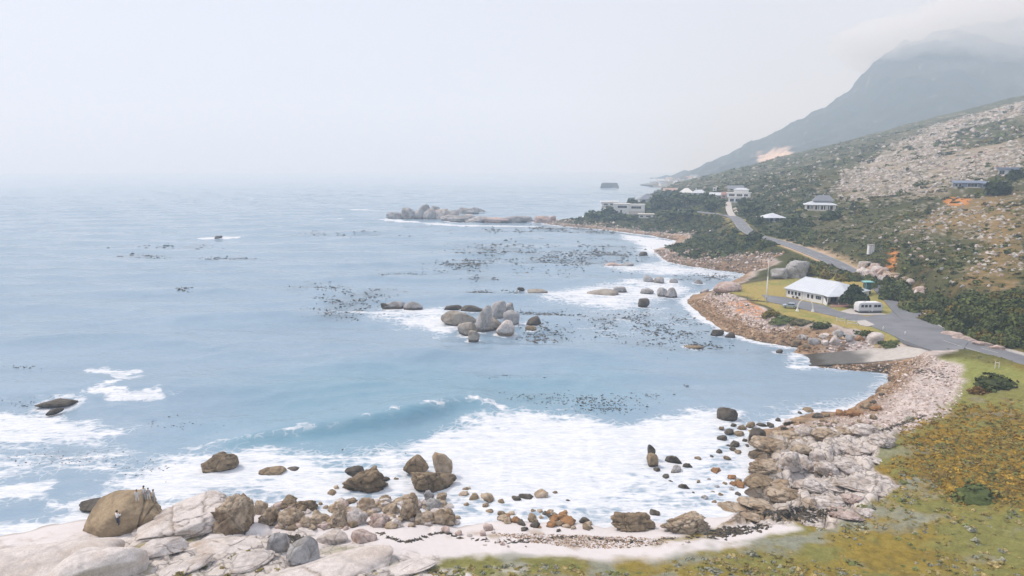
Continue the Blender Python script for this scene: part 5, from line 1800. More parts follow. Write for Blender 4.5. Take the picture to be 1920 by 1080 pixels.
def build_hall():
    A, B = P(1473, 556, YARD_Z), P(1543, 569.5, YARD_Z)
    u = (B - A)[:2]
    L = np.linalg.norm(u)
    u /= L
    ang = math.atan2(u[1], u[0])
    root = empty("hall", (A[0], A[1], YARD_Z), ang)
    tag(root, "white single-storey hall with broad pale pitched roof beside the lawn", "building")
    hw, eh, rz, Lr = 9.3, 2.75, 5.5, L - 1.2
    # local axes: x along the front wall, y away from it
    wall = MB()
    wall.prism([(0, 0), (L, 0), (L, 2.6), (15.6, 6.8), (15.6, 2 * hw), (0, 2 * hw)], -0.4, eh)
    wall.build("wall", M['white'], root)
    g = MB()
    g.add([(0.02, 0.02, eh), (0.02, 2 * hw - 0.02, eh), (0.02, hw, rz - 0.12), (0.22, 0.02, eh), (0.22, 2 * hw - 0.02, eh), (0.22, hw, rz - 0.12)], [(0, 2, 1), (3, 4, 5), (0, 3, 5, 2), (2, 5, 4, 1), (0, 1, 4, 3)])
    g.build("gable", M['white'], root)
    e = 0.5
    pts = {'a': (-e, -e, eh - 0.02), 'b': (L + 0.2, -e, eh - 0.02), 'c': (15.4, -1.0, eh - 0.18), 'd': (18.3, 4.8, eh - 0.18), 'e': (16.2, 9.0, eh), 'f': (16.1, 2 * hw + e, eh), 'g': (-e, 2 * hw + e, eh), 'h': (-e, hw, rz), 'i': (Lr, hw, rz)}
    ks = list(pts)
    faces = [('a', 'b', 'i', 'h'), ('b', 'c', 'i'), ('c', 'd', 'i'), ('d', 'e', 'i'), ('e', 'f', 'i'), ('f', 'g', 'h', 'i')]
    mb = MB()
    top = [pts[k_] for k_ in ks]
    bot = [(p[0], p[1], p[2] - 0.14) for p in top]
    idx = {k_: i for i, k_ in enumerate(ks)}
    n = len(ks)
    fs = [tuple(idx[q] for q in f) for f in faces]
    fs2 = [tuple(i + n for i in f[::-1]) for f in fs]
    rim = ['a', 'b', 'c', 'd', 'e', 'f', 'g', 'h']
    fs3 = [(idx[rim[i]], idx[rim[i]] + n, idx[rim[(i + 1) % 8]] + n, idx[rim[(i + 1) % 8]]) for i in range(8)]
    mb.add(top + bot, fs + fs2 + fs3)
    roof = mb.build("roof", M['roofwhite'], root)
    for q in range(14):                                  # raised seams of the sheet roof
        x_ = -e + (L + 0.7) * (q + 0.5) / 14
        xt = min(x_, Lr - 0.05)
        MB().tube([(x_, -e + 0.03, eh + 0.0), (xt, hw - 0.05, rz - 0.0)], 0.035, 4).build("seam", M['frame'], roof)
    MB().box(-e, L + 0.2, -e - 0.14, -e - 0.02, eh - 0.2, eh - 0.07).build("gutter", M['metal'], root)
    for x_ in (0.15, 6.0, L - 0.15):
        MB().box(x_ - 0.04, x_ + 0.04, -0.1, -0.01, 0.0, eh - 0.2).build("downpipe", M['metal'], root)
    rc = MB().tube([(-e, hw, rz + 0.03), (Lr, hw, rz + 0.03)], 0.12, 6)
    rc.build("ridge_cap", M['roofwhite'], roof)
    o2, u2, n2 = (0, 0), (1, 0), (0, -1)
    x = 0.75
    for k_ in range(4):
        window_on(root, "window", o2, u2, n2, x, x + 0.75, 1.0, 2.05)
        x += 1.28
    window_on(root, "window", o2, u2, n2, 7.75, 8.45, 0.95, 2.1)
    window_on(root, "window", o2, u2, n2, 9.15, 9.85, 0.95, 2.1)
    window_on(root, "window", o2, u2, n2, 10.75, 12.5, 1.05, 2.05, 2)
    d = MB().box(6.35, 7.15, -0.06, -0.004, 0.0, 2.1)
    dd = d.build("door", M['frame'], root)
    MB().box(7.0, 7.06, -0.12, -0.06, 1.0, 1.12).build("handle", M['metal'], dd)
    # open porch under the lower eave: back wall recess, posts, store doors
    pw = MB()
    a_, b_ = np.array([L + 0.06, 2.66]), np.array([15.6 - 0.05, 6.8])
    t = (b_ - a_) / np.linalg.norm(b_ - a_)
    nn = np.array([t[1], -t[0]])
    Lp = np.linalg.norm(b_ - a_)
    op = a_ + nn * 0.01
    window_on(root, "porch_opening", op, t, nn, 0.4, 2.3, 0.3, 2.0, 0, 0.08)
    window_on(root, "porch_opening", op, t, nn, 2.7, Lp - 0.3, 0.1, 2.2, 1, 0.08, M['wood'])
    for x_, y_ in ((15.2, -0.6), (17.0, 2.0), (18.0, 4.7)):
        MB().box(x_ - 0.08, x_ + 0.08, y_ - 0.08, y_ + 0.08, -0.3, eh - 0.36).build("post", M['white'], root)
    # low white flank wall stepping down to the terrace
    fw = MB().add([(L + 0.02, 0.0, -0.3), (15.6, -1.6, -0.3), (15.7, -1.4, -0.3), (L + 0.02, 0.25, -0.3), (L + 0.02, 0.0, 2.3), (15.6, -1.6, 0.5), (15.7, -1.4, 0.5), (L + 0.02, 0.25, 2.3)],
                  [(0, 3, 2, 1), (4, 5, 6, 7), (0, 1, 5, 4), (1, 2, 6, 5), (2, 3, 7, 6), (3, 0, 4, 7)])
    fw.build("flank_wall", M['white'], root)
    return root, u, A


hall, hall_u, hall_A = build_hall()
# potted plants by the hall wall
for px, py, lb in ((1487, 559, "seaward dark potted plant against the white hall wall"), (1494, 560, "landward dark potted plant against the white hall wall")):
    p = P(px, py, YARD_Z + 0.1)
    r = empty("potted_plant", tuple(p))
    tag(r, lb, "plant")
    MB().tube([(0, 0, 0), (0, 0, 0.4)], [0.2, 0.28], 10).build("pot", M['roofred'], r)
    V, F, Cc = bush_arrays(np.random.default_rng(int(px)), 90, 0.16, *GREEN['tree'])
    obj("foliage", fast_mesh("foliage", V * 0.42 + np.array([0, 0, 0.38]), F, Cc, False), M['leaf'], r)


# ------------------------------------------------------------------ caravan, car, arch, pole and other yard things
def build_caravan():
    a, b = P(1609, 587, YARD_Z + 0.24), P(1655, 586.5, YARD_Z + 0.24)
    L, Wd, Hh, z0 = float(np.linalg.norm(b - a)), 2.5, 2.35, 0.45
    root = empty("caravan", tuple(a), math.atan2(b[1] - a[1], b[0] - a[0]))
    tag(root, "white caravan with a dark window band parked beneath the spreading tree", "caravan")
    prof = [(0.12, z0), (L - 0.1, z0), (L, z0 + 0.5), (L - 0.05, z0 + 1.6), (L - 0.35, z0 + Hh - 0.1), (L - 0.8, z0 + Hh), (0.7, z0 + Hh), (0.25, z0 + Hh - 0.15), (0.0, z0 + 1.4), (0.02, z0 + 0.5)]
    n = len(prof)
    mb = MB().add([(x, 0, z) for x, z in prof] + [(x, Wd, z) for x, z in prof], [tuple(range(n)), tuple(range(2 * n - 1, n - 1, -1))] + [(i + n, (i + 1) % n + n, (i + 1) % n, i) for i in range(n)])
    body = mb.build("body", M['caravan'], root, bevel=0.06)
    MB().box(0.9, L - 1.0, 0.25, Wd - 0.25, z0 + Hh - 0.01, z0 + Hh + 0.12).build("roof_panel", M['white'], root)
    MB().box(1.8, 2.5, 0.9, 1.6, z0 + Hh + 0.12, z0 + Hh + 0.3).build("roof_hatch", M['frame'], root)
    o, u, nn = (0, 0), (1, 0), (0, -1)
    for x0, x1 in ((0.7, 1.5), (1.75, 2.55), (2.9, 3.6), (4.35, 5.3), (5.4, 6.3)):
        if x1 < L - 0.3:
            window_on(root, "window", o, u, nn, x0, x1, z0 + 1.15, z0 + 1.85, 0, 0.05)
    window_on(root, "window", (L - 0.03, 0), (0, 1), (1, 0), 0.5, 2.0, z0 + 1.0, z0 + 1.55, 0, 0.05)
    d = MB().box(3.68, 4.22, -0.045, -0.003, z0 + 0.1, z0 + 1.95).build("door", M['frame'], root)
    MB().box(4.1, 4.15, -0.09, -0.045, z0 + 0.95, z0 + 1.1).build("handle", M['metal'], d)
    MB().box(0.15, L - 0.15, -0.02, 0.06, z0 + 0.02, z0 + 0.35).build("side_stripe", M['metal'], root)
    MB().box(0.3, L - 0.3, 0.12, Wd - 0.12, 0.02, z0 + 0.02).build("skirt", M['dark'], root)
    for x_ in (L * 0.45, L * 0.45 + 0.8):
        for y_ in (0.02, Wd - 0.24):
            w = MB().tube([(x_, y_, 0.32), (x_, y_ + 0.22, 0.32)], 0.32, 16).build("wheel", M['tyre'], root, False)
            MB().tube([(x_, y_ - 0.012, 0.32), (x_, y_ + 0.232, 0.32)], 0.17, 12).build("rim", M['metal'], w)
    MB().tube([(L, Wd / 2, 0.45), (L + 1.0, Wd / 2, 0.42)], 0.05, 8).build("tow_bar", M['metal'], root)


build_caravan()


def build_car():
    p = P(1481, 577, YARD_Z + 0.13)
    root = empty("car", tuple(p), math.radians(152))
    tag(root, "small silver-blue hatchback parked between the hall and the whalebone arch", "car")
    prof = [(-1.95, 0.35), (1.9, 0.33), (1.98, 0.62), (1.85, 0.82), (1.0, 0.95), (0.35, 1.42), (-1.1, 1.47), (-1.75, 1.05), (-1.98, 0.95), (-2.0, 0.6)]
    n = len(prof)
    v = []
    for s, y in ((1, -0.78), (1, 0.78)):
        for x, z in prof:
            ty = y * (0.84 if z > 1.2 else (0.98 if z < 0.5 else 1.08))
            v.append((x, ty, z))
    mb = MB().add(v, [tuple(range(n)), tuple(range(2 * n - 1, n - 1, -1))] + [(i + n, (i + 1) % n + n, (i + 1) % n, i) for i in range(n)])
    mb.build("body", M['carpaint'], root, True, bevel=0.07)
    for nm, q in (("windscreen", [(0.97, -0.68, 0.985), (0.97, 0.68, 0.985), (0.40, 0.60, 1.40), (0.40, -0.60, 1.40)]), ("rear_window", [(-1.72, 0.66, 1.10), (-1.72, -0.66, 1.10), (-1.17, -0.58, 1.44), (-1.17, 0.58, 1.44)])):
        q = [Vector(a) for a in q]
        nn = (q[1] - q[0]).cross(q[3] - q[0]).normalized() * 0.03
        MB().add([a + nn for a in q] + [a - nn * 0.5 for a in q], [(0, 1, 2, 3), (7, 6, 5, 4), (0, 4, 5, 1), (1, 5, 6, 2), (2, 6, 7, 3), (3, 7, 4, 0)]).build(nm, M['glass'], root)
    for sgn in (-1, 1):
        for xs in (((0.75, 1.0), (0.38, 1.36), (-0.3, 1.40), (-0.3, 1.0)), ((-0.38, 1.0), (-0.38, 1.40), (-1.05, 1.41), (-1.5, 1.05))):
            q = [(x, sgn * (0.855 if z < 1.2 else 0.68), z) for x, z in xs]
            q2 = [(x, y + sgn * 0.03, z) for x, y, z in q]
            MB().add(q2 + q, [(0, 1, 2, 3), (7, 6, 5, 4), (0, 4, 5, 1), (1, 5, 6, 2), (2, 6, 7, 3), (3, 7, 4, 0)]).build("side_window", M['glass'], root)
        for x in (-1.25, 1.25):
            w = MB().tube([(x, sgn * 0.66, 0.31), (x, sgn * 0.87, 0.31)], 0.31, 18).build("wheel", M['tyre'], root)
            MB().tube([(x, sgn * 0.80, 0.31), (x, sgn * 0.885, 0.31)], 0.18, 12).build("rim", M['metal'], w)
        MB().box(1.84, 1.99, sgn * 0.6 - 0.17, sgn * 0.6 + 0.17, 0.62, 0.78).build("headlight", M['light'], root)
        MB().box(-2.02, -1.9, sgn * 0.66 - 0.1, sgn * 0.66 + 0.1, 0.68, 0.95).build("tail_light", M['redlens'], root)
        MB().box(0.62, 0.8, sgn * 0.98 - 0.1, sgn * 0.98 + 0.1, 0.98, 1.1).build("mirror", M['carpaint'], root)
    MB().box(1.9, 2.02, -0.75, 0.75, 0.34, 0.55).build("bumper", M['dark'], root)
    MB().box(-2.05, -1.92, -0.75, 0.75, 0.34, 0.55).build("bumper", M['dark'], root)


build_car()


def build_arch():
    a, b = P(1495, 583, YARD_Z), P(1524, 584.5, YARD_Z)
    za, zb = ground_z(a[0], a[1]), ground_z(b[0], b[1])
    W, Hh = float(np.linalg.norm((b - a)[:2])), 3.2
    root = empty("whalebone_arch", (a[0], a[1], za), math.atan2(b[1] - a[1], b[0] - a[0]))
    tag(root, "white whalebone arch on two pale plinths at the lawn edge", "monument")
    for s in (0, 1):
        pts, rr = [], []
        for k_ in range(13):
            th = math.pi / 2 * k_ / 12
            x = W / 2 * (1 - math.cos(th) * 1.0)
            z = 0.35 + Hh * (math.sin(th) ** 0.85)
            x = W / 2 - (W / 2) * math.cos(th) ** 0.9 if k_ < 12 else W / 2 - 0.02
            if s:
                x = W - x
            pts.append((x, 0.05 * (1 if s else -1), z))
            rr.append(0.19 - 0.09 * k_ / 12)
        MB().tube(pts, rr, 9).build("rib_bone", M['bone'], root, True)
        cx = W * s
        MB().add([(cx - .5, -.5, -.2), (cx + .5, -.5, -.2), (cx + .5, .5, -.2), (cx - .5, .5, -.2), (cx - .2, -.2, .75), (cx + .2, -.2, .75), (cx + .2, .2, .75), (cx - .2, .2, .75)],
                 [(0, 3, 2, 1), (4, 5, 6, 7), (0, 1, 5, 4), (1, 2, 6, 5), (2, 3, 7, 6), (3, 0, 4, 7)]).build("plinth", M['white'], root, bevel=0.04)


build_arch()
p = P(1436.5, 568, YARD_Z)
Hp = 79 * mpp(p) / math.cos(0.2)
r = empty("light_pole", (p[0], p[1], ground_z(p[0], p[1])))
tag(r, "tall white lamp pole at the edge of the hall lawn", "lamp pole")
MB().tube([(0, 0, -0.4), (0, 0, Hp * 0.62)], [0.17, 0.15], 10).build("pole", M['polewhite'], r, True)
MB().tube([(0, 0, Hp * 0.62), (0, 0, Hp)], [0.10, 0.07], 10).build("mast", M['polewhite'], r, True)
MB().tube([(0, 0, Hp - 0.15), (0.5, -0.2, Hp + 0.15), (1.1, -0.4, Hp + 0.18)], 0.05, 7).build("arm", M['metal'], r, True)
MB().box(0.95, 1.55, -0.6, -0.3, Hp + 0.1, Hp + 0.26).build("lamp_head", M['metal'], r, bevel=0.03)
MB().box(-0.15, 0.15, -0.28, -0.15, 1.0, 1.7).build("control_box", M['metal'], r)

p = P(1634, 562, YARD_Z)
zt = ground_z(p[0], p[1])
s = mpp(p)
r = empty("tank_stand", (p[0], p[1] + 3, zt))
tag(r, "dark green tank tower with a pale teal flat top behind the caravan", "water tank")
Ht = 24 * s
MB().tube([(0, 0, -0.3), (0, 0, Ht - 0.3)], [1.05, 1.05], 20).build("tank", M['tankgreen'], r, True)
MB().box(-1.35, 1.35, -1.3, 1.3, Ht - 0.3, Ht).build("top_slab", M['teal'], r, bevel=0.05)
MB().tube([(-0.9, -0.9, -0.2), (-0.9, -0.9, Ht - 0.35)], 0.05, 6).build("pipe", M['metal'], r)


def posts_sign(px, py, w, h, label, name="sign_frame", board=True, z=None, mat='polewhite'):
    p = S(px, py)
    s = mpp(p)
    W, H = w * s, h * s
    r = empty(name, tuple(p), -math.atan2(p[0], p[1]))
    tag(r, label, "sign" if board else "rail")
    for x in (-W / 2, W / 2):
        MB().box(x - 0.06, x + 0.06, -0.06, 0.06, -0.3, H).build("post", M[mat], r)
    if board:
        MB().box(-W / 2 - 0.15, W / 2 + 0.15, -0.1, -0.062, H * 0.5, H * 0.95).build("board", M['white'], r)
    else:
        MB().box(-W / 2, W / 2, -0.1, -0.062, H * 0.82, H * 0.93).build("rail", M[mat], r)
        if w > 8:
            MB().box(-W / 2, W / 2, -0.1, -0.062, H * 0.4, H * 0.5).build("rail", M[mat], r)


posts_sign(1869, 690, 6, 12, "pair of low white posts with a thin bar on the verge below the road", "post_frame", False)
posts_sign(1576, 604, 14, 9, "thin white rail at the lawn edge, seaward of two", "rail_frame", False)
posts_sign(1598, 610, 16, 10, "thin white rail at the lawn edge beside the concrete pad", "rail_frame", False)
posts_sign(1703, 561, 6, 9, "small white two-post sign at the foot of the thicket", "sign_frame", True)
for px, py, lb in ((1697, 628, "white marker post in the road mouth above the slip"), (1727, 577, "white marker stone at the thicket's lower corner"), (1770, 611, "white marker stone beside the kerb below the thicket"), (1463, 599, "short white marker post on the bank above the shingle"), (1656, 619, "white marker post by the forecourt edge"), (1532, 524, "white post behind the hall roof")):
    p = S(px, py)
    mb = MB().tube([(0, 0, -0.2), (0, 0, 0.75), (0, 0, 0.9)], [0.16, 0.15, 0.06], 8)
    o = mb.build("marker_post", M['polewhite'], None, True, tuple(p))
    tag(o, lb, "post")
# dead branch lying on the lawn
p = P(1415, 566, YARD_Z)
zb = ground_z(p[0], p[1])
mb = MB()
mb.tube([(-4.2, 1.0, 0.2), (-2, 0.3, 0.45), (0.4, 0, 0.3), (3.0, -0.6, 0.2), (4.2, -1.0, 0.05)], [0.05, 0.11, 0.16, 0.1, 0.05], 7)
mb.tube([(-2, 0.3, 0.45), (-2.4, 0.2, 1.5), (-2.3, 0.0, 2.2)], [0.08, 0.05, 0.02], 6)
mb.tube([(0.4, 0, 0.3), (1.4, 0.9, 0.8), (2.4, 1.4, 0.9)], [0.08, 0.05, 0.02], 6)
o = mb.build("dead_branch", M['bark'], None, True, (p[0], p[1], zb))
tag(o, "dark dead branch lying on the lawn beside the lamp pole", "branch")
# pale masonry block and cut bank stones by the upper road
p = S(1637, 476)
s = mpp(p)
r = empty("masonry_wall", (p[0], p[1] + 1, p[2] - 0.3), 0.35)
tag(r, "pale masonry block wall above the road cutting", "wall")
MB().box(-8 * s, 6 * s, 0, 0.8, 0, 17 * s).build("wall_face", M['white'], r, bevel=0.05)
MB().box(-8.6 * s, 6.6 * s, -0.1, 0.9, 17 * s + 0.003, 18.5 * s).build("coping", M['kerb'], r)
for i in range(2):
    MB().box((-3.5 + 5 * i) * s, (-2.6 + 5 * i) * s, -0.12, -0.003, 0, 16.5 * s).build("pier", M['kerb'], r)
# ------------------------------------------------------------------ houses
def roof_shape(mb, x0, x1, y0, y1, z, rh, kind, ov):
    x0, x1, y0, y1 = x0 - ov, x1 + ov, y0 - ov, y1 + ov
    ym = (y0 + y1) / 2
    t = 0.15
    if kind == 'flat':
        return mb.box(x0, x1, y0, y1, z, z + max(rh, 0.2))
    ins = 0.0 if kind == 'gable' else min((x1 - x0) / 2 - 0.05, (y1 - y0) / 2)
    v = [(x0, y0, z), (x1, y0, z), (x1, y1, z), (x0, y1, z), (x0 + ins, ym, z + rh), (x1 - ins, ym, z + rh)]
    v2 = [(a, b, c - t) for a, b, c in v[:4]]
    return mb.add(v + v2, [(0, 1, 5, 4), (1, 2, 5), (2, 3, 4, 5), (3, 0, 4), (9, 8, 7, 6), (0, 6, 7, 1), (1, 7, 8, 2), (2, 8, 9, 3), (3, 9, 6, 0)])


def house(key, label, blocks, rot=0.0, name="house"):
    g = HOUSE[key]
    s = mpp(g)
    root = empty(name, (g[0], g[1], g[2]), -math.atan2(g[0], g[1]) + math.radians(rot))
    tag(root, label, "house")
    for b in blocks:
        w, d, h = b['w'] * s, b.get('d', b['w'] * 0.7) * s, b['h'] * s
        x0, y0, z0 = b.get('x', -b['w'] / 2) * s, b.get('y', 0) * s, b.get('z', 0) * s
        MB().box(x0, x0 + w, y0, y0 + d, z0 - (1.5 if z0 == 0 else 0), z0 + h).build("wall", M[b.get('wall', 'white')], root)
        rf = roof_shape(MB(), x0, x0 + w, y0, y0 + d, z0 + h + 0.003, b.get('rh', 0.6) * s, b.get('roof', 'flat'), b.get('ov', 1) * s).build("roof", M[b.get('rm', 'roofgrey')], root)
        if b.get('chimney'):
            cx = x0 + w * b['chimney']
            MB().box(cx - 0.5, cx + 0.5, y0 + d * 0.5 - 0.5, y0 + d * 0.5 + 0.5, z0 + h + b['rh'] * s * 0.4, z0 + h + b['rh'] * s + 1.4).build("chimney", M[b.get('wall', 'white')], rf)
        for q in b.get('win', ()):
            a0, a1, c0, c1 = [v * s for v in q[:4]]
            window_on(root, "window", (x0, y0), (1, 0), (0, -1), a0, a1, z0 + c0, z0 + c1, q[4] if len(q) > 4 else 0, 0.12)
        for a in b.get('posts', ()):
            MB().box(x0 + a * s - 0.15, x0 + a * s + 0.15, y0 - b.get('ov', 1) * s * 0.8, y0 - b.get('ov', 1) * s * 0.8 + 0.3, z0, z0 + h - 0.16).build("post", M['white'], root)
        if b.get('deck'):
            MB().box(x0 - 1.0 * s, x0 + w + 1.0 * s, y0 - b['deck'] * s, y0 - 0.01, z0 - 1.5, z0 + 0.25).build("deck", M['cream'], root)
    return root


house('hip_hut', "small hut with pale pyramid roof just above the upper road", [dict(w=24, d=22, h=8, wall='roofgrey', roof='hip', rh=8, rm='roofwhite', ov=8, win=[(3, 9, 1, 7), (13, 21, 1, 7)], deck=6)], 25)
house('veranda_house', "hillside house with two-tier grey roof and white veranda", [dict(w=50, d=26, h=11, wall='cream', roof='hip', rh=7, rm='roofwhite', ov=4, win=[(2, 6, 3, 9), (8, 12, 3, 9), (16, 22, 2, 9, 1), (26, 33, 2, 9, 1), (38, 46, 2, 9, 1)], posts=(0, 10, 20, 30, 40, 50), deck=5),
                                                                                   dict(w=34, d=14, x=-12, y=6, z=17, h=1.5, roof='hip', rh=10, rm='roofgrey', ov=2)], 6)
house('long_blue', "long low house with blue-grey roof high on the rocky slope", [dict(w=42, d=20, x=-38, h=9, wall='roofblue', roof='gable', rh=4, rm='roofblue', ov=3, win=[(3, 7, 2, 7), (9, 13, 2, 7), (23, 38, 1.5, 7.5, 2)], deck=4),
                                                                                  dict(w=34, d=18, x=5, h=8, wall='roofblue', roof='gable', rh=4, rm='roofblue', ov=3, win=[(4, 10, 2, 6), (14, 22, 2, 6, 1)])], 4)
house('small_blue', "small blue-roofed house at the photo's right edge above the long house", [dict(w=30, d=18, h=11, wall='roofwhite', roof='flat', rh=4, rm='roofblue', ov=3, win=[(2, 10, 2, 9, 1), (16, 26, 3, 9, 1)])], -8)
house('white_villa', "white two-storey villa with dark window band on the headland", [dict(w=30, d=20, x=-28, h=19, roof='flat', rh=1, rm='white', ov=0.5, win=[(3, 10, 2, 6), (14, 17, 1, 8), (9, 26, 12, 16, 2)]),
                                                                                     dict(w=28, d=16, x=2.1, y=2, z=6, h=12, roof='flat', rh=1, rm='white', ov=0.5, win=[(4, 22, 5, 9, 3)]),
                                                                                     dict(w=28, d=15.5, x=2.15, y=2.3, h=5.5, wall='cream', roof='flat', rh=0.3, rm='cream', ov=0.1)], -6)
house('flat_white', "white flat-roofed house at the seaward tip of the headland", [dict(w=30, d=18, h=7, roof='flat', rh=2.2, rm='white', ov=2, win=[(4, 12, 2, 5), (16, 26, 2, 5, 1)])], 5)
house('low_white', "low white cottage among trees below the headland villa", [dict(w=27, d=14, h=6, roof='flat', rh=2, rm='cream', ov=2, win=[(3, 8, 2, 4.5), (14, 22, 2, 4.5, 1)])], 0)
house('grey_roofed', "house with a broad grey roof half hidden by headland trees", [dict(w=32, d=22, h=5, roof='hip', rh=9, rm='roofgrey', ov=2, win=[(4, 10, 1, 4), (18, 26, 1, 4)])], 12)
house('pink_roofed', "pink-roofed house on the headland skyline", [dict(w=26, d=16, h=5, wall='cream', roof='gable', rh=5, rm='roofpink', ov=2, win=[(4, 10, 1, 4), (15, 21, 1, 4)])], 0)
house('white_hip', "white house with a steep pale roof on the headland crest", [dict(w=22, d=16, h=6, roof='hip', rh=8, rm='white', ov=1.5, win=[(3, 8, 1, 4.5), (12, 18, 1, 4.5)])], 8)
house('chimney_house', "pale-roofed house with a white chimney on the headland crest", [dict(w=26, d=16, h=5, roof='hip', rh=6, rm='roofwhite', ov=2, chimney=0.3, win=[(4, 9, 1, 4), (14, 22, 1, 4, 1)])], 0)
house('porch_house', "white cottage with open porch beside the red-roofed house", [dict(w=24, d=15, h=8, roof='gable', rh=5, rm='roofwhite', ov=2, win=[(3, 8, 2, 6), (12, 20, 1, 6, 1)], posts=(1, 12, 23))], -6)
house('red_roofed', "dull red-roofed house squeezed between two white ones", [dict(w=14, d=12, h=7, wall='roofpink', roof='gable', rh=5, rm='roofred', ov=1, win=[(3, 6, 2, 5), (8, 11, 2, 5)])], 0)
house('terraced_white', "large terraced white house at the top of the pale driveway", [dict(w=34, d=10, x=-16, h=10, roof='flat', rh=1, rm='white', ov=1, win=[(3, 10, 2, 7, 1), (13, 20, 2, 7, 1), (24, 30, 2, 7)]),
                                                                                     dict(w=42, d=16, x=-20, y=9.2, z=9.5, h=8, roof='flat', rh=1.2, rm='white', ov=1.5, win=[(4, 14, 2, 6, 2), (18, 28, 2, 6, 2), (31, 38, 2, 6, 1)]),
                                                                                     dict(w=26, d=10, x=-8, y=13, z=18.8, h=5, roof='hip', rh=3, rm='roofwhite', ov=1.5)], -4)
house('upper_grey', "grey-roofed house above the terraced white one", [dict(w=26, d=14, h=4, roof='gable', rh=6, rm='roofgrey', ov=2, win=[(4, 10, 1, 3), (15, 22, 1, 3)])], 5)
house('tiny_white', "tiny white box house alone above the headland cottages", [dict(w=7, d=6, h=6, roof='flat', rh=0.8, rm='white', ov=0.4, win=[(2, 4.5, 2, 4)])], 0)

# far town on the low point
_fv = FARLAND[(FARLAND[:, 2] > 2) & (FARLAND[:, 2] < 16) & (FARLAND[:, 0] < 520) & (FARLAND[:, 1] < 1990)]
rgt = np.random.default_rng(8)
for i in rgt.choice(len(_fv), 34, replace=False):
    x, y, z = _fv[i]
    w, d, h = rgt.uniform(9, 20), rgt.uniform(8, 12), rgt.uniform(4, 8)
    root = empty("town_house", (x, y, z), rgt.uniform(-0.4, 0.4))
    tag(root, "tiny pale house of the hazy far town beyond the headland", "house", "houses of the hazy far town")
    MB().box(-w / 2, w / 2, 0, d, -3, h).build("wall", M['white' if rgt.random() < 0.7 else 'cream'], root)
    roof_shape(MB(), -w / 2, w / 2, 0, d, h + 0.01, 2.5, 'gable' if rgt.random() < 0.6 else 'flat', 0.5).build("roof", M[['roofgrey', 'roofwhite', 'roofpink'][int(rgt.integers(0, 3))]], root)

# ------------------------------------------------------------------ people on the brown boulder
_mw = brown_boulder.matrix_basis
BB = BVHTree.FromPolygons([_mw @ v.co for v in brown_boulder.data.vertices], [tuple(q.vertices) for q in brown_boulder.data.polygons])


def skin_obj(name, verts, edges, radii, mat, parent, sub=1, root_i=0):
    me = bpy.data.meshes.new(name)
    me.from_pydata(verts, edges, [])
    o = obj(name, me, mat, parent)
    m = o.modifiers.new("skin", 'SKIN')
    m.use_smooth_shade = True
    sv = me.skin_vertices[0].data
    for i, r in enumerate(radii):
        sv[i].radius = (r, r) if not hasattr(r, '__len__') else r
        sv[i].use_root = i == root_i
    s_ = o.modifiers.new("smooth", 'SUBSURF')
    s_.levels = s_.render_levels = sub
    return o


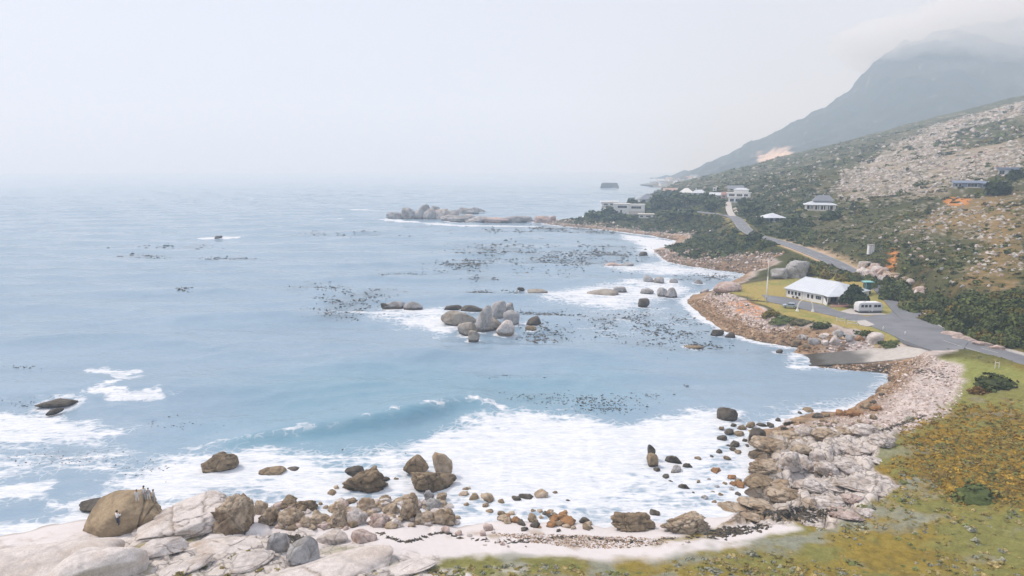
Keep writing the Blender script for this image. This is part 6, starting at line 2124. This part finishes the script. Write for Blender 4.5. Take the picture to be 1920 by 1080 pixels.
def person(px, py, H, label, top, legs, rot, arms='down', name="person"):
    d = Vector(ray(px, py)).normalized()
    hit = BB.ray_cast(EYE, d)
    pos = hit[0] if hit[0] is not None else Vector(S(px, py))
    down = BB.ray_cast(pos + Vector((0, 0.05, 30)), Vector((0, 0, -1)))
    if down[0] is not None:
        pos = down[0]
    root = empty(name, tuple(pos - Vector((0, 0, 0.03))), rot)
    tag(root, label, "person")
    k = H / 1.75
    J = {'pelvis': (0, 0, .95), 'waist': (0, 0, 1.1), 'chest': (0, -.01, 1.32), 'neck': (0, 0, 1.48), 'head0': (0, -.02, 1.58), 'head1': (0, -.02, 1.70),
         'shL': (-.19, 0, 1.42), 'shR': (.19, 0, 1.42), 'hipL': (-.10, 0, .90), 'hipR': (.10, 0, .90), 'knL': (-.12, -.03, .50), 'knR': (.13, -.02, .50), 'anL': (-.13, .02, .09), 'anR': (.15, .02, .09), 'toL': (-.15, -.16, .04), 'toR': (.19, -.15, .04)}
    if arms == 'down':
        J.update({'elL': (-.26, .02, 1.16), 'elR': (.26, .02, 1.16), 'wrL': (-.27, -.06, .92), 'wrR': (.27, -.06, .92)})
        hd = (0, -.02, -1)
    else:
        J.update({'elL': (-.28, -.14, 1.20), 'elR': (.28, -.14, 1.20), 'wrL': (-.10, -.32, 1.36), 'wrR': (.10, -.32, 1.36)})
        hd = (0, -.6, .6)
    nm = list(J)
    V = [tuple(c * k for c in J[a]) for a in nm]
    E = [('pelvis', 'waist'), ('waist', 'chest'), ('chest', 'neck'), ('neck', 'head0'), ('head0', 'head1'), ('chest', 'shL'), ('chest', 'shR'), ('shL', 'elL'), ('elL', 'wrL'), ('shR', 'elR'), ('elR', 'wrR'),
         ('pelvis', 'hipL'), ('pelvis', 'hipR'), ('hipL', 'knL'), ('knL', 'anL'), ('anL', 'toL'), ('hipR', 'knR'), ('knR', 'anR'), ('anR', 'toR')]
    R = {'pelvis': .135, 'waist': .12, 'chest': .145, 'neck': .055, 'head0': .085, 'head1': .095, 'shL': .07, 'shR': .07, 'hipL': .095, 'hipR': .095, 'knL': .06, 'knR': .06, 'anL': .042, 'anR': .042, 'toL': .035, 'toR': .035, 'elL': .045, 'elR': .045, 'wrL': .03, 'wrR': .03}
    ed = [(nm.index(a), nm.index(b)) for a, b in E]
    rad = [R[a] * k for a in nm]
    # hands: palm and five fingers
    for side, sg in (('L', -1), ('R', 1)):
        w = np.array(J['wr' + side])
        h3 = np.array(hd) / np.linalg.norm(hd)
        across = np.array([0, 1, 0]) if abs(h3[2]) > 0.9 else np.array([1, 0, 0])
        palm = w + h3 * 0.07
        V.append(tuple(palm * k)); rad.append(.033 * k)
        pi = len(V) - 1
        ed.append((nm.index('wr' + side), pi))
        for f, (off, ln) in enumerate(((-.03, .065), (-.012, .08), (.008, .085), (.026, .075))):
            b0 = palm + across * off + h3 * 0.035
            V.append(tuple(b0 * k)); rad.append(.009 * k); ed.append((pi, len(V) - 1))
            V.append(tuple((b0 + h3 * ln * 0.8 + np.array([0, -.02, 0])) * k)); rad.append(.008 * k); ed.append((len(V) - 2, len(V) - 1))
        t0 = palm + across * -.04
        V.append(tuple((t0 + h3 * 0.03) * k)); rad.append(.010 * k); ed.append((pi, len(V) - 1))
    skin_obj("body", V, ed, rad, M['skin'], root)
    sv = [J[a] for a in ('waist', 'chest', 'shL', 'shR', 'elL', 'elR', 'pelvis')]
    wl_, wr_ = np.array(J['wrL']), np.array(J['wrR'])
    sv += [tuple(np.array(J['elL']) * .35 + wl_ * .65), tuple(np.array(J['elR']) * .35 + wr_ * .65)]
    skin_obj("shirt", [tuple(c * k for c in a) for a in sv], [(6, 0), (0, 1), (1, 2), (1, 3), (2, 4), (3, 5), (4, 7), (5, 8)], [r * k for r in (.145, .168, .095, .095, .068, .068, .15, .055, .055)], M[top], root, 1, 0)
    tv = [J[a] for a in ('pelvis', 'hipL', 'hipR', 'knL', 'knR', 'anL', 'anR')]
    skin_obj("trousers", [tuple(c * k for c in a) for a in tv], [(0, 1), (0, 2), (1, 3), (2, 4), (3, 5), (4, 6)], [r * k for r in (.145, .115, .115, .085, .085, .07, .07)], M[legs], root, 1, 0)
    hv, hf = ico(2)
    hv = hv * np.array([.105, .12, .125]) * k + np.array([0, .012, 1.685]) * k
    keep = [q for q in hf if not (hv[q][:, 1].mean() < -.055 * k and hv[q][:, 2].mean() < 1.72 * k)]
    obj("hair", fast_mesh("hair", hv, np.array(keep)), M['hair'], root)
    fm = MB()
    for sx in (-.035, .035):
        fm.box((sx - .012) * k, (sx + .012) * k, -.122 * k, -.105 * k, 1.655 * k, 1.67 * k)
    fm.box(-.012 * k, .012 * k, -.14 * k, -.1 * k, 1.62 * k, 1.65 * k)
    fm.box(-.025 * k, .025 * k, -.12 * k, -.1 * k, 1.585 * k, 1.593 * k)
    fm.build("face", M['hair'], root)
    return root


person(223, 1001, 1.95, "person in white top and dark trousers on the face of the brown boulder", 'shirtwhite', 'trouserdark', 2.6, 'up')
person(257.5, 941.5, 1.6, "pale-clad person standing seawardmost on top of the brown boulder", 'palecloth', 'palecloth', 0.4)
person(271, 938, 1.85, "tallest of the pale-clad people on top of the brown boulder", 'palecloth', 'greycloth', -0.3)
person(279, 938, 1.6, "grey-clad person close beside the tallest on the brown boulder", 'greycloth', 'palecloth', 0.2)
person(288.5, 941.5, 1.65, "pale-clad person standing landwardmost on top of the brown boulder", 'palecloth', 'greycloth', -0.6)

# ------------------------------------------------------------------ shrubs and trees one can pick out
tree(1603, 577, 48, 42, "dark spreading tree between the hall porch and the caravan", nleaf=2200, trunk_frac=0.34)
rr_ = random.Random(4)
for i, (a, b, w) in enumerate(jitter_spots(21, [(1702, 575), (1735, 563), (1925, 562), (1925, 655), (1850, 640), (1790, 618), (1735, 598)], 95, 28, 56)):
    shrub(a, b, w, rr_.choice(['dark', 'dark', 'mid', 'olive', 'dark', 'mid']), "rounded dark shrub in the thicket above the road bend", "shrubs of the thicket above the road bend")
for i, (a, b, w) in enumerate(jitter_spots(22, [(1612, 535), (1650, 528), (1705, 545), (1740, 566), (1700, 570), (1655, 562), (1640, 552)], 22, 26, 44)):
    shrub(a, b, w, rr_.choice(['dark', 'dark', 'mid', 'dark']), "dark shrub in the clump behind the caravan", "shrubs in the clump behind the caravan", hr=1.0)
for a, b, w, kd, lb in [(1885, 728, 84, 'dark', "large dark green shrub on the heath below the verge"), (1848, 738, 44, 'brown', "brown shrub tucked seaward of the large dark green one"), (1852, 945, 96, 'mid', "rounded bright green shrub in the middle of the brown heath"),
                        (1617, 630, 34, 'dark', "dark round shrub next to the largest whitish boulder"), (1636, 629, 24, 'dark', "small dark shrub landward of the dark round one"), (1585, 632, 22, 'dark', "small low shrub above the rusty boulder"),
                        (1475, 607, 58, 'mid', "wide low green shrub on the bank above the shingle"), (1512, 610, 46, 'grey', "grey-green shrub next to the wide low one on the bank"), (1546, 616, 40, 'dark', "dark low shrub at the landward end of the bank"),
                        (1450, 595, 40, 'olive', "olive shrub at the seaward end of the bank above the shingle"), (1680, 650, 44, 'mid', "low green shrub at the head of the boat slip"), (1658, 645, 20, 'dark', "little dark shrub beside the head of the boat slip")]:
    shrub(a, b, w, kd, lb, hr=0.5 if w > 40 else 0.65)
for i, (a, b, w, h) in enumerate(sorted([(1120, 408, 44, 17), (1140, 404, 30, 17), (1165, 410, 26, 12), (1190, 398, 30, 18), (1222, 392, 34, 12), (1240, 395, 46, 24), (1262, 392, 46, 24), (1186, 383, 22, 12), (1250, 372, 36, 16), (1275, 377, 46, 18), (1300, 382, 40, 18),
                                  (1322, 382, 30, 18), (1342, 395, 46, 26), (1325, 372, 22, 12), (1272, 366, 18, 14), (1232, 380, 30, 16), (1412, 398, 44, 22), (1395, 385, 26, 16), (1180, 413, 30, 9), (1262, 408, 50, 16), (1290, 405, 44, 14), (1150, 414, 40, 11)])):
    tree(a, b, w, h, f"dark bushy tree on the headland, {ORD[i]} counting inland from its tip", "trees among the headland houses", kind='far', nleaf=260, trunk_frac=0.15)
for a, b, w, h, lb in [(1868, 366, 46, 32, "dark round tree in front of the long blue-roofed house"), (1902, 338, 30, 20, "dark tree at the right edge below the small blue house"), (1560, 412, 40, 18, "green tree below the veranda house"), (1415, 450, 30, 16, "dark bush-like tree at the road's seaward side by the bend"),
                       (1424, 421, 26, 15, "dark tree seaward of the pyramid-roofed hut"), (1490, 425, 40, 20, "green tree between the hut and the veranda house")]:
    tree(a, b, w, h, lb, nleaf=420, trunk_frac=0.15, kind='tree' if 'dark' in lb else 'far')
p = S(1500, 396)
V, F, Cc = bush_arrays(np.random.default_rng(2), 220, 0.2, *GREEN['lime'])
s = mpp(p)
o = obj("flowering_shrub", fast_mesh("flowering_shrub", V * 7 * s, F, Cc, False), M['leaf'], None, tuple(p))
tag(o, "yellow-green shrub at the seaward corner of the veranda house", "shrub")

for i, (a, b, w) in enumerate(jitter_spots(23, [(1500, 506), (1545, 500), (1600, 520), (1640, 533), (1600, 532), (1545, 518)], 24, 20, 40)):
    shrub(a, b, w, rr_.choice(['mid', 'mid', 'olive', 'grey', 'dark']), "green shrub between the hall roof and the upper road", "shrubs between the hall and the upper road")
# ------------------------------------------------------------------ masses nobody could count
rngS = np.random.default_rng(77)


def land_points(n, az0, az1, r0, r1):
    az, r = np.radians(rngS.uniform(az0, az1, n)), np.exp(rngS.uniform(math.log(r0), math.log(r1), n))
    x, y = r * np.sin(az), r * np.cos(az)
    h, d = height(x, y, False, True)
    return x, y, h, d


SCREE = GL([(1570, 352), (1600, 312), (1660, 280), (1760, 232), (1919, 186), (1919, 215), (1790, 245), (1740, 300), (1919, 265), (1919, 320), (1760, 360), (1600, 375)])
OCHRE = GL([(1690, 440), (1770, 385), (1850, 365), (1919, 355), (1919, 545), (1850, 530), (1790, 520), (1830, 470), (1800, 430)])


def clear_of(x, y, m=6.5):
    dr = seg_dist(x, y, ROAD_S[::8, :2])
    ok = dr > m
    ok &= seg_dist(x, y, DRIVE_S[::2, :2]) > 4
    ok &= poly_sd(x, y, YARD) < -2
    for cx, cy, r, z in PADS:
        ok &= np.hypot(x - cx, y - cy) > r * 1.0
        # keep the view of the house front open
        ok &= ~((np.hypot(x - cx * 0.97, y - cy * 0.97) < r * 0.9))
    return ok


x, y, h, d = land_points(40000, 2, 47, 140, 1180)
ok = clear_of(x, y) & (d > 11) & (x * 0.35 + y > 168) & (y < 1150)
# visible from the photograph's side of the hill only
sc = poly_sd(x, y, SCREE)
oc = poly_sd(x, y, OCHRE)
pr = np.where(sc > 0, 0.36, 1.0) * np.where(oc > 0, 0.6, 1.0)
clump = fbm2(x, y, 34, 3, 53) * 0.7 + fbm2(x, y, 11, 2, 54) * 0.6
pr *= sstep(clump, -0.8, 0.35)
ok &= rngS.random(len(x)) < pr
x, y, h, clump = x[ok], y[ok], h[ok], clump[ok]
N = min(len(x), 8500)
x, y, h, clump = x[:N], y[:N], h[:N], clump[:N]
r = np.hypot(x, y)
size = (0.45 + 1.6 * rngS.random(N) ** 2) * (0.8 + 0.5 * np.clip(clump, -0.5, 1)) * np.clip(r / 320, 0.75, 2.2)
tint = (0.6 + 0.75 * rngS.random((N, 1))) * np.array([[1.0, 1.0, 1.0]])
oc2 = poly_sd(x, y, OCHRE) > 0
tint = np.where(oc2[:, None], tint * np.array([[1.35, 1.12, 0.9]]), tint)
o = scatter("hillside_scrub", BUSH_FAR, np.stack([x, y, h - 0.15], 1), size, rngS, M['leaf'], tint, rngS.uniform(0.5, 1.0, N))
tag(o, "dense low green and grey scrub covering the hillside", "scrub", kind="stuff")

x, y, h, d = land_points(9000, 22, 45, 165, 370)
ok = clear_of(x, y, 7) & (d > 14) & (x * 0.35 + y > 178) & (rngS.random(len(x)) < np.where(poly_sd(x, y, OCHRE) > 0, 0.3, 1.0))
x, y, h = x[ok][:3000], y[ok][:3000], h[ok][:3000]
o = scatter("roadside_scrub", BUSH_FAR, np.stack([x, y, h - 0.12], 1), 0.4 + 1.1 * rngS.random(len(x)) ** 2, rngS, M['leaf'], (0.65 + 0.7 * rngS.random((len(x), 1))) * np.ones((1, 3)), rngS.uniform(0.5, 1.0, len(x)))
tag(o, "fine green and olive scrub on the slope just above the road", "scrub", kind="stuff")

x, y, h, d = land_points(9000, 5, 24, 330, 760)
ok = clear_of(x, y, 5.5) & (d > 8) & (x < 240)
x, y, h = x[ok][:2100], y[ok][:2100], h[ok][:2100]
o = scatter("headland_scrub", BUSH_HEAD, np.stack([x, y, h - 0.2], 1), rngS.uniform(1.4, 3.2, len(x)), rngS, M['leaf'], 0.75 + 0.5 * rngS.random((len(x), 1)) * np.ones((1, 3)), rngS.uniform(0.5, 0.95, len(x)))
tag(o, "thick dark green scrub clothing the headland down to the shore", "scrub", kind="stuff")

# heath of the near slope
x, y, h, d = land_points(44000, -30, 46, 46, 165)
ok = (d > 12) & (x * 0.35 + y < 172) & (poly_sd(x, y, YARD) < -1) & (seg_dist(x, y, ROAD_S[::8, :2]) > 9) & (rock_mask(x, y) < 0.3) & (poly_sd(x, y, SLIP_POLY) < -2)
ok &= poly_sd(x, y, GL([(1758, 668), (1919, 695), (1990, 720), (1990, 740), (1840, 735), (1800, 760), (1740, 790), (1700, 820), (1760, 730)])) < -1
HB = GL([(1640, 830), (1720, 800), (1780, 745), (1850, 735), (1919, 740), (2100, 800), (2100, 960), (1919, 955), (1850, 940), (1740, 905), (1640, 880)])
SANDP = PL([(470, 1000), (600, 996), (860, 985), (905, 978), (1000, 985), (1150, 998), (1340, 1000), (1410, 1005), (1330, 1026), (1150, 1034), (900, 1045), (760, 1062), (640, 1030), (520, 1012)], 2.0)
ok &= poly_sd(x, y, SANDP) < -2
ok &= (x > -12) | (rngS.random(len(x)) < 0.15)
nz = fbm2(x, y, 8, 3, 57)
ok &= rngS.random(len(x)) < sstep(nz, -0.9, 0.5)
x, y = x[ok], y[ok]
x2, y2, h2, d2_ = land_points(16000, 20, 47, 78, 150)
k2 = (poly_sd(x2, y2, HB) + 7 * fbm2(x2, y2, 14, 3, 51) + 6 * (rngS.random(len(x2)) - 0.6) > 0) & (rock_mask(x2, y2) < 0.3) & (d2_ > 9)
x, y = np.concatenate([x[poly_sd(x, y, HB) <= 0], x2[k2]]), np.concatenate([y[poly_sd(x, y, HB) <= 0], y2[k2]])
br = np.concatenate([np.zeros(len(x) - int(k2.sum()), bool), np.ones(int(k2.sum()), bool)])
for nm, m, pro, lb, mx, s0, s1 in (("brown_heath", br, TUFTB, "brown and rust-coloured heath on the near right slope", 7500, 0.2, 0.58), ("green_heath", ~br, TUFT, "low olive and grey-green heath along the near shore", 6500, 0.18, 0.52)):
    xx, yy = x[m][:mx], y[m][:mx]
    zz = np.array([ground_z(a, b) for a, b in zip(xx, yy)])
    o = scatter(nm, pro, np.stack([xx, yy, zz - 0.03], 1), rngS.uniform(s0, s1, len(xx)) * (1 + 0.8 * (rngS.random(len(xx)) < 0.1)), rngS, M['leaf'], (0.75 + 0.5 * rngS.random((len(xx), 1))) * np.ones((1, 3)), rngS.uniform(0.45, 0.9, len(xx)))
    tag(o, lb, "heath", kind="stuff")


# stones
def stone_protos(seed, n, cols, sub=-1):
    rg = np.random.default_rng(seed)
    out = []
    for i in range(n):
        v, f = ico(sub)
        v = v * rg.uniform(0.7, 1.15, (len(v), 1)) * np.array([1, rg.uniform(0.6, 0.95), rg.uniform(0.45, 0.8)])
        c = lin(*cols[i % len(cols)])
        out.append((v, f, np.repeat(c[None], len(v), 0) * rg.uniform(0.85, 1.1, (len(v), 1))))
    return out


PEB = stone_protos(3, 12, [(206, 192, 186), (188, 170, 160), (214, 204, 198), (170, 150, 136), (196, 176, 168), (150, 132, 118)])
PEBB = stone_protos(4, 12, [(150, 124, 98), (130, 108, 86), (166, 136, 106), (112, 98, 82), (178, 156, 132), (142, 114, 84)])
GREYP = stone_protos(5, 8, [(132, 124, 118), (108, 102, 96), (158, 146, 140), (90, 86, 80)])
SHING1 = SHING1_A
SHING2 = SHING2_A


def fill(poly, n, pos_d=True):
    lo, hi = poly.min(0), poly.max(0)
    x, y = rngS.uniform(lo[0], hi[0], n), rngS.uniform(lo[1], hi[1], n)
    m = poly_sd(x, y, poly) > -0.5
    return x[m], y[m]


def pebble_bed(nm, poly, n, protos, lb, s0, s1, dmin=-1.0, dmax=99):
    x, y = fill(poly, n)
    d = coast_d(x, y)
    m = (d > dmin) & (d < dmax) & (poly_sd(x, y, SLIP_POLY) < -0.3) & (seg_dist(x, y, ROAD_S[::8, :2]) > 5)
    x, y = x[m], y[m]
    z = np.array([ground_z(a, b) for a, b in zip(x, y)])
    s_ = s0 + (s1 - s0) * rngS.random(len(x)) ** 4
    o = scatter(nm, protos, np.stack([x, y, z + 0.02], 1), s_, rngS, M['stone'], (0.8 + 0.4 * rngS.random((len(x), 1))) * np.ones((1, 3)))
    tag(o, lb, "pebbles", kind="stuff")


pebble_bed("pebbles", SHING1, 17000, PEB, "pinkish white shingle lining the inner bay", 0.06, 0.4, 3.0)
pebble_bed("pebbles", SHING1, 8000, PEBB, "wet brown shingle at the inner bay's waterline", 0.08, 0.55, -1, 4.5)
pebble_bed("pebbles", SHING2, 17000, PEB, "pinkish white shingle on the point below the hall lawn", 0.12, 0.75, 5.5)
pebble_bed("pebbles", SHING2, 12000, PEBB, "wet brown shingle along the foot of the point", 0.14, 0.8, -1.5, 8.0)
_b = GL([(1505, 691), (1590, 684), (1672, 677), (1755, 667), (1720, 700), (1660, 745), (1668, 702), (1600, 694)])
pebble_bed("pebbles", _b, 5000, PEBB[:6] + PEB, "mixed pink and brown pebbles along the foot of the slip", 0.08, 0.5, -1.5)
_b = PL([(1222, 468), (1300, 476), (1420, 500), (1470, 512), (1420, 516), (1300, 502), (1236, 482)], 0.8)
pebble_bed("pebbles", _b, 5200, GREYP + PEB[:6] + PEBB[:3], "brown and pink cobbles along the shore beyond the hall", 0.35, 1.3, -3)
_b = PL([(1020, 414), (1150, 424), (1290, 442), (1340, 452), (1262, 449), (1150, 435), (1020, 424)], 0.8)
pebble_bed("pebbles", _b, 4200, PEB[:6] + GREYP, "pale cobbles along the foot of the headland", 0.5, 1.8, -6)
_b = PL([(930, 990), (1060, 992), (1180, 998), (1250, 1012), (1100, 1022), (1000, 1008)], 1.8)
pebble_bed("pebbles", _b, 2600, PEBB + PEB[:4], "gritty brown stones strewn on the white sand", 0.05, 0.22, 0.5)

# hillside boulders: the largest one by one, the rest as a mass
SCR = stone_protos(6, 12, [(184, 176, 168), (164, 155, 145), (194, 187, 180), (146, 136, 124)])
lib = []
for i in range(8):
    V, F, col = rock_arrays(700 + i, 2, 1.7, 1.3, ['pale', 'grey', 'pale', 'pink'][i % 4], sharp=[12, 24][i % 2], rough=0.1, sub=2, wet=-1)
    lib.append(fast_mesh("hillside_boulder", V, F, col))
x, y = [], []
spots = jitter_spots(31, [(1575, 352), (1600, 315), (1660, 283), (1760, 236), (1915, 190), (1915, 320), (1760, 360), (1600, 375)], 170, 4, 10) + jitter_spots(32, [(1690, 420), (1780, 370), (1915, 360), (1915, 540), (1800, 540), (1640, 470)], 80, 4, 9) + jitter_spots(33, [(1390, 345), (1560, 270), (1640, 265), (1580, 340), (1480, 370)], 50, 3, 7)
for i, (a, b, w) in enumerate(spots):
    p = S(a, b)
    if p is None or p[2] < 8:
        continue
    s = mpp(p) * w / 2
    o = obj("hillside_boulder", lib[i % 8], M['rock'], None, (p[0], p[1], p[2] - 0.2 * s), (i * 1.7) % 6.28)
    o.scale = (s, s, s * (0.7 + 0.5 * ((i * 37) % 10) / 10))
    tag(o, "pale weathered boulder strewn on the rocky hillside", "boulder", "boulders strewn on the rocky hillside")
x, y, h, d = land_points(90000, 12, 42, 230, 1160)
sc = poly_sd(x, y, SCREE)
oc = poly_sd(x, y, OCHRE)
pr = np.where(sc > -4, 0.85, np.where(oc > 0, 0.22, 0.035)) * sstep(fbm2(x, y, 22, 3, 58), -0.9, 0.4)
ok = (rngS.random(len(x)) < pr) & clear_of(x, y, 7) & (h > 12) & (y < 1140)
x, y, h = x[ok][:14000], y[ok][:14000], h[ok][:14000]
r = np.hypot(x, y)
o = scatter("scree", SCR, np.stack([x, y, h + 0.05], 1), (0.25 + 1.5 * rngS.random(len(x)) ** 3) * np.clip(r / 380, 0.6, 2.2), rngS, M['stone'], (0.7 + 0.45 * rngS.random((len(x), 1))) * np.ones((1, 3)))
tag(o, "pale broken scree spilling down the hillside", "scree", kind="stuff")
for i, (a, b, w) in enumerate(jitter_spots(34, [(1600, 505), (1625, 500), (1680, 520), (1735, 548), (1730, 556), (1670, 535), (1610, 516)], 34, 10, 26)):
    rock(a, b, w, w * 0.55, ['pink', 'pale', 'tan'][i % 3], "pinkish rock in the cut bank along the road", "bank_rock", sub=3, sharp=22, rough=0.1, wet=-1, group="rocks of the cut bank along the road")
for i, (a, b, w) in enumerate([(1785, 632, 34), (1810, 640, 40), (1842, 650, 34), (1868, 657, 28)]):
    rock(a, b, w, 9, 'pink', "low pinkish rock edging the road below the thicket", "bank_rock", sub=3, sharp=22, rough=0.1, wet=-1, group="low rocks edging the road below the thicket", dr=0.5)

# kelp in the bay, weed on the sand
KP = []
rgk = np.random.default_rng(12)
for i in range(8):
    v, f = ico(-1)
    v = v * rgk.uniform(0.6, 1.4, (6, 1)) * np.array([1.25, rgk.uniform(0.25, 0.6), rgk.uniform(0.28, 0.5)])
    c = lin(*[(58, 54, 46), (74, 66, 52), (50, 50, 48), (86, 74, 56)][i % 4])
    KP.append((v, f, np.repeat(c[None], 6, 0)))
M['weed'] = vcol_mat("wet_weed", 0.5, 2.0, 0.2, 0.0, None, 0.4)


def kelp(label, patches, s0=0.12, s1=0.5):
    xs, ys = [], []
    for px, py, rx, ry, n in patches:
        if n >= 60:
            KELP_BEDS.append((px, py, rx, ry, n))
        a = rgk.normal(size=(int(n * 1.7), 2)) * 0.55
        nz = fbm2(px + a[:, 0] * rx, (py + a[:, 1] * ry) * 4, 26, 3, 5)
        keep = nz > -0.25
        q = PL([(px + u * rx, py + v * ry) for u, v in a[keep]])
        xs.append(q[:, 0]); ys.append(q[:, 1])
    x, y = np.concatenate(xs), np.concatenate(ys)
    d = poly_sd(x, y, COAST)
    m = d < -1
    x, y, d = x[m], y[m], d[m]
    r = np.hypot(x, y)
    z = sea_height(x, y, d)
    o = scatter("kelp", KP, np.stack([x, y, z + 0.04], 1), (s0 + (s1 - s0) * rgk.random(len(x)) ** 2) * np.clip(r / 200, 0.6, 2.5), rgk, M['weed'])
    tag(o, label, "kelp", kind="stuff")


kelp("broad dark kelp bed in the outer bay below the headland", [(870, 496, 60, 10, 330), (960, 470, 110, 14, 420), (1050, 488, 130, 20, 700), (1130, 474, 70, 14, 300), (920, 548, 46, 5, 130), (905, 525, 30, 4, 60), (760, 515, 60, 8, 60)])
kelp("dark kelp seaward of the mid-bay boulders", [(650, 570, 60, 16, 260), (690, 552, 60, 10, 140), (600, 540, 60, 12, 60), (640, 598, 60, 8, 60)])
kelp("kelp bed around the pointed dark rock in mid bay", [(1020, 625, 46, 13, 260), (1020, 588, 66, 6, 200), (1000, 640, 30, 5, 60)])
kelp("thick kelp bed off the shingle point", [(1230, 618, 90, 28, 850), (1310, 650, 50, 7, 160), (1150, 600, 60, 16, 150), (1330, 520, 60, 6, 160)])
kelp("kelp along the foot of the headland and outcrop", [(1000, 430, 120, 4, 260), (1110, 433, 80, 4, 220), (930, 436, 60, 4, 80)])
kelp("scattered kelp far out at the left of the bay", [(250, 481, 60, 4, 130), (430, 485, 46, 3, 90), (345, 546, 14, 4, 30), (330, 462, 90, 3, 60), (640, 440, 90, 6, 80)])
kelp("loose kelp floating just behind the breaking wave", [(1080, 752, 110, 12, 190), (1130, 768, 70, 9, 200), (1200, 745, 60, 8, 40), (950, 710, 60, 8, 14), (1290, 722, 10, 3, 8)], 0.12, 0.42)
kelp("loose kelp drifting in the near surf at the left", [(330, 795, 60, 12, 40), (70, 758, 70, 12, 90), (100, 862, 90, 18, 90), (45, 690, 24, 4, 16), (190, 860, 60, 16, 40), (700, 850, 50, 6, 30), (260, 880, 60, 18, 40)], 0.08, 0.28)


def wrack(label, patches):
    xs, ys, zs = [], [], []
    for px, py, rx, ry, n in patches:
        for u, v in rgk.normal(size=(n, 2)) * 0.5:
            p = S(px + u * rx, py + v * ry)
            if p is not None and p[2] > 0.1:
                xs.append(p[0]); ys.append(p[1]); zs.append(p[2])
    o = scatter("seaweed", KP, np.stack([xs, ys, zs], 1), rgk.uniform(0.12, 0.42, len(xs)), rgk, M['weed'])
    tag(o, label, "seaweed", kind="stuff")


wrack("black bank of stranded seaweed beside the rock shelf", [(1500, 965, 46, 12, 420), (1540, 960, 26, 8, 160), (1455, 962, 30, 5, 90)])
wrack("black seaweed at the corner of the sand by the craggy rocks", [(1375, 996, 36, 7, 200), (1345, 1003, 26, 4, 70), (1420, 988, 30, 4, 60)])
wrack("strewn dark weed scraps along the strandline of the sand", [(900 + i * 36, 1012 + 5 * math.sin(i), 20, 3, 12) for i in range(13)])
wrack("thin curving line of dark seaweed on the clean sand", [(730 + i * 11, 1008 + 8 * math.sin(i * 0.55) - (i > 8) * 1.0, 5, 1.2, 10) for i in range(13)] + [(715, 1001, 8, 2, 12)])
wrack("dark scraps filling the hollow above the broad slab", [(545, 1010, 22, 5, 170), (562, 1016, 16, 6, 110), (520, 1006, 18, 3, 50)])  # small dark pieces heaped in the hollow
wrack("line of dark seaweed on the inner bay's shingle", [(1660 + i * 9, 806 - i * 3.2, 7, 2.2, 20) for i in range(9)] + [(1725, 695, 14, 6, 60), (1760, 700, 20, 14, 60)])

build_sea()
